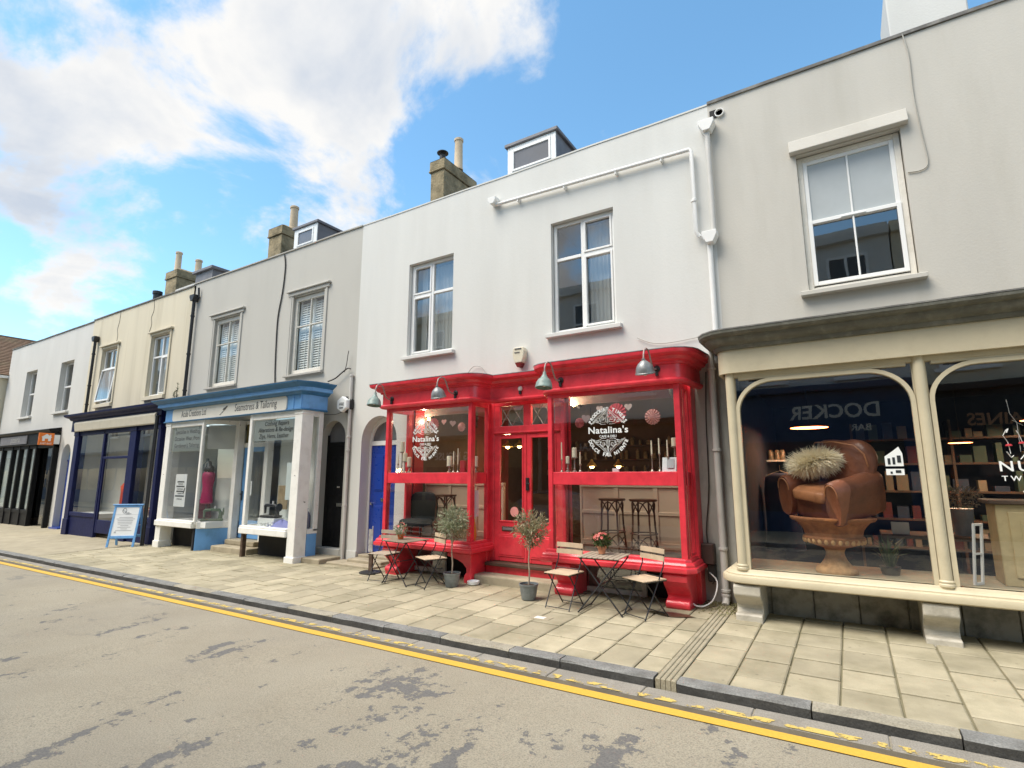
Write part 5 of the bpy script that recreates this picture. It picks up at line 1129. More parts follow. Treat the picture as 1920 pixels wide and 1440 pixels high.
for x in (-5.0, -4.0, -3.0, -2.2): 
    q = MB(); q.box(x-.012,x+.012,8.20,8.30,7.0-.008*x*0-.045+(-x-3)*.03,7.0+(-x-3)*.03+.06); q.build('bracket', M['pipe_white'], wp)
q = MB(); hopper(q, -5.56, 8.29, 7.24, .09, .14); q.build('hopper', M['pipe_white'], wp, bevel=.005)
q = MB(); q.lathe([(.033,0),(.046,.01),(.046,.05),(.033,.06)], (-1.71,8.22,6.05), 12); q.build('joint_collar', M['pipe_white'], wp, smooth=40)
for lab, x, zt, zb, jog in (('black cast iron downpipe between the cream and grey houses', -16.74, 7.28, 3.86, True), ('black cast iron downpipe between the off-white and cream houses', -23.6, 6.92, 3.92, False)):
    d = thing('downpipe', lab, 'drainpipe', (x, 8.2, zb), 'black cast iron downpipes')
    q = MB(); hopper(q, x, 8.28, zt, .13, .2); q.build('hopper', M['iron'], d, bevel=.006); q = MB(); q.tube([(x,8.2,zt-.2),(x,8.2,zb+.2)] + ([(x,8.2,zb-.05),(x+.05,7.9,zb-.3),(x+.12,7.48,zb-.42),(x+.15,7.44,-.3)] if jog else [(x,8.2,zb)]), .048, 10); q.build('pipe', M['iron'], d, smooth=50)
    for z in (zt-.7, zt-1.9, zb+.4): q = MB(); q.lathe([(.048,0),(.06,.005),(.06,.05),(.048,.055)], (x,8.2,z), 12); q.build('joint_collar', M['iron'], d, smooth=40)
    if jog: q = MB(); q.tube([(x+.16,8.25,7.18),(x+.16,8.22,7.5)], .03, 8); q.build('vent_stub', M['iron'], d)
pp = thing('downpipe', 'grey painted downpipe beside the arched black door', 'drainpipe', (-9.52, 8.25, 0))
q = MB(); q.tube([(-9.50,8.25,4.05),(-9.50,8.25,-.1)], .038, 8); q.build('pipe', M['pipe_grey'], pp, smooth=50)
for z in (4.0, 2.6, 2.3, 1.1): q = MB(); q.lathe([(.038,0),(.05,.005),(.05,.04),(.038,.045)], (-9.50,8.25,z), 10); q.build('joint_collar', M['pipe_grey'], pp, smooth=40)
def cable(name, label, pts, r, mat, cat='cable'):
    q = MB(); P = [Vector(p) for p in pts]; out = []
    for i in range(len(P)-1):
        for t in (0, .25, .5, .75): 
            a = P[max(0,i-1)]; b_ = P[i]; c_ = P[i+1]; d_ = P[min(len(P)-1,i+2)]
            out.append(.5*((2*b_)+(c_-a)*t+(2*a-5*b_+4*c_-d_)*t*t+(3*b_-a-3*c_+d_)*t**3))
    out.append(P[-1]); q.tube(out, r, 6); return tag(q.build(name, mat, smooth=60), label, cat)
cable('cable', 'dark cable hanging down the grey house between its two windows', [(-12.43,8.27,7.66),(-12.36,8.28,7.3),(-12.40,8.28,6.6),(-12.52,8.28,5.9),(-12.50,8.28,5.0),(-12.46,8.28,4.4),(-12.40,8.27,4.05)], .017, M['cable'])
cable('cable', 'thin painted cable down the taupe house to its window', [(1.16,8.28,7.75),(1.20,8.285,7.4),(1.19,8.285,6.8),(1.22,8.285,6.2),(1.24,8.285,5.8),(1.16,8.285,5.71),(1.02,8.285,5.72)], .008, M['cable_grey'])
cable('cable', 'black bundled cables sagging from the blue cornice to the grey downpipe', [(-10.25,8.2,3.95),(-10.0,8.2,4.0),(-9.8,8.22,4.12),(-9.62,8.22,4.2),(-9.52,8.23,4.18)], .016, M['cable'])
cable('cable', 'loose black wire end sticking up beside the grey downpipe', [(-9.72,8.22,4.12),(-9.66,8.22,4.3),(-9.63,8.22,4.52),(-9.61,8.22,4.62)], .009, M['cable'])
cable('cable', 'thin cable running from the blue shop to the white alarm bell', [(-10.2,8.1,3.15),(-10.0,8.27,3.16),(-9.75,8.27,3.22),(-9.68,8.27,3.26)], .007, M['cable'])
cable('cable', 'thin drooping wire above the right end of the red cornice', [(-2.75,8.27,3.98),(-2.5,8.27,3.86),(-2.2,8.27,3.83),(-1.75,8.27,3.86)], .006, M['cable_grey'])
cable('cable', 'thin loop of wire above the left red bay cornice', [(-6.2,8.26,3.72),(-6.05,8.26,3.86),(-5.85,8.26,3.82),(-5.7,8.24,3.64)], .006, M['cable_grey'])
cable('cable', 'black cable down the grubby pier beside the café bay', [(-1.70,8.25,3.3),(-1.74,8.25,2.6),(-1.76,8.25,1.6),(-1.83,8.24,.95),(-1.78,8.2,.62),(-1.74,8.18,.4),(-1.77,8.16,.25)], .009, M['cable'])
cable('cable', 'white hose looping on the pavement beside the right red corbel', [(-1.84,8.22,.75),(-1.83,8.18,.45),(-1.70,8.12,.3),(-1.72,7.95,.1),(-1.80,7.80,.03),(-1.90,7.75,.02),(-1.96,7.76,.05)], .011, M['upvc'], 'hose')
cable('crack', 'dark crack running down the cream house parapet to its right window', [(-19.55,8.296,7.66),(-19.5,8.297,7.3),(-19.62,8.297,7.05),(-19.55,8.297,6.8),(-19.66,8.297,6.52)], .008, M['cable'], 'crack')
cable('crack', 'dark crack running down the cream house parapet to its left window', [(-22.0,8.296,7.66),(-22.02,8.297,7.3),(-22.1,8.297,7.0),(-22.02,8.297,6.75),(-22.05,8.297,6.52)], .008, M['cable'], 'crack')
mb = thing('meter_box', 'dark brown meter box on the grubby pier beside the downpipe', 'meter box', (-1.8, 8.2, .6))
q = MB(); q.box(-1.93,-1.72,8.10,8.26,.52,.80); q.build('cover', pm('brown_plastic', (0.06,0.035,0.03), .5, .1), mb, bevel=.012); q = MB(); q.box(-1.83,-1.72,8.16,8.26,.28,.515); q.build('cable_box', M['iron'], mb, bevel=.01)
al = thing('alarm_box', 'cream tapered alarm box with a red base above the café door', 'alarm box', (-4.97, 8.2, 3.8))
P = [(-.10,.17),(.10,.17),(.125,.10),(.115,-.02),(.075,-.12),(-.075,-.12),(-.115,-.02),(-.125,.10)]
q = MB(); q.prism([(-4.97+a,8.16,3.92+c) for a, c in P], (0,.14,0)); q.build('cover', pm('aged_cream_plastic', (0.66,0.60,0.46), .45, .05), al, bevel=.015, seg=2)
P = [(-.075,-.121),(.075,-.121),(.03,-.20),(-.03,-.20)]; q = MB(); q.prism([(-4.97+a,8.165,3.92+c) for a, c in P], (0,.13,0)); q.build('strobe', pm('dark_red_lens', (0.16,0.012,0.01), .3, .1), al, bevel=.008)
q = MB(); q.box(-5.045,-4.935,8.150,8.158,3.985,3.998); q.build('lettering_bar', M['ink_grey'], al); q = MB(); q.box(-5.04,-4.90,8.150,8.158,4.05,4.07); q.build('vent_slot', M['ink_grey'], al)
ab = thing('alarm_bell', 'white six-sided alarm bell box on a black backplate above the black door', 'alarm box', (-9.62, 8.2, 3.4))
hexp = lambda r, x, y: [(x+r*math.cos(R(60*i+30)), y, 3.36+r*math.sin(R(60*i+30))) for i in range(6)]
q = MB(); q.prism(hexp(.20,-9.60,8.22), (0,.08,0)); q.build('backplate', M['iron'], ab, bevel=.01); q = MB(); q.prism(hexp(.185,-9.64,8.12), (0,.10,0)); q.build('cover', M['white_vinyl'], ab, bevel=.02, seg=2)
q = MB(); q.join(text_mb('A&J', .10, .01), frame(-9.64,8.116,3.33,(1,0,0),(0,0,1))); q.build('lettering', M['ink'], ab, recalc=False); q = MB(); q.box(-9.70,-9.58,8.113,8.118,3.26,3.285); q.build('lettering_bar', M['ink_grey'], ab)
# ------------------------------------------------------------------ gooseneck lamps on the red fascia
M['lamp_green'] = pm('verdigris_enamel', (0.20,0.27,0.245), .45, .25, 12, .2, 30, spec=.5, dirt=(0.10,0.085,0.07), dirt_amt=.5, dirt_scale=14)
M['lamp_grey'] = pm('galvanised_shade', (0.24,0.245,0.245), .4, .2, 12, .2, 30, metal=.4, dirt=(0.10,0.10,0.10), dirt_amt=.5, dirt_scale=14)
M['bulb_off'] = pm('unlit_bulb', (0.7,0.68,0.6), .2, .05)
def wall_lamp(x, y0, z, out, mat, label, dx=0.0, tilt=-.12):
    t = thing('wall_lamp', label, 'wall lamp', (x, y0, z), 'gooseneck lamps on the red fascia')
    q = MB(); q.lathe([(.05,0),(.05,.012),(.03,.02),(.018,.05)], (x,y0,z), 14, axis=(0,-1,0)); q.box(x-.02,x+.02,y0-.03,y0,z-.10,z-.03); q.build('wall_plate', M['iron'], t, smooth=40)
    P = [(0,0),(.10,-.02),(.17,.01),(.22,.10),(.25,.17),(.30,.225),(.37,.23),(.43,.19),(.455,.12),(.46,.04)]
    pts = [(x+dx*a/.46, y0-a*out/.46, z+c) for a, c in P]; q = MB(); q.tube(pts, .0125, 8); q.build('gooseneck', M['arm'], t, smooth=60)
    ex, ey, ez = pts[-1]; ax = Vector((dx*.3, tilt, -1)).normalized()
    q = MB(); q.lathe([(.022,-.02),(.03,.02),(.045,.05),(.06,.075),(.066,.085),(.09,.10),(.118,.15),(.128,.21),(.132,.215),(.132,.235),(.124,.235),(.11,.16),(.08,.10),(0,.09)] if tilt < 0 else [(.02,-.03),(.026,.0),(.05,.015),(.085,.045),(.112,.09),(.124,.13),(.128,.165),(.136,.172),(.136,.188),(.128,.19),(.118,.13),(.08,.06),(0,.05)], (ex,ey,ez), 28, axis=ax); q.build('lamp_shade', mat, t, smooth=40)
    q = MB(); q.ellip(Vector((ex,ey,ez))+ax*.17, .035,.035,.045, 12, 8); q.build('bulb', M['bulb_off'], t, smooth=60)
M['arm'] = pm('aged_lamp_arm', (0.34,0.26,0.24), .45, .2, 10, .1, metal=.3)
wall_lamp(-7.45, 7.5, 3.23, .50, M['lamp_green'], 'green gooseneck lamp at the far left end of the red fascia', .06)
wall_lamp(-5.88, 7.5, 3.22, .50, M['lamp_grey'], 'grey gooseneck lamp over the right of the left café bay', -.02, .30)
wall_lamp(-3.77, 7.5, 3.25, .50, M['lamp_green'], 'green gooseneck lamp over the left post of the right café bay', -.02)
wall_lamp(-2.22, 7.5, 3.27, .50, M['lamp_grey'], 'grey gooseneck lamp at the right end of the red fascia', -.03, .30)
t = thing('wall_plate', 'small empty lamp plate on the red fascia above the café door', 'lamp plate', (-4.79, 7.95, 3.26))
q = MB(); q.lathe([(.045,0),(.045,.02),(.02,.035),(.0,.036)], (-4.79,7.95,3.27), 14, axis=(0,-1,0)); q.build('plate', M['pipe_grey'], t, smooth=40); q = MB(); q.box(-4.81,-4.77,7.92,7.95,3.17,3.23); q.build('clip', M['iron'], t)
# takeaway sign projecting from the black shop
s = thing('projecting_sign', 'orange takeaway sign with a white house mark beside the black pizzeria', 'sign', (-25.6, 7.8, 3.1))
M['orange'] = pm('orange_sign', (0.80,0.20,0.03), .5, .03, 4, 0)
q = MB(); q.box(-25.66,-25.60,7.56,8.02,2.90,3.35); q.build('panel', M['orange'], s, bevel=.008); q = MB(); q.box(-25.655,-25.605,8.022,8.20,2.95,3.30); q.build('bracket', M['upvc'], s)
q = MB(); H = [(-.13,-.12),(-.13,.02),(-.17,.02),(0,.15),(.09,.08),(.09,.12),(.13,.12),(.13,.05),(.17,.02),(.13,.02),(.13,-.12),(.05,-.12),(.05,-.03),(-.05,-.03),(-.05,-.12)]
q.add([(-25.597, 7.79+a, 3.17+c) for a, c in H], [tuple(range(len(H)))]); q.build('house_mark', M['white_vinyl'], s, recalc=False)
q = MB(); q.join(text_mb('JUST EAT', .085, .012), frame(-25.597,7.79,2.93,(0,1,0),(0,0,1))); q.build('lettering', M['white_vinyl'], s, recalc=False)
# weed growing out of the navy cornice
q = MB(); rr = random.Random(4)
for k in range(5):
    a = rr.uniform(-.3,.3); top = Vector((-17.05+a*.5, 8.1, 3.95+rr.uniform(.25,.62))); base = Vector((-17.1+a*.2,8.15,3.85)); q.tube([base,(base+top)/2+Vector((a*.1,0,.02)),top],.006,4)
    for j in range(14):
        t_ = rr.uniform(.3,1); p_ = base.lerp(top,t_); d_ = Vector((rr.uniform(-1,1),rr.uniform(-1,1),rr.uniform(0,1))).normalized()*.07; n_ = d_.orthogonal().normalized()*.012; q.add([p_-n_,p_+n_,p_+d_],[(0,1,2)])
M['weed'] = pm('weed_green', (0.06,0.08,0.03), .8, .3); tag(q.build('weed', M['weed'], recalc=False), 'spindly weed sprouting from the cornice beside the black downpipe', 'weed')
# ------------------------------------------------------------------ café furniture on the pavement
def slat_wood(name, col): return pm(name, col, .65, .14, 5, .35, 40, dirt=(col[0]*.5,col[1]*.5,col[2]*.5), dirt_amt=.35, dirt_scale=6, stretch=(1,1,1), world_space=False)
M['slat_pale'] = slat_wood('pale_acacia_slat', (0.50,0.385,0.265)); M['slat_grey'] = slat_wood('weathered_slat', (0.36,0.295,0.225)); M['slat_dark'] = slat_wood('dark_weathered_slat', (0.26,0.20,0.145))
def bar_mb(a, c, w=.018, h=.008):
    q = MB(); q.tube([a, c], w/2, 6, flat=.6); return q
def bistro_chair(label, loc, rz, wood):
    """folding chair facing local -Y: slatted seat and back on crossed flat-steel legs"""
    t = thing('folding_chair', label, 'chair', loc, 'folding slatted café chairs', rz)
    W = .19
    for s_ in (-1, 1):
        q = MB(); q.tube([(s_*W,-.20,0),(s_*W,-.19,.015),(s_*W,.15,.62),(s_*W,.175,.84)], .009, 6); q.build('leg', M['iron'], t, local=True, smooth=50)
        q = MB(); q.tube([(s_*(W-.018),.215,0),(s_*(W-.018),.205,.015),(s_*(W-.018),-.14,.44)], .009, 6); q.build('leg', M['iron'], t, local=True, smooth=50)
        q = MB(); q.tube([(s_*(W+.004),-.20,.445),(s_*(W+.004),.19,.445)], .009, 6); q.build('seat_rail', M['iron'], t, local=True)
    for (y, z, w_) in ((-.19,.02,W),(.205,.03,W-.018),(.09,.50,W)):
        q = MB(); q.tube([(-w_,y,z),(w_,y,z)], .006, 6); q.build('cross_bar', M['iron'], t, local=True)
    for k in range(6):
        q = MB(); y = -.205+k*.068; q.box(-.205,.205,y,y+.056,.452,.468); q.build('seat_slat', wood, t, bevel=.005, local=True)
    for z in (.685, .775):
        q = MB(); y = .15+(z-.62)*.12
        n = 6; vs = []
        for i in range(n+1):
            u = -1+2*i/n; o = .012*(1-u*u); vs.append((u*.215, y+o))
        for i in range(n):
            (a, b1), (c, d1) = vs[i], vs[i+1]; q.add([(a,b1-.022,z),(c,d1-.022,z),(c,d1-.006,z),(a,b1-.006,z),(a,b1-.018,z+.062),(c,d1-.018,z+.062),(c,d1-.002,z+.062),(a,b1-.002,z+.062)], [(0,3,2,1),(4,5,6,7),(0,1,5,4),(2,3,7,6)] + ([(3,0,4,7)] if i == 0 else []) + ([(1,2,6,5)] if i == n-1 else []))
        q.build('back_slat', wood, t, local=True)
    return t
def bistro_table(label, loc, rz, wood):
    t = thing('folding_table', label, 'table', loc, 'folding slatted café tables', rz)
    for s_ in (-1, 1):
        q = MB(); q.tube([(-.30,s_*.24,0),(-.285,s_*.24,.012),(.27,s_*.235,.685)], .010, 6); q.build('leg', M['iron'], t, local=True, smooth=50)
        q = MB(); q.tube([(.30,s_*.215,0),(.285,s_*.215,.012),(-.27,s_*.21,.685)], .010, 6); q.build('leg', M['iron'], t, local=True, smooth=50)
        q = MB(); q.tube([(-.27,s_*.22,.69),(.27,s_*.22,.69)], .010, 6); q.build('top_rail', M['iron'], t, local=True)
    for (x, z, w_) in ((-.285,.015,.24),(.285,.015,.215),(0.02,.37,.235)):
        q = MB(); q.tube([(x,-w_,z),(x,w_,z)], .007, 6); q.build('cross_bar', M['iron'], t, local=True)
    for k in range(8):
        q = MB(); x = -.285+k*.0725; q.box(x,x+.0625,-.285,.285,.70,.716); q.build('top_slat', wood, t, bevel=.005, local=True)
    return t
g = lambda x, y: (x, y, GZ(x, y)+.003)
bistro_table('pale slatted folding table with the red flowers before the right café bay', g(-2.93, 7.05), R(4), M['slat_grey'])
bistro_chair('pale folding chair left of the table before the right café bay', g(-3.50, 6.98), R(-6), M['slat_pale'])
bistro_chair('pale folding chair right of the table before the right café bay', g(-2.38, 7.06), R(-28), M['slat_pale'])
bistro_table('dark weathered folding table with the small potted plant before the left café bay', g(-6.62, 7.12), R(-6), M['slat_dark'])
bistro_chair('folding chair nearest the blue door, left of the dark weathered table', g(-7.13, 7.14), R(6), M['slat_grey'])
bistro_chair('folding chair between the dark weathered table and the bushier olive tree', g(-6.03, 7.12), R(-26), M['slat_pale'])
# ------------------------------------------------------------------ pots and plants
M['zinc'] = pm('zinc_bucket', (0.20,0.225,0.235), .5, .2, 8, .3, 30, metal=.35, dirt=(0.33,0.35,0.35), dirt_amt=.5, dirt_scale=8)
M['soil'] = pm('potting_soil', (0.04,0.028,0.02), .95, .3, 40, .6, 60)
M['bark'] = pm('pale_bark', (0.36,0.29,0.22), .85, .2, 20, .4, 50)
def leaf_mat(name, a, b_):
    m, N, L = new_mat(name); out = N.new('ShaderNodeOutputMaterial'); p = N.new('ShaderNodeBsdfPrincipled'); p.inputs['Roughness'].default_value = .55
    g_ = N.new('ShaderNodeNewGeometry'); mx = N.new('ShaderNodeMix'); mx.data_type = 'RGBA'; L.new(g_.outputs['Random Per Island'], mx.inputs[0]); mx.inputs[6].default_value = rgba(a); mx.inputs[7].default_value = rgba(b_)
    L.new(mx.outputs[2], p.inputs['Base Color']); t = N.new('ShaderNodeBsdfTranslucent'); L.new(mx.outputs[2], t.inputs[0]); ms = N.new('ShaderNodeMixShader'); ms.inputs[0].default_value = .22
    L.new(p.outputs[0], ms.inputs[1]); L.new(t.outputs[0], ms.inputs[2]); L.new(ms.outputs[0], out.inputs[0]); return m
M['olive_leaf'] = leaf_mat('silver_olive_leaf', (0.16,0.20,0.10), (0.42,0.44,0.30)); M['olive_dry'] = leaf_mat('dry_olive_leaf', (0.26,0.23,0.12), (0.48,0.38,0.24))
M['olive_mixed'] = leaf_mat('bronzed_olive_leaf', (0.14,0.17,0.075), (0.46,0.38,0.24)); M['leaf_green'] = leaf_mat('dark_green_leaf', (0.035,0.07,0.018), (0.11,0.16,0.05)); M['petal'] = leaf_mat('coral_petal', (0.62,0.07,0.06), (0.75,0.28,0.24))
def leaves(q, c, rad, n, ln, wd, rr, core=0.25, squash=1.0, spread=1.0, hang=0.0):
    for _ in range(n):
        d = Vector((rr.gauss(0,1), rr.gauss(0,1), rr.gauss(0,1))).normalized(); r_ = rad*(core+(1-core)*rr.random()**.55)*spread
        p = Vector(c)+Vector((d.x*r_, d.y*r_, d.z*r_*squash)); u = (d+Vector((rr.gauss(0,.6), rr.gauss(0,.6), rr.gauss(.1,.6)-hang))).normalized(); s_ = u.cross(Vector((rr.gauss(0,1),rr.gauss(0,1),rr.gauss(0,1)))).normalized()
        l = ln*rr.uniform(.6,1.25); w_ = wd*rr.uniform(.7,1.2); nn = u.cross(s_)*w_*.35
        q.add([p, p+u*l*.45+s_*w_/2+nn, p+u*l, p+u*l*.45-s_*w_/2+nn], [(0,1,2,3)])
def olive(label, loc, h, rad, lm, seed, bucket_h=.22, lean=0.0, sparse=1.0, extra=None):
    rr = random.Random(seed); t = thing('olive_tree', label, 'potted tree', loc, 'olive trees in zinc buckets')
    q = MB(); q.lathe([(.10,0),(.104,.01),(.135,bucket_h-.03),(.142,bucket_h-.025),(.145,bucket_h),(.136,bucket_h),(.13,bucket_h-.04),(0,bucket_h-.045)], (0,0,0), 28); bk = q.build('bucket', M['zinc'], t, smooth=35, local=True)
    q = MB(); q.lathe([(.13,bucket_h-.04),(.09,bucket_h-.02),(0,bucket_h-.012)], (0,0,0), 18, wob=lambda a, z: 1+.05*math.sin(5*a)); q.build('soil', M['soil'], bk, local=True)
    top = Vector((lean, 0, h)); q = MB(); P = [(0,0,bucket_h-.05),(lean*.2+.008,.004,bucket_h+.15),(lean*.5-.01,-.004,h*.55),(lean*.8,.004,h*.8),tuple(top)]; q.tube(P, [.014,.012,.011,.010,.006], 7); tr = q.build('trunk', M['bark'], t, smooth=60, local=True)
    q = MB(); tips = []
    for k in range(34):
        d = Vector((rr.gauss(0,1), rr.gauss(0,1), rr.gauss(.25,.8))).normalized(); e = top+Vector((d.x*rad*.95, d.y*rad*.95, d.z*rad*1.05)); st = Vector(P[3]).lerp(top, rr.random()); q.tube([st, st.lerp(e,.5)+Vector((0,0,.02)), e], [.005,.0035,.0015], 4); tips.append((st, e))
    q.build('branch', M['bark'], t, local=True)
    q = MB()
    for st, e in tips:
        for j in range(int(44*sparse)):
            u = rr.uniform(.25,1.05); p = st.lerp(e,u)+Vector((rr.gauss(0,.012),rr.gauss(0,.012),rr.gauss(0,.012))); d = ((e-st).normalized()*.8+Vector((rr.gauss(0,.7),rr.gauss(0,.7),rr.gauss(.1,.7)))).normalized(); s_ = d.cross(Vector((rr.gauss(0,1),rr.gauss(0,1),rr.gauss(0,1)))).normalized(); l = rr.uniform(.04,.085); w_ = rr.uniform(.010,.019)
            q.add([p, p+d*l*.45+s_*w_/2, p+d*l, p+d*l*.45-s_*w_/2], [(0,1,2,3)])
    leaves(q, top, rad, int(520*sparse), .075, .017, rr, .1)
    cr = q.build('crown', lm, t, local=True, recalc=False); cr['kind'] = 'stuff'
    if extra:
        q = MB(); leaves(q, top+Vector(extra[0]), extra[1], 160, .05, .012, rr, .1); c2 = q.build('dry_shoots', M['olive_dry'], t, local=True, recalc=False); c2['kind'] = 'stuff'
    return t
olive('bushy silver-green olive tree in a zinc bucket by the left café bay', g(-5.72, 7.28), 1.0, .27, M['olive_leaf'], 5, extra=((.22,0,-.12), .10))
olive('dry bronze-tinged olive tree in a zinc bucket by the café door', g(-4.16, 7.12), 1.0, .26, M['olive_mixed'], 9, sparse=.8, lean=.03, extra=((.16,0,.0), .12))
def flowerpot(label, loc, rad, h, lr, lz, n, mat, petals, seed, pot=(0.42,0.13,0.05)):
    rr = random.Random(seed); t = thing('flower_pot', label, 'potted plant', loc, 'plants in terracotta pots')
    q = MB(); q.lathe([(rad*.7,0),(rad*.9,h*.72),(rad*1.08,h*.73),(rad*1.1,h),(rad*.98,h),(rad*.9,h*.85),(0,h*.84)], (0,0,0), 22); q.build('pot', pm('terracotta', pot, .8, .12, 8, .2, 40, world_space=False), t, smooth=35, local=True)
    q = MB(); leaves(q, (0,0,h+lz*.45), lr, n, .05, .02, rr, .2, lz/lr*.6); f = q.build('foliage', mat, t, local=True, recalc=False); f['kind'] = 'stuff'
    q = MB()
    for _ in range(6): a = rr.uniform(0,6.28); q.tube([(0,0,h*.8),(lr*.3*math.cos(a),lr*.3*math.sin(a),h+lz*.3),(lr*.7*math.cos(a),lr*.7*math.sin(a),h+lz*.7)], .003, 4)
    q.build('stem', M['leaf_green'], t, local=True)
    if petals:
        q = MB()
        for k in range(petals):
            d = Vector((rr.gauss(0,1),rr.gauss(0,1),abs(rr.gauss(.6,.5)))).normalized(); c = Vector((0,0,h+lz*.5))+Vector((d.x*lr*1.02,d.y*lr*1.02,d.z*lz*.62))
            for j in range(6): 
                a = j*1.047; e1 = d.orthogonal().normalized(); e2 = d.cross(e1); v = (e1*math.cos(a)+e2*math.sin(a)); w_ = d.cross(v)*.010; q.add([c, c+v*.016+w_+d*.004, c+v*.024+d*.002, c+v*.016-w_+d*.004], [(0,1,2,3)])
        p_ = q.build('flowers', M['petal'], t, local=True, recalc=False); p_['kind'] = 'stuff'
    return t
flowerpot('coral flowering plant in a pale terracotta pot on the right café table', (-2.98, 7.10, GZ(-2.98,7.1)+.724), .062, .105, .115, .16, 420, M['leaf_green'], 46, 3, (0.55,0.24,0.13))
flowerpot('leggy pink-tipped plant in an orange pot on the dark café table', (-6.72, 7.10, GZ(-6.7,7.1)+.724), .062, .085, .10, .17, 190, M['olive_leaf'], 10, 8, (0.48,0.12,0.035))
bw = thing('dog_bowl', 'round white dog bowl on the pavement beside the café step', 'bowl', g(-5.50, 7.58))
q = MB(); q.lathe([(.085,0),(.10,.01),(.105,.055),(.098,.058),(.092,.05),(.088,.02),(0,.018)], (0,0,0), 26); q.build('dish', M['white_vinyl'], bw, smooth=35, local=True)
ms = thing('menu_stand', 'dark menu stand with a round base and a slim mottled board by the blue door', 'menu stand', g(-7.86, 7.52))
q = MB(); q.lathe([(.21,0),(.21,.015),(.19,.025),(.03,.035),(0,.036)], (0,0,0), 30); q.build('base', M['iron'], ms, smooth=35, local=True)
q = MB(); q.box(-.045,.045,-.02,.02,.03,.40); q.build('post', M['wood_dark'], ms, bevel=.004, local=True); q = MB(); q.box(-.06,.06,-.032,-.021,.38,.80); q.box(.03,.055,-.03,-.02,.80,.86); q.build('board', pm('mottled_board', (0.33,0.31,0.30), .6, .5, 14, .1, world_space=False), ms, bevel=.003, local=True)
# puddle of damp at the chair
q = MB(); rr = random.Random(2); P = [(-2.12+.30*math.cos(a*.3927)*rr.uniform(.8,1.1), 7.28+.12*math.sin(a*.3927)*rr.uniform(.7,1.1)) for a in range(16)]; q.add([(x, y, GZ(x,y)+.0045) for x, y in P], [tuple(range(16))])
tag(q.build('damp_stain', pm('wet_dirt', (0.075,0.06,0.035), .35, .3, 8, .2, 60, spec=.5), recalc=False), 'dark damp stain on the pavement beside the right red corbel', 'stain')
# ------------------------------------------------------------------ A-board of the tailoring shop
ab = thing('a_board', 'blue framed pavement sign with a white poster before the navy shop', 'pavement sign', g(-16.9, 7.15), rz=R(42))
def panel(sg):
    q = MB(); H, W, a = 1.08, .34, R(12); y = lambda z: sg*(.01+(H-z)*math.tan(a))
    def st(x0, x1, z0, z1, th=.03): q.add([(x0,y(z0)-th/2,z0),(x1,y(z0)-th/2,z0),(x1,y(z0)+th/2,z0),(x0,y(z0)+th/2,z0),(x0,y(z1)-th/2,z1),(x1,y(z1)-th/2,z1),(x1,y(z1)+th/2,z1),(x0,y(z1)+th/2,z1)], [(0,3,2,1),(4,5,6,7),(0,1,5,4),(1,2,6,5),(2,3,7,6),(3,0,4,7)])
    st(-W,-W+.055,0,H); st(W-.055,W,0,H); st(-W+.055,W-.055,.22,.29,.028); st(-W+.055,W-.055,H-.05,H,.028)
    return q, y
q, y = panel(-1); q.build('front_frame', M['blue_board'] if 'blue_board' in M else M['blue'], ab, bevel=.005, local=True)
q, y2 = panel(1); q.build('back_frame', M['blue'], ab, bevel=.005, local=True)
q = MB(); q.box(-.38,.38,-.045,.045,1.08,1.115); q.build('top_cap', M['blue'], ab, bevel=.008, local=True)
f = frame(0, y(.29)-.004, .29, (1,0,0), Vector((0, (y(1.03)-y(.29))/.74, 1))); u_ = MB(); u_.add([(-.285,0,0),(.285,0,0),(.285,.74,0),(-.285,.74,0)], [(0,1,2,3)]); q = MB(); q.join(u_, f); po = q.build('poster', M['paper'], ab, local=True, recalc=False)
f2 = frame(0, y(.29)-.008, .29, (1,0,0), Vector((0, (y(1.03)-y(.29))/.74, 1))); q = MB(); rr = random.Random(6); u_ = MB()
for k in range(9): w_ = (.17,.23,.19,.18,.17,.10,.16,.08,.20)[k]; zz = .47-k*.043; u_.add([(-w_,zz,0),(w_,zz,0),(w_,zz+.014,0),(-w_,zz+.014,0)], [(0,1,2,3)])
u_.add([(-.285,.545,0),(.285,.545,0),(.285,.55,0),(-.285,.55,0)], [(0,1,2,3)]); u_.add([(-.22,.07,0),(-.17,.07,0),(-.17,.11,0),(-.22,.11,0)], [(0,1,2,3)]); q.join(u_, f2); q.build('poster_print', M['print_grey'], ab, local=True, recalc=False)
def acula_mark(q, f, s):
    lem = [(math.sin(t)*.5*(1-.12*math.cos(t)), -math.cos(t)*.62+(.16 if abs(t-math.pi) < .35 else 0)) for t in [2*math.pi*i/26 for i in range(27)]]
    u_ = MB(); u_.tube([(a*s, c*s, 0) for a, c in lem], .045*s, 5, closed=False); u_.tube([(-.5*s,.05*s,0),(-.1*s,0,0),(.35*s,-.12*s,0)], .035*s, 5)
    u_.join(text_mb('cula', .62*s, 0, 'LEFT', .2), Matrix.Translation((.35*s,-.72*s,0))); u_.tube([(.5*s,-.85*s,0),(1.1*s,-.88*s,0),(1.9*s,-.72*s,0)], .03*s, 4); q.join(u_, f)
q = MB(); acula_mark(q, f2 @ Matrix.Translation((-.07,.645,0)), .095); q.build('logo', M['ink_grey'], ab, local=True)
q = MB(); q.tube([(.30,y(.55),.55),(.30,y2(.55),.55)], .006, 5); q.tube([(-.30,y(.55),.55),(-.30,y2(.55),.55)], .006, 5); q.build('stay_cord', M['upvc'], ab, local=True)
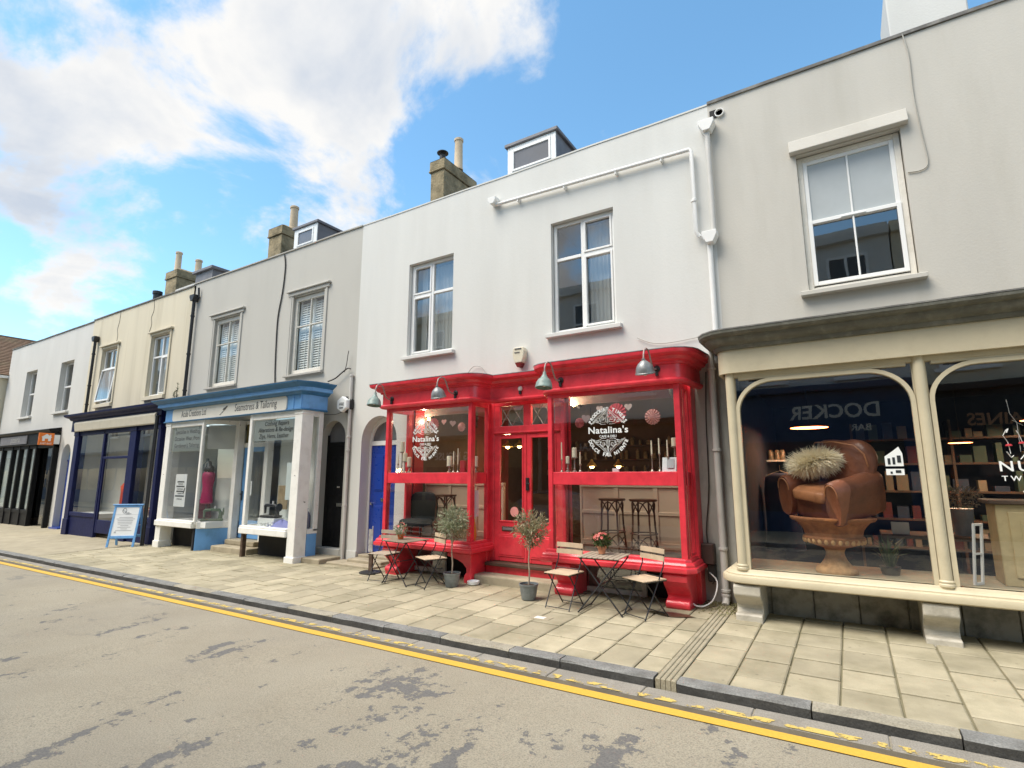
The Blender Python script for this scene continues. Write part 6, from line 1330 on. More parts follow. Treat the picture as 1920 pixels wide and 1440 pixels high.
# ------------------------------------------------------------------ café windows: lettering, candles, paper decorations, stools
def roundel(cx, cz, rx, rz, parent, y=FY-.006):
    q = MB()
    def arc_text(txt, a0, a1, size, flip):
        n = len(txt)
        for i, ch in enumerate(txt):
            if ch == ' ': continue
            a = R(a0+(a1-a0)*(i+.5)/n); px, pz = cx+rx*math.cos(a), cz+rz*math.sin(a)
            up = Vector((math.cos(a),0,math.sin(a))) * (1 if not flip else -1); ux = Vector((up.z,0,-up.x))
            q.join(text_mb(ch, size, .035), frame(px-up.x*size*.35, y, pz-up.z*size*.35, ux, up))
    arc_text('PRODOUET TIMERS', 158, 22, .072, False); arc_text('DOLCE FAR NIENTE', 200, 340, .072, True)
    q.join(text_mb("Natalina's", .14, .02, spacing=1.05), frame(cx, y, cz-.02, (1.12,0,0), (0,0,1)))
    q.join(text_mb('CAFE & DELI', .05, .012), frame(cx, y, cz-.085, (1,0,0), (0,0,1)))
    for s_ in (1, -1):                                     # scrolled filigree above and below the name
        z0 = cz+(.115 if s_ > 0 else -.10)
        S = lambda pts, r: q.tube([(cx+a, y, z0+s_*c) for a, c in pts], r, 5, flat=.25)
        for m_ in (1, -1):
            S([(m_*.27,.0),(m_*.21,.035),(m_*.15,.03),(m_*.10,.0),(m_*.03,.0)], .011); S([(m_*.25,.012),(m_*.19,.065),(m_*.14,.05),(m_*.15,.02),(m_*.18,.03)], .011)
            S([(m_*.11,.03),(m_*.13,.09),(m_*.09,.13),(m_*.05,.10),(m_*.06,.06),(m_*.085,.07)], .012); S([(m_*.12,.09),(m_*.07,.15),(m_*.02,.20),(0,.25)], .011); S([(m_*.02,.02),(m_*.03,.09),(0,.15)], .011)
            S([(m_*.2,.05),(m_*.165,.085),(m_*.12,.10)], .010)
        for m_ in (1, -1):
            for (ax_, az_, r_) in ((.075,.085,.032), (.17,.045,.024), (.115,.055,.018), (.04,.155,.022), (.225,.022,.014)):
                S([(m_*ax_+r_*(1-t_/14)*math.cos(t_*.75), az_+r_*(1-t_/14)*math.sin(t_*.75)) for t_ in range(13)], .0075)
            S([(m_*.27,.0),(m_*.2,.075),(m_*.13,.125),(m_*.06,.19),(m_*.02,.235)], .009); S([(m_*.02,.05),(m_*.05,.03),(m_*.1,.035)], .010)
        S([(0,.01),(0,.27)], .012); S([(0,.14),(0,.19)], .022); S([(0,.03),(0,.09)], .018)
    return q.build('window_logo', M['white_vinyl'], parent, recalc=False)
roundel(-3.04, 2.41, .315, .345, shop_red); roundel(-6.65, 2.405, .315, .345, shop_red)
M['wax'] = pm('ivory_wax', (0.76,0.70,0.54), .5, .04, 8, 0, world_space=False); M['silver'] = pm('antique_silver', (0.42,0.38,0.33), .35, .15, 20, 0, metal=.8); M['wick'] = M['ink']
def candle(x, y, zb, zc, zt, r, label):
    t = thing('candlestick', label, 'candle', (x, y, zb), 'candles on the café window shelves'); h = zc-zb
    q = MB(); s_ = 1.0 if r > .02 else .62
    q.lathe([(.045*s_,0),(.045*s_,.008),(.03*s_,.02),(.012*s_,.035),(.018*s_,.05),(.011*s_,.07),(.011*s_,max(.08,h-.03)),(.02*s_,max(.085,h-.02)),(max(.02,r*1.25),h-.008),(max(.02,r*1.25),h)], (x,y,zb), 16); q.build('holder', M['silver'], t, smooth=40)
    q = MB(); q.lathe([(r,0),(r*(1 if r > .02 else .75),zt-zc-.006),(r*.7,zt-zc),(0,zt-zc-.002)], (x,y,zc), 14); c = q.build('wax', M['wax'], t, smooth=40)
    q = MB(); q.tube([(x,y,zt-.004),(x+.002,y,zt+.014)], .0018, 4); q.build('wick', M['wick'], c)
SY, SZ = 7.69, 1.812
for (x, zc, zt, r, lab) in ((-3.87,2.01,2.28,.013,'tall taper at the left post of the right café bay'), (-3.66,2.04,2.19,.04,'fat ivory pillar on a turned stick, left in the right café bay'), (-3.55,1.93,2.12,.012,'short taper right of the fat pillar in the right café bay'),
    (-2.41,2.06,2.26,.013,'left of the three tapers at the right of the right bay'), (-2.30,2.07,2.29,.013,'middle and tallest of the three tapers in the right bay'), (-2.18,2.03,2.26,.012,'right of the three tapers, behind the white card in the right bay'), (-2.085,2.17,2.29,.042,'ivory pillar on a tall stick at the far right of the right bay'),
    (-7.41,1.98,2.16,.012,'taper at the far left of the left café bay'), (-7.34,2.21,2.41,.042,'highest fat pillar of the cluster at the left of the left bay'), (-7.265,2.03,2.19,.045,'middle-height pillar of the cluster at the left of the left bay'), (-7.15,1.93,2.11,.042,'lowest pillar of the cluster at the left of the left bay'),
    (-6.17,1.93,2.11,.048,'broad ivory pillar on a dish right of the logo in the left bay'), (-6.05,1.96,2.19,.012,'shorter taper between pillar and tall taper in the left bay'), (-5.95,1.96,2.24,.012,'tallest taper at the right of the left bay'), (-3.78,1.95,2.06,.03,'small round pale candle behind the left post of the right bay')):
    candle(x, SY+(.03 if r > .02 else 0), SZ, zc, zt, r, 'candle: '+lab if False else lab)
candle(-5.68, 7.86, SZ, 1.92, 2.10, .04, 'ivory pillar in the side glass of the left café bay')
cd = thing('menu_card', 'white menu card leaning on the shelf at the right of the right bay', 'card', (-2.2, 7.66, SZ)); q = MB(); q.prism([(-2.26,7.655,SZ),(-2.06,7.655,SZ),(-2.06,7.70,SZ+.20),(-2.26,7.70,SZ+.20)], (0,.004,0)); q.build('sheet', M['paper'], cd)
q = MB(); q.prism([(-2.19,7.650,SZ+.05),(-2.09,7.650,SZ+.05),(-2.09,7.689,SZ+.18),(-2.19,7.689,SZ+.18)], (0,.003,0)); q.build('print', M['print_grey'], cd)
tag(MB().box(-5.885,-5.78,7.66,7.73,SZ,SZ+.21).build('red_box', M['red_in'], bevel=.004), 'small red box standing on the shelf of the left café bay', 'box')
tag(MB().box(-3.02,-2.92,7.68,7.72,SZ,SZ+.05).build('name_card', M['paper'], bevel=.002), 'small pale card on the shelf under the right logo', 'card')
M['pink_paper'] = pm('blush_paper', (0.72,0.40,0.34), .7, .12, 30, 0); M['rose_paper'] = pm('rose_paper', (0.62,0.20,0.19), .7, .12, 30, 0); M['white_paper_heart'] = pm('cream_paper', (0.66,0.62,0.55), .7, .05); M['crimson_paper'] = pm('crimson_paper', (0.45,0.05,0.06), .7, .1)
def rosette(x, y, z, r, mat, label):
    q = MB(); n = 32; vs = [(x, y-.012, z)]
    for i in range(n): a = 2*math.pi*i/n; rr_ = r*(1 if i % 2 else .93); vs.append((x+rr_*math.cos(a), y+(.014 if i % 2 else -.014), z+rr_*math.sin(a)))
    q.add(vs, [(0, 1+i, 1+(i+1) % n) for i in range(n)]); o = tag(q.build('paper_rosette', mat, recalc=False), label, 'paper rosette', 'paper rosettes hung in the café windows')
    q = MB(); q.tube([(x,y+.004,z+r*.9),(x,y+.02,3.0)], .0012, 4); q.build('thread', M['cable_grey'], o)
def heart(x, y, z, s_, mat, label, yaw=0.0):
    P = []
    for i in range(24):
        t_ = 2*math.pi*i/24; P.append((16*math.sin(t_)**3/17, (13*math.cos(t_)-5*math.cos(2*t_)-2*math.cos(3*t_)-math.cos(4*t_))/17))
    q = MB(); q.prism([(x+s_*a*math.cos(yaw), y+s_*a*math.sin(yaw), z+s_*c) for a, c in P], (-.004*math.sin(yaw), .004*math.cos(yaw), 0)); o = tag(q.build('paper_heart', mat), label, 'paper heart', 'paper hearts hung in the café windows')
    q = MB(); q.tube([(x,y,z+s_*.3),(x,y+.01,3.0)], .0012, 4); q.build('thread', M['cable_grey'], o)
rosette(-3.69, 8.0, 2.61, .085, M['rose_paper'], 'rose pink paper rosette left of the logo in the right café bay'); rosette(-2.47, 8.0, 2.64, .125, M['pink_paper'], 'large pale pink paper rosette right of the logo in the right bay')
rosette(-3.14, 8.25, 2.76, .17, M['crimson_paper'], 'large crimson paper rosette hanging behind the logo in the right bay'); rosette(-6.80, 8.0, 2.74, .13, M['rose_paper'], 'rose red paper rosette behind the logo in the left café bay'); rosette(-6.12, 8.0, 2.66, .09, M['pink_paper'], 'pale paper rosette beside the right post of the left café bay')
heart(-3.33, 8.0, 2.82, .062, M['white_paper_heart'], 'small grey-white paper heart up left of the right logo'); heart(-2.85, 8.0, 2.82, .068, M['white_paper_heart'], 'white paper heart up right of the right logo'); heart(-6.55, 8.0, 2.78, .065, M['pink_paper'], 'blush paper heart up right of the left logo')
heart(-6.33, 8.0, 2.74, .07, M['white_paper_heart'], 'cream paper heart turned edge-on in the left café bay', 1.1); heart(-3.58, 8.02, 2.68, .085, M['white_paper_heart'], 'cream paper heart turned edge-on in the right café bay', .95)
# pendants and spotlights
M['warm_bulb'] = pm('warm_bulb', (1.0,0.75,0.35), .4, 0, 5, 0, emit=(1.0,0.62,0.22), estr=9.0); M['brass_shade'] = pm('brass_shade', (0.5,0.34,0.10), .4, .1, 6, 0, metal=.7)
def pendant(x, y, z, label, r=.11, light=0.0):
    t = thing('pendant_lamp', label, 'pendant lamp', (x, y, z), 'lit pendant lamps in the café')
    q = MB(); q.lathe([(.02,.14),(.03,.10),(r*.7,.05),(r,0),(r*.96,0),(r*.6,.045),(0,.06)], (x,y,z), 18); q.build('lamp_shade', M['brass_shade'], t, smooth=50)
    q = MB(); q.ellip((x,y,z+.0), .05,.05,.045, 12, 8); q.build('bulb', M['warm_bulb'], t, smooth=60); q = MB(); q.tube([(x,y,z+.13),(x,y,3.19)], .004, 5); q.build('flex', M['iron'], t)
    if light:
        l = bpy.data.lights.new('lamp_light', 'POINT'); l.energy = light; l.color = (1,.68,.35); l.shadow_soft_size = .08; lo = bpy.data.objects.new('lamp_light', l); COL.objects.link(lo); lo.parent = t; lo.location = (0,0,-.08)
pendant(-5.17, 10.5, 1.95, 'left of three lit pendants deep in the café, seen through the right bay', light=10); pendant(-4.58, 10.5, 1.95, 'middle of three lit pendants deep in the café, seen through the right bay'); pendant(-3.99, 10.5, 1.95, 'right of three lit pendants deep in the café, seen through the right bay', light=10)
pendant(-6.68, 10.5, 2.42, 'left lit pendant seen through the glass of the café door', .14, light=10); pendant(-6.36, 10.5, 2.42, 'right lit pendant seen through the glass of the café door', .14)
def spot(x, y, z, label):
    t = thing('spotlight', label, 'spotlight', (x, y, z), 'lit spotlights at the head of the café bays'); q = MB(); q.lathe([(.0,.10),(.05,.10),(.055,.0),(.05,.0),(.045,.03)], (x+.10,y+.06,z-.04), 14, axis=(-.3,-.6,.6)); q.build('housing', M['iron'], t, smooth=40)
    q = MB(); q.ellip((x,y,z), .038,.038,.038, 12, 8); q.build('bulb', M['warm_bulb'], t, smooth=60); q = MB(); q.tube([(x+.08,y+.04,z+.02),(x+.08,y+.04,3.19)], .006, 5); q.build('stem', M['iron'], t)
    l = bpy.data.lights.new('lamp_light', 'POINT'); l.energy = 14; l.color = (1,.76,.48); l.shadow_soft_size = .06; lo = bpy.data.objects.new('lamp_light', l); COL.objects.link(lo); lo.parent = t; lo.location = (-.05,-.10,-.07)
spot(-4.10, 8.66, 3.02, 'lit spotlight at the top left of the right café bay'); spot(-7.50, 8.66, 2.95, 'lit spotlight at the top left of the left café bay')
q = MB(); q.ellip((-1.0-1.08,8.2,3.12),.19,.19,.26,20,12); tag(q.build('globe_shade', M['iron'], smooth=60), 'black globe shade in the top right corner of the right café bay', 'lamp shade')
# bentwood stools in the bays
M['bentwood'] = pm('dark_bentwood', (0.10,0.045,0.022), .4, .2, 12, .1, 40, spec=.5, world_space=False)
def stool(label, x, y, z, h=.80, r=.20):
    t = thing('bar_stool', label, 'bar stool', (x, y, z), 'bentwood bar stools in the café bays')
    q = MB(); q.lathe([(0,h-.035),(r,h-.035),(r+.012,h-.02),(r+.012,h-.005),(r,h),(r*.9,h-.004),(0,h-.008)], (0,0,0), 24); q.build('seat', M['bentwood'], t, smooth=40, local=True)
    for k in range(4):
        a = R(45+90*k); c_, s_ = math.cos(a), math.sin(a); q = MB(); q.tube([(c_*r*.86,s_*r*.86,h-.03),(c_*r*.92,s_*r*.92,h*.5),(c_*r*1.12,s_*r*1.12,0)], .015, 8); q.build('leg', M['bentwood'], t, smooth=60, local=True)
        a2 = R(135+90*k); P = []
        for i in range(9):
            u = i/8; ang = a+(a2-a)*u; P.append((math.cos(ang)*r*.86, math.sin(ang)*r*.86, h-.22+.17*math.sin(math.pi*u)))
        q = MB(); q.tube(P, .010, 6); q.build('arch_brace', M['bentwood'], t, smooth=60, local=True); P2 = [(p[0]*1.1, p[1]*1.1, h*.10+(p[2]-(h-.22))*.8) for p in P]; q = MB(); q.tube(P2, .009, 6); q.build('arch_brace', M['bentwood'], t, smooth=60, local=True)
    q = MB(); q.tube([(math.cos(R(a))*r*1.0, math.sin(R(a))*r*1.0, h*.36) for a in range(0,360,20)], .010, 6, closed=True); q.build('foot_ring', M['bentwood'], t, smooth=60, local=True)
stool('left of two bentwood stools in the right café bay', -3.24, 8.18, .60); stool('right of two bentwood stools in the right café bay', -2.72, 8.14, .60); stool('bentwood stool behind the bushy olive tree in the left café bay', -6.58, 8.14, .60)
t = thing('dining_chair', 'black upholstered chair back in the left café bay', 'chair', (-7.28, 8.25, .6)); q = MB(); q.ellip((-7.28,8.32,1.14),.36,.05,.30,24,12,e=.6); q.build('backrest', M['black_fabric'], t, smooth=60); q = MB(); q.ellip((-7.28,8.10,.86),.30,.24,.07,20,8,e=.5); q.build('seat', M['black_fabric'], t, smooth=60)
for sx in (-1,1):
    for sy in (-.18,.16): q = MB(); q.tube([(-7.28+sx*.25,8.12+sy,.84),(-7.28+sx*.27,8.12+sy*1.1,.60)], .015, 6); q.build('leg', M['iron'], t)
# counter and shelves at the back of the café
t = thing('counter', 'dark counter with shelves of jars at the back of the café', 'counter', (-5.0, 12.6, .28)); q = MB(); q.box(-7.2,-2.4,12.3,12.9,.28,1.3); q.build('body', M['wood_dark'], t); q = MB()
for z in (1.75, 2.15, 2.5): q.box(-7.2,-2.4,13.2,13.45,z,z+.03)
q.build('shelf', M['wood_dark'], t); rr = random.Random(3); q = MB()
for z in (1.78, 2.18, 2.53):
    x = -7.1
    while x < -2.5:
        h = rr.uniform(.1,.26); r_ = rr.uniform(.035,.07); q.lathe([(r_,0),(r_,h*.8),(r_*.5,h),(0,h)], (x,13.3,z), 8); x += rr.uniform(.13,.3)
q.build('jars', M['jars'], t, smooth=40)['kind'] = 'stuff'
# notice in the side glass of the left bay and a yellow jug below
tag(MB().box(-5.612,-5.606,7.72,7.86,1.05,1.50).build('notice', M['paper']), 'white notice taped in the side glass of the left café bay', 'notice'); q = MB(); q.lathe([(.06,0),(.085,.1),(.075,.25),(.05,.36),(.055,.40)], (-5.76,7.88,.60), 16); tag(q.build('jug', pm('yellow_glaze', (0.55,0.33,0.02), .3, .1), smooth=50), 'yellow jug low in the side glass of the left café bay', 'jug')
# ------------------------------------------------------------------ beige shop window display
un = thing('garden_urn', 'rusty ochre garden urn standing in the beige shop window', 'urn', (-.24, 8.0, .566))
M['rust'] = pm('ochre_rust', (0.36,0.145,0.055), .85, .3, 9, .9, 40, dirt=(0.18,0.08,0.03), dirt_amt=.75, dirt_scale=12, bdist=.01, world_space=False); M['rust_pale'] = pm('pale_rust', (0.50,0.28,0.12), .85, .25, 9, .9, 40, dirt=(0.2,0.09,0.03), dirt_amt=.6, dirt_scale=14, bdist=.01, world_space=False)
q = MB(); q.lathe([(.225,0),(.235,.02),(.22,.06),(.17,.10),(.13,.15),(.105,.21),(.10,.25),(.115,.285)], (0,0,0), 32); q.build('foot', M['rust_pale'], un, smooth=50, local=True)
q = MB(); q.lathe([(.115,.285),(.12,.30),(.20,.325),(.30,.36),(.335,.40),(.345,.43),(.33,.445),(.315,.45),(.33,.52),(.37,.58),(.41,.62),(.455,.635),(.475,.655),(.475,.675),(.44,.685),(.40,.66),(.30,.55),(0,.5)], (0,0,0), 40); q.build('bowl', M['rust'], un, smooth=50, local=True)
for k in range(28):
    a = R(k*360/28); q = MB(); q.ellip((.325*math.cos(a),.325*math.sin(a),.395),.026,.026,.036,8,6); q.build('bead', M['rust_pale'], un, smooth=60, local=True)
ac = thing('armchair', 'worn tan leather club armchair perched on top of the rusty urn', 'armchair', (-.20, 8.08, 1.26)); ac.rotation_euler = (R(13), R(7), R(-40))
M['leather'] = pm('tan_leather', (0.19,0.066,0.032), .40, .35, 5, .8, 11, spec=.5, dirt=(0.14,0.045,0.02), dirt_amt=.7, dirt_scale=5, world_space=False); M['leather_pale'] = pm('worn_seat_leather', (0.38,0.16,0.07), .5, .25, 5, .7, 12, dirt=(0.13,0.045,0.016), dirt_amt=.6, dirt_scale=6, world_space=False)
def slump(q, amp, seed, f=7.0):
    from mathutils import noise as mn_
    q.v = [tuple(Vector(p)+Vector((mn_.noise(Vector(p)*f+Vector((seed,0,0))), mn_.noise(Vector(p)*f+Vector((0,seed,0))), mn_.noise(Vector(p)*f+Vector((0,0,seed)))))*amp) for p in q.v]; return q
def loft(sections, n_cap=True):                         # closed rings of equal length joined along their order
    q = MB(); k = len(sections[0]); q.v = [tuple(p) for r_ in sections for p in r_]
    for i in range(len(sections)-1):
        for j in range(k): q.f.append((i*k+j, i*k+(j+1) % k, (i+1)*k+(j+1) % k, (i+1)*k+j)); q.m.append(0)
    q.f += [tuple(range(k-1,-1,-1)), tuple(range((len(sections)-1)*k, len(sections)*k))]; q.m += [0, 0]; return q
slump(MB().ellip((0,.02,.16),.37,.35,.16,28,14,e=.35), .012, 1).build('base', M['leather'], ac, smooth=60, local=True)
slump(MB().ellip((0,-.09,.34),.265,.33,.075,32,14,e=.38), .02, 2).build('seat_cushion', M['leather_pale'], ac, smooth=60, local=True)
for s_ in (-1,1):
    def armring(y, k): return [(s_*(.355+.105*k*math.copysign(abs(math.cos(R(a_)))**.8, math.cos(R(a_)))), y, max(.02, .40+.155*k*math.sin(R(a_))) if a_ <= 180 else .40-.38*k*abs(math.sin(R(a_)))**.5) for a_ in range(0,360,15)]
    q = loft([armring(-.385,.86), armring(-.395,.93), armring(-.37,1.0), armring(-.25,1.0), armring(-.1,.98), armring(.05,1.0), armring(.2,1.0), armring(.33,.95), armring(.36,.8)])
    slump(q, .016, 3+s_).build('arm', M['leather'], ac, smooth=50, local=True)
    q = MB(); q.tube([(s_*(.355+.085*math.cos(R(a_))), -.400, .405+.12*math.sin(R(a_))) for a_ in range(-10,191,20)], .007, 6); q.build('arm_piping', M['leather_pale'], ac, smooth=60, local=True)
slump(MB().ellip((.0,.27,.56),.41,.14,.36,36,18,e=.62,rot=Matrix.Rotation(R(-16),3,'X')), .03, 8, 5.0).build('backrest', M['leather'], ac, smooth=60, local=True)
q = MB(); q.tube([(-.40,.20,.62),(-.38,.19,.78),(-.28,.17,.885),(0,.165,.915),(.28,.17,.885),(.38,.19,.78),(.40,.20,.62)], .009, 6); q.build('back_piping', M['leather_pale'], ac, smooth=60, local=True)
for sx in (-.3,.3):
    for sy in (-.25,.28): q = MB(); q.lathe([(.03,0),(.035,.06)],(sx,sy,-.04),10); q.build('foot', M['wood_dark'], ac, local=True)
fu = thing('sheepskin_cushion', 'shaggy cream sheepskin cushion draped over the back of the leather armchair', 'cushion', (-.37, 7.93, 1.92))
M['fur'] = leaf_mat('cream_fleece', (0.86,0.74,0.50), (0.97,0.91,0.74)); rr = random.Random(12); q = MB(); rot_ = Matrix.Rotation(R(-12),3,'Y')
q.ellip((0,0,0),.22,.09,.075,20,12,rot=rot_); q.build('pad', M['fur'], fu, smooth=60, local=True); q = MB()
for k in range(4200):
    d = Vector((rr.gauss(0,1),rr.gauss(0,1),rr.gauss(0,1))).normalized(); p = rot_ @ Vector((d.x*.22,d.y*.09,d.z*.075)); u = (d*.8+Vector((rr.gauss(0,.45),rr.gauss(0,.45),rr.gauss(-.02,.40)))).normalized(); s_ = u.orthogonal().normalized()*.0045; l = rr.uniform(.06,.17); m_ = p+u*l*.6; e = m_+(u+Vector((0,0,-.25))).normalized()*l*.5
    q.add([p-s_,p+s_,m_+s_*.7,e,m_-s_*.7], [(0,1,2,4),(4,2,3)])
q.build('fleece', M['fur'], fu, local=True, recalc=False)['kind'] = 'stuff'
def disc_lamp(x, y, z, r, label):
    t = thing('disc_pendant', label, 'pendant lamp', (x, y, z), 'glowing disc pendants in the beige shop'); q = MB(); q.lathe([(0,.06),(r*.3,.055),(r,.012),(r,.0),(r*.97,.0)], (x,y,z), 30); q.build('lamp_shade', M['iron'], t, smooth=40)
    q = MB(); q.lathe([(0,.004),(r*.96,.004)], (x,y,z-.006), 30); q.build('diffuser', M['glow'], t); q = MB(); q.tube([(x,y,z+.05),(x,y,3.24)], .004, 5); q.build('flex', M['iron'], t)
    l = bpy.data.lights.new('lamp_light', 'AREA'); l.shape = 'DISK'; l.size = r*1.8; l.energy = 14; l.color = (1,.72,.45); lo = bpy.data.objects.new('lamp_light', l); COL.objects.link(lo); lo.parent = t; lo.location = (0,0,-.02)
M['glow'] = pm('amber_glow', (1,.6,.3), .5, 0, 5, 0, emit=(1.0,0.50,0.22), estr=2.2)
disc_lamp(-.52, 10.5, 2.57, .30, 'glowing disc pendant above the armchair, deep in the beige shop'); disc_lamp(1.54, 11.0, 2.27, .16, 'small glowing disc pendant behind the right arch of the beige shop')
cb = thing('cabinet', 'cream panelled cabinet with a brown top in the right arch of the beige shop', 'cabinet', (1.9, 8.2, .566)); M['cab_cream'] = pm('distressed_cream_paint', (0.50,0.40,0.22), .55, .1, 6, .2, 30, dirt=(0.28,0.2,0.1), dirt_amt=.5, dirt_scale=5)
q = MB(); q.box(1.34,2.6,8.02,8.5,.566,1.44); q.build('carcass', M['cab_cream'], cb, bevel=.008); q = MB(); q.box(1.28,2.66,7.97,8.55,1.44,1.485); q.build('top', M['wood_dark'], cb, bevel=.01)
for x0 in (1.44, 2.0): q = MB(); q.box(x0,x0+.5,8.0,8.022,.66,1.36); q.box(x0+.09,x0+.41,7.992,8.002,.75,1.27); q.build('cabinet_door', M['cab_cream'], cb, bevel=.006)
lf = thing('picture_frame', 'small white picture frame leaning against the cream cabinet', 'picture frame', (1.14, 7.95, .566)); q = MB(); f = frame(1.05,7.88,.57,(.62,.78,0),Vector((.10,.06,1)).normalized()); u_ = MB(); w_, h = .16, .66
u_.box(0,.025,0,h,-.01,.01); u_.box(w_-.025,w_,0,h,-.01,.01); u_.box(.025,w_-.025,0,.025,-.01,.01); u_.box(.025,w_-.025,h-.025,h,-.01,.01); u_.box(.025,w_-.025,h*.5-.01,h*.5+.01,-.008,.008); q.join(u_, f); q.build('moulding', M['upvc'], lf)
pl = thing('strappy_plant', 'strappy dark green plant on the floor right of the urn', 'plant', (.32, 8.2, .566)); q = MB(); rr = random.Random(8)
for k in range(46):
    a = rr.uniform(0,6.28); l = rr.uniform(.25,.52); o = rr.uniform(.08,.30); P = [Vector((0,0,0)),Vector((math.cos(a)*o*.4,math.sin(a)*o*.4,l*.7)),Vector((math.cos(a)*o,math.sin(a)*o,l*rr.uniform(.8,1.0)))]; s_ = Vector((-math.sin(a),math.cos(a),0))*.010
    q.add([P[0]-s_,P[0]+s_,P[1]+s_,P[1]-s_,P[2]], [(0,1,2,3),(3,2,4)])
q.build('blades', M['leaf_green'], pl, local=True, recalc=False)['kind'] = 'stuff'; q = MB(); q.lathe([(.09,0),(.11,.10),(.10,.10),(0,.09)],(0,0,0),16); q.build('pot', M['iron'], pl, smooth=40, local=True)
bk = thing('flower_bucket', 'grey bucket of dried flowers in the right arch of the beige shop', 'flower bucket', (1.22, 9.4, .97)); q = MB(); q.lathe([(.10,0),(.14,.34),(.145,.35),(.135,.35),(0,.3)],(0,0,0),20); q.build('bucket', pm('pale_zinc',(0.30,0.32,0.34),.5,.15,8,0,metal=.3), bk, smooth=40, local=True)
q = MB(); leaves(q, (0,0,.50), .26, 500, .05, .02, random.Random(4), .1, .55); q.build('dried_flowers', leaf_mat('dried_stems',(0.12,0.11,0.08),(0.30,0.26,0.2)), bk, local=True, recalc=False)['kind'] = 'stuff'
tb = thing('display_table', 'dark display table behind the urn in the beige shop', 'table', (.9, 9.4, 0)); q = MB(); q.box(.30,2.6,9.05,9.75,.92,.97); q.build('top', M['wood_dark'], tb)
for x in (.36,2.54):
    for y in (9.1,9.7): q = MB(); q.box(x-.03,x+.03,y-.03,y+.03,-.05,.92); q.build('leg', M['wood_dark'], tb)
rr = random.Random(5)
for k, (x, col, nm) in enumerate(((.52,(0.55,0.54,0.48),'cream card sign standing left on the dark display table'),(.92,(0.28,0.05,0.05),'stack of red books on the dark display table'),(1.55,(0.32,0.36,0.34),'pale green packets right of the bucket on the display table'),(1.85,(0.5,0.5,0.47),'white boxes at the right of the dark display table'))):
    h = (.16,.07,.06,.10)[k]; q = MB(); q.box(x-.10,x+.10,9.12,9.14 if k == 0 else 9.3,.97,.97+h); tag(q.build(('card_sign','book_stack','packet','carton')[k], pm('goods_%d' % k, col, .6, .1), bevel=.003), nm, ('sign','books','packet','box')[k])
sh = thing('wall_shelf', 'pale wall shelf with jars deep in the beige shop left of the armchair', 'shelf', (-1.2, 11.0, 2.0)); q = MB(); q.box(-1.9,-1.0+.0,11.3,11.55,2.02,2.05); q.build('board', M['old_white'], sh); q = MB()
for x in (-1.25,-1.14,-1.05): q.lathe([(.05,0),(.05,.15),(.03,.19),(0,.19)],(x,11.4,2.05),10)
q.build('jars', M['jars'], sh, smooth=40)['kind'] = 'stuff'
for lab, x, y in (('dark blue coat on a hanger deep in the beige shop', -1.0, 10.2),):
    t = thing('hanging_coat', lab, 'coat', (x, y, .6)); q = MB(); q.lathe([(.10,1.25),(.22,1.18),(.25,.9),(.24,.4),(.28,0)],(x,y,.55),16,wob=lambda a,h_: 1+.12*math.sin(4*a)); q.build('cloth', pm('navy_wool',(0.012,0.018,0.05),.9,.2), t, smooth=60); q = MB(); q.tube([(x-.2,y,1.76),(x,y,1.84),(x+.2,y,1.76)],.008,5); q.tube([(x,y,1.84),(x,y,1.93)],.004,5); q.build('hanger', M['slat_pale'], t)
q = MB(); q.join(text_mb('NU', .15, .012, 'LEFT', spacing=1.25), frame(1.335,BY+.02,1.80,(1.1,0,0),(0,0,1))); q.join(text_mb('TWE', .075, .012, 'LEFT', spacing=1.5), frame(1.35,BY+.02,1.70,(1.1,0,0),(0,0,1))); q.box(1.50,1.75,BY+.019,BY+.021,1.585,1.60)
for P, r in (([(1.45,1.98),(1.44,2.10),(1.41,2.17),(1.44,2.23)],.012), ([(1.44,2.2),(1.455,2.24)],.028), ([(1.42,2.0),(1.45,1.94),(1.47,1.96)],.018), ([(1.58,1.97),(1.54,2.16),(1.52,2.22)],.014), ([(1.52,1.92),(1.58,2.0)],.016), ([(1.56,2.02),(1.60,2.04),(1.62,2.0),(1.58,1.97)],.010), ([(1.53,2.0),(1.535,2.3),(1.49,2.4),(1.48,2.55)],.004), ([(1.50,2.33),(1.58,2.27)],.004)): q.tube([(a,BY+.02,c) for a, c in P], r, 6, flat=.2)
q.build('window_lettering', M['white_vinyl'], shop_beige, recalc=False)
q = MB()
for x in (1.445, 1.55): q.lathe([(.03,0),(.026,.012),(.018,.02)],(x,BY+.018,2.06+.05*(x-1.445)*4),10)
q.build('red_caps', M['red_in'], shop_beige)
q = MB(); P = [(.36,1.76),(.53,1.76),(.53,1.83),(.36,1.83)]; q.add([(a,BY+.02,c) for a, c in P], [(0,1,2,3)]); P = [(.36,1.86),(.53,1.86),(.53,2.0),(.50,2.08),(.44,2.03),(.36,1.97)]; q.add([(a,BY+.02,c) for a, c in P], [tuple(range(6))]); q.build('house_sticker', M['white_vinyl'], shop_beige, recalc=False)
q = MB()
for x0, x1, z0, z1 in ((.385,.41,1.88,1.95),(.43,.455,1.88,1.96),(.475,.51,1.90,1.98),(.40,.42,1.775,1.80),(.45,.50,1.785,1.815)): q.box(x0,x1,BY+.016,BY+.018,z0,z1)
q.build('sticker_print', M['ink'], shop_beige)
ds = thing('shop_shelving', 'dark shelving crowded with small goods at the back of the beige shop', 'shelves', (1.2, 12.6, 0)); q = MB(); rr = random.Random(31); gd = MB()
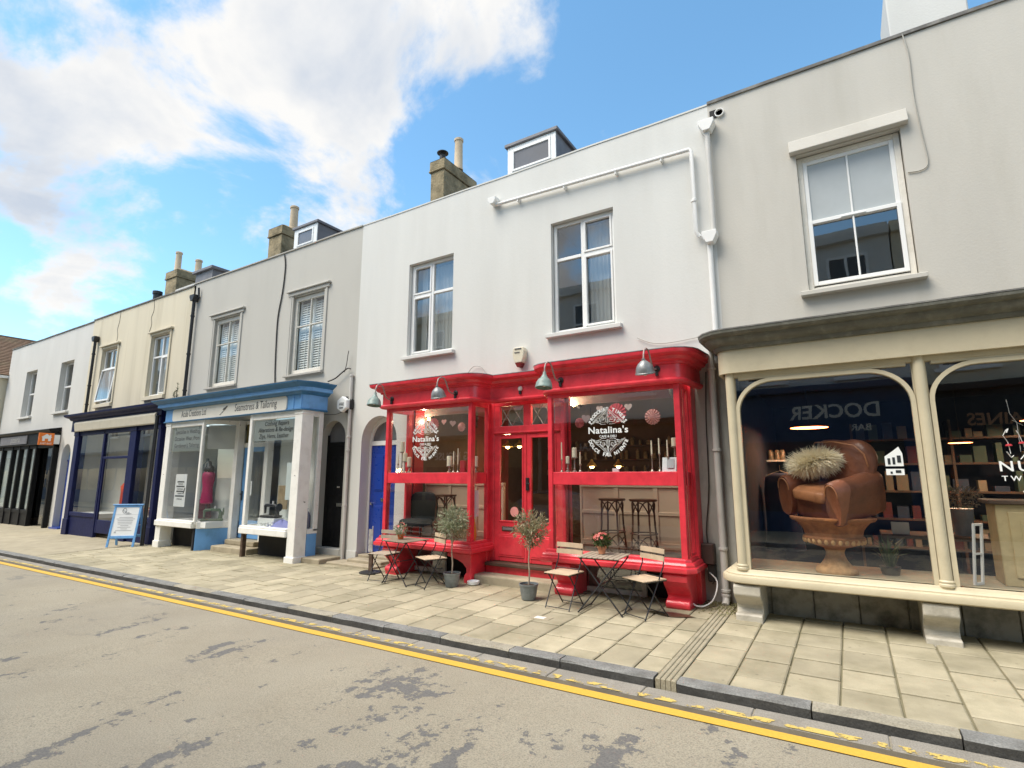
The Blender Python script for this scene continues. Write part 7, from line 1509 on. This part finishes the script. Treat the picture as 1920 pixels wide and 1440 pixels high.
for z in (.45, .95, 1.45, 1.95, 2.4):
    q.box(.1,4.6,12.3,12.75,z,z+.035); x = .18
    while x < 4.5:
        w_ = rr.uniform(.06,.22); h_ = rr.uniform(.08,.36); gd.box(x, x+w_, 12.36, 12.36+rr.uniform(.1,.3), z+.036, z+.036+h_, rr.randrange(4)); x += w_+rr.uniform(.01,.14)
for x in (.1,1.6,3.1,4.6): q.box(x-.02,x+.02,12.28,12.77,-.05,2.75)
build_pieces(q, 'shelf_board', M['wood_dark'], ds)
gd.build('goods', [pm('goods_cream',(0.20,0.17,0.12),.6,.2), pm('goods_red',(0.10,0.022,0.02),.6,.2), pm('goods_green',(0.04,0.07,0.05),.6,.2), pm('goods_blue',(0.03,0.045,0.08),.6,.2)], ds)['kind'] = 'stuff'
disc_lamp(2.6, 11.5, 2.62, .22, 'added disc pendant lighting the shelving, behind the right arch of the beige shop')  # extra lamp, added to light the back shelving
# ------------------------------------------------------------------ tailoring shop window
LYG = LY+.052
q = MB(); q.quad((-12.03,LY+.064,2.56),(-10.43,LY+.064,2.56),(-10.43,LY+.064,3.05),(-12.03,LY+.064,3.05)); q.build('window_banner', M['banner'], shop_blue, recalc=False)
q = MB(); q.quad((-15.82,LY+.064,2.40),(-14.27,LY+.064,2.40),(-14.27,LY+.064,3.05),(-15.82,LY+.064,3.05)); q.build('window_banner', M['banner'], shop_blue, recalc=False)
for k, tx in enumerate(('Clothing Repairs', 'Alterations & Re-design', 'Zips, Hems, Leather')): wall_text('banner_lettering', tx, .145, -11.2+(.05,.02,-.04)[k], LYG, 2.91-k*.145, M['ink'], shop_blue, .006, shear=.12, sx=.93)
for k, tx in enumerate(('Specialise in Wedding', 'Occasion Wear, Prom', "Gentlemen's Tailoring")): wall_text('banner_lettering', tx, .155, -15.04, LYG, 2.88-k*.185, M['ink_grey'], shop_blue, .004, shear=.05, sx=.9)
dv = Vector((-13.80+14.18, 8.24-LY-.06, 0)).normalized()
q = MB(); acula_mark(q, frame(-14.18+dv.x*.28-.02, LY+.06+dv.y*.28-.02, 2.78, dv, (0,0,1)), .17); q.build('window_logo', M['ink'], shop_blue)
q = MB(); a_, c_ = Vector((-14.18,LY+.09,0))+dv*.04, Vector((-14.18,LY+.09,0))+dv*.80; q.quad((a_.x+.02,a_.y,2.45),(c_.x+.02,c_.y,2.45),(c_.x+.02,c_.y,3.08),(a_.x+.02,a_.y,3.08)); q.build('window_banner', M['banner_white'], shop_blue, recalc=False)
po = thing('window_poster', 'tall white poster taped inside the left tailoring window', 'poster', (-15.1, 7.56, .95)); q = MB(); q.box(-15.42,-14.86,LY+.068,LY+.072,.95,1.80); q.build('sheet', M['paper'], po); q = MB()
for k, (w_, z) in enumerate(((.34,1.58),(.24,1.53),(.40,1.46),(.30,1.40),(.36,1.33),(.20,1.28),(.44,1.21),(.26,1.14))): q.box(-15.14-w_/2,-15.14+w_/2,LY+.063,LY+.066,z,z+(.035 if k % 2 == 0 else .018))
q.tube([(-14.98,LY+.064,1.28),(-14.90,LY+.064,1.44)],.012,5); q.build('print', M['ink_grey'], po)
mn = thing('mannequin', 'black dress form in a magenta dress in the left tailoring window', 'mannequin', (-14.52, 7.95, .6)); q = MB()
def ov(prof, c, n=28, sy=.62):
    q = MB(); q.lathe(prof, (0,0,0), n); q.v = [(c[0]+x, c[1]+y*sy, c[2]+z) for x, y, z in q.v]; return q
ov([(.12,0),(.21,.03),(.19,.25),(.165,.42),(.205,.62),(.215,.72),(.20,.80),(.15,.84)], (-14.52,7.95,1.02)).build('dress', pm('magenta_satin',(0.36,0.02,0.10),.5,.2,6,.3,14,dirt=(0.16,0.01,0.04),dirt_amt=.5,dirt_scale=5), mn, smooth=60)
ov([(.14,0),(.185,.05),(.16,.14),(.07,.20),(.055,.27),(.03,.30),(0,.305)], (-14.52,7.95,1.84)).build('torso', M['iron'], mn, smooth=60); q = MB(); q.tube([(-14.52,7.95,.6),(-14.52,7.95,1.1)],.015,8); q.lathe([(.15,0),(.02,.05)],(-14.52,7.95,.60),14); q.build('stand', M['iron'], mn, smooth=40)
q = MB(); q.tube([(-14.60,7.86,1.86),(-14.56,7.86,2.08),(-14.52,7.90,2.13)],.006,5); q.tube([(-14.44,7.86,1.86),(-14.48,7.88,2.08),(-14.52,7.90,2.13)],.006,5); q.build('strap', M['white_vinyl'], mn)
m2 = thing('mannequin', 'shadowy dress form with a grey top and dark red skirt behind the poster', 'mannequin', (-15.2, 8.25, .6)); ov([(.2,0),(.23,.2),(.16,.5),(.2,.75),(.21,.85),(.07,.98),(.05,1.08),(0,1.09)], (-15.2,8.25,1.15)).build('top', pm('grey_jersey',(0.22,0.26,0.28),.8,.1), m2, smooth=60); ov([(.30,0),(.25,.3),(.2,.5)], (-15.2,8.25,.62)).build('skirt', pm('maroon_cloth',(0.10,0.012,0.03),.8,.2), m2, smooth=60)
def sewing_machine(label, x, y, z, s_, mat, rz=0.0):
    t = thing('sewing_machine', label, 'sewing machine', (x, y, z), 'sewing machines in the tailoring windows', rz); B = lambda: MB()
    q = MB(); q.box(-.22*s_,.22*s_,-.09*s_,.09*s_,0,.045*s_); q.build('bed', mat, t, bevel=.008, local=True)
    q = MB(); q.tube([(.16*s_,0,.04*s_),(.165*s_,0,.16*s_),(.13*s_,0,.235*s_),(.0,0,.245*s_),(-.15*s_,0,.235*s_),(-.17*s_,0,.20*s_)], [.05*s_,.04*s_,.038*s_,.03*s_,.034*s_,.03*s_], 10); q.build('arm', mat, t, smooth=60, local=True)
    q = MB(); q.tube([(-.165*s_,0,.24*s_),(-.165*s_,0,.08*s_)], [.028*s_,.018*s_], 8); q.build('needle_head', mat, t, smooth=60, local=True); q = MB(); q.lathe([(.02*s_,0),(.075*s_,.004),(.085*s_,.015),(.075*s_,.03),(.02*s_,.03)], (.20*s_,0,.20*s_), 18, axis=(1,0,0)); q.build('hand_wheel', mat, t, smooth=40, local=True)
    q = MB(); q.lathe([(.018*s_,0),(.018*s_,.05*s_),(0,.05*s_)], (.04*s_,0,.27*s_), 10); q.build('thread_reel', M['white_vinyl'], t, local=True)
sewing_machine('pale green sewing machine low in the left tailoring window', -14.12, 7.92, .605, 1.15, pm('sage_enamel',(0.13,0.20,0.13),.4,.1), R(55)); sewing_machine('black vintage sewing machine on a stand in the right tailoring window', -11.5, 7.82, .80, 1.15, M['iron'], R(8))
tag(MB().box(-11.82,-11.2,7.70,7.95,.605,.79).build('display_stand', M['shutter'], bevel=.006), 'low white stand under the black vintage sewing machine', 'stand')
def drape(name, label, x, y, z, rx, ry, h, mat, seed):
    q = MB(); rr = random.Random(seed); n, m = 26, 10
    for i in range(m+1):
        u = i/m
        for k in range(n):
            a = 2*math.pi*k/n; w_ = 1+.13*math.sin(5*a+seed)+.08*math.sin(9*a); q.v.append((x+rx*u*w_*math.cos(a), y+ry*u*w_*math.sin(a), z+h*(1-u**1.7)*(1+.15*math.sin(3*a+2*u))+.004))
    for i in range(m):
        for k in range(n): q.f.append((i*n+k, i*n+(k+1) % n, (i+1)*n+(k+1) % n, (i+1)*n+k)); q.m.append(0)
    return tag(q.build(name, mat, smooth=70), label, 'cloth')
drape('draped_cloth', 'lilac blue cloth heaped in the right tailoring window', -11.0, 7.78, .605, .42, .20, .15, pm('lilac_cloth',(0.20,0.22,0.52),.7,.1,6,.2,30), 3)
tag(ov([(.10,0),(.14,.03),(.13,.26),(.10,.34),(.05,.38),(.06,.44),(0,.45)], (-10.42,7.95,.60)).build('cloth_bag', pm('royal_blue_cloth',(0.012,0.03,0.16),.8,.3,10,.3,30), smooth=60), 'royal blue tied cloth bag in the side glass of the tailoring shop', 'bag')
tag(MB().box(-10.86,-10.48,7.70,7.706,1.22,2.05).build('price_list', pm('pale_mint_card',(0.62,0.70,0.70),.6,.03)), 'pale mint price list hanging beside the corner pilaster', 'price list'); tag(MB().box(-12.0,-11.62,8.30,8.33,.95,1.52).build('framed_print', pm('tan_print',(0.42,0.32,0.19),.6,.2,8,0), bevel=.006), 'tan framed print at the left of the right tailoring window', 'picture')
rr = random.Random(3); q = MB()
for k, (dx, dz) in enumerate(((0,0),(.12,.02),(.24,0),(.32,.04),(-.12,0))): q.lathe([(.03,0),(.035,.01),(.022,.03),(.022,.06),(.035,.08),(.03,.09)], (-11.5+dx,7.66,.605+dz), 10)
tag(q.build('thread_reels', M['white_vinyl'], smooth=40), 'scatter of white thread reels beside the lilac cloth', 'thread reels', kind='stuff')
# ------------------------------------------------------------------ navy shop window
jk = thing('jacket', 'bright orange jacket on a stand in the middle navy window', 'jacket', (-19.75, 8.1, .5)); ov([(.22,0),(.27,.05),(.26,.45),(.29,.62),(.20,.72),(.08,.76)], (-19.6,8.2,.80)).build('body', pm('orange_cloth',(0.80,0.09,0.03),.7,.15,6,.3,14), jk, smooth=60); q = MB(); q.tube([(-19.6,8.2,-.05),(-19.6,8.2,1.66)],.015,6); q.ellip((-19.6,8.2,1.66),.06,.06,.08,10,6); q.build('stand', M['iron'], jk, smooth=50)
tc_ = thing('tub_chair', 'brown round-backed tub chair in the right navy window', 'chair', (-17.55, 8.1, .55)); q = MB(); q.ellip((-17.5,8.25,1.05),.36,.10,.45,24,14,e=.8); q.build('backrest', M['leather'], tc_, smooth=60); q = MB(); q.ellip((-17.5,8.05,.72),.30,.26,.12,20,10,e=.6); q.build('seat', M['leather'], tc_, smooth=60)
tag(MB().box(-18.0,-17.2,8.55,8.58,1.75,1.83).build('name_rail', M['iron']), 'thin dark rail across the right navy window', 'rail')
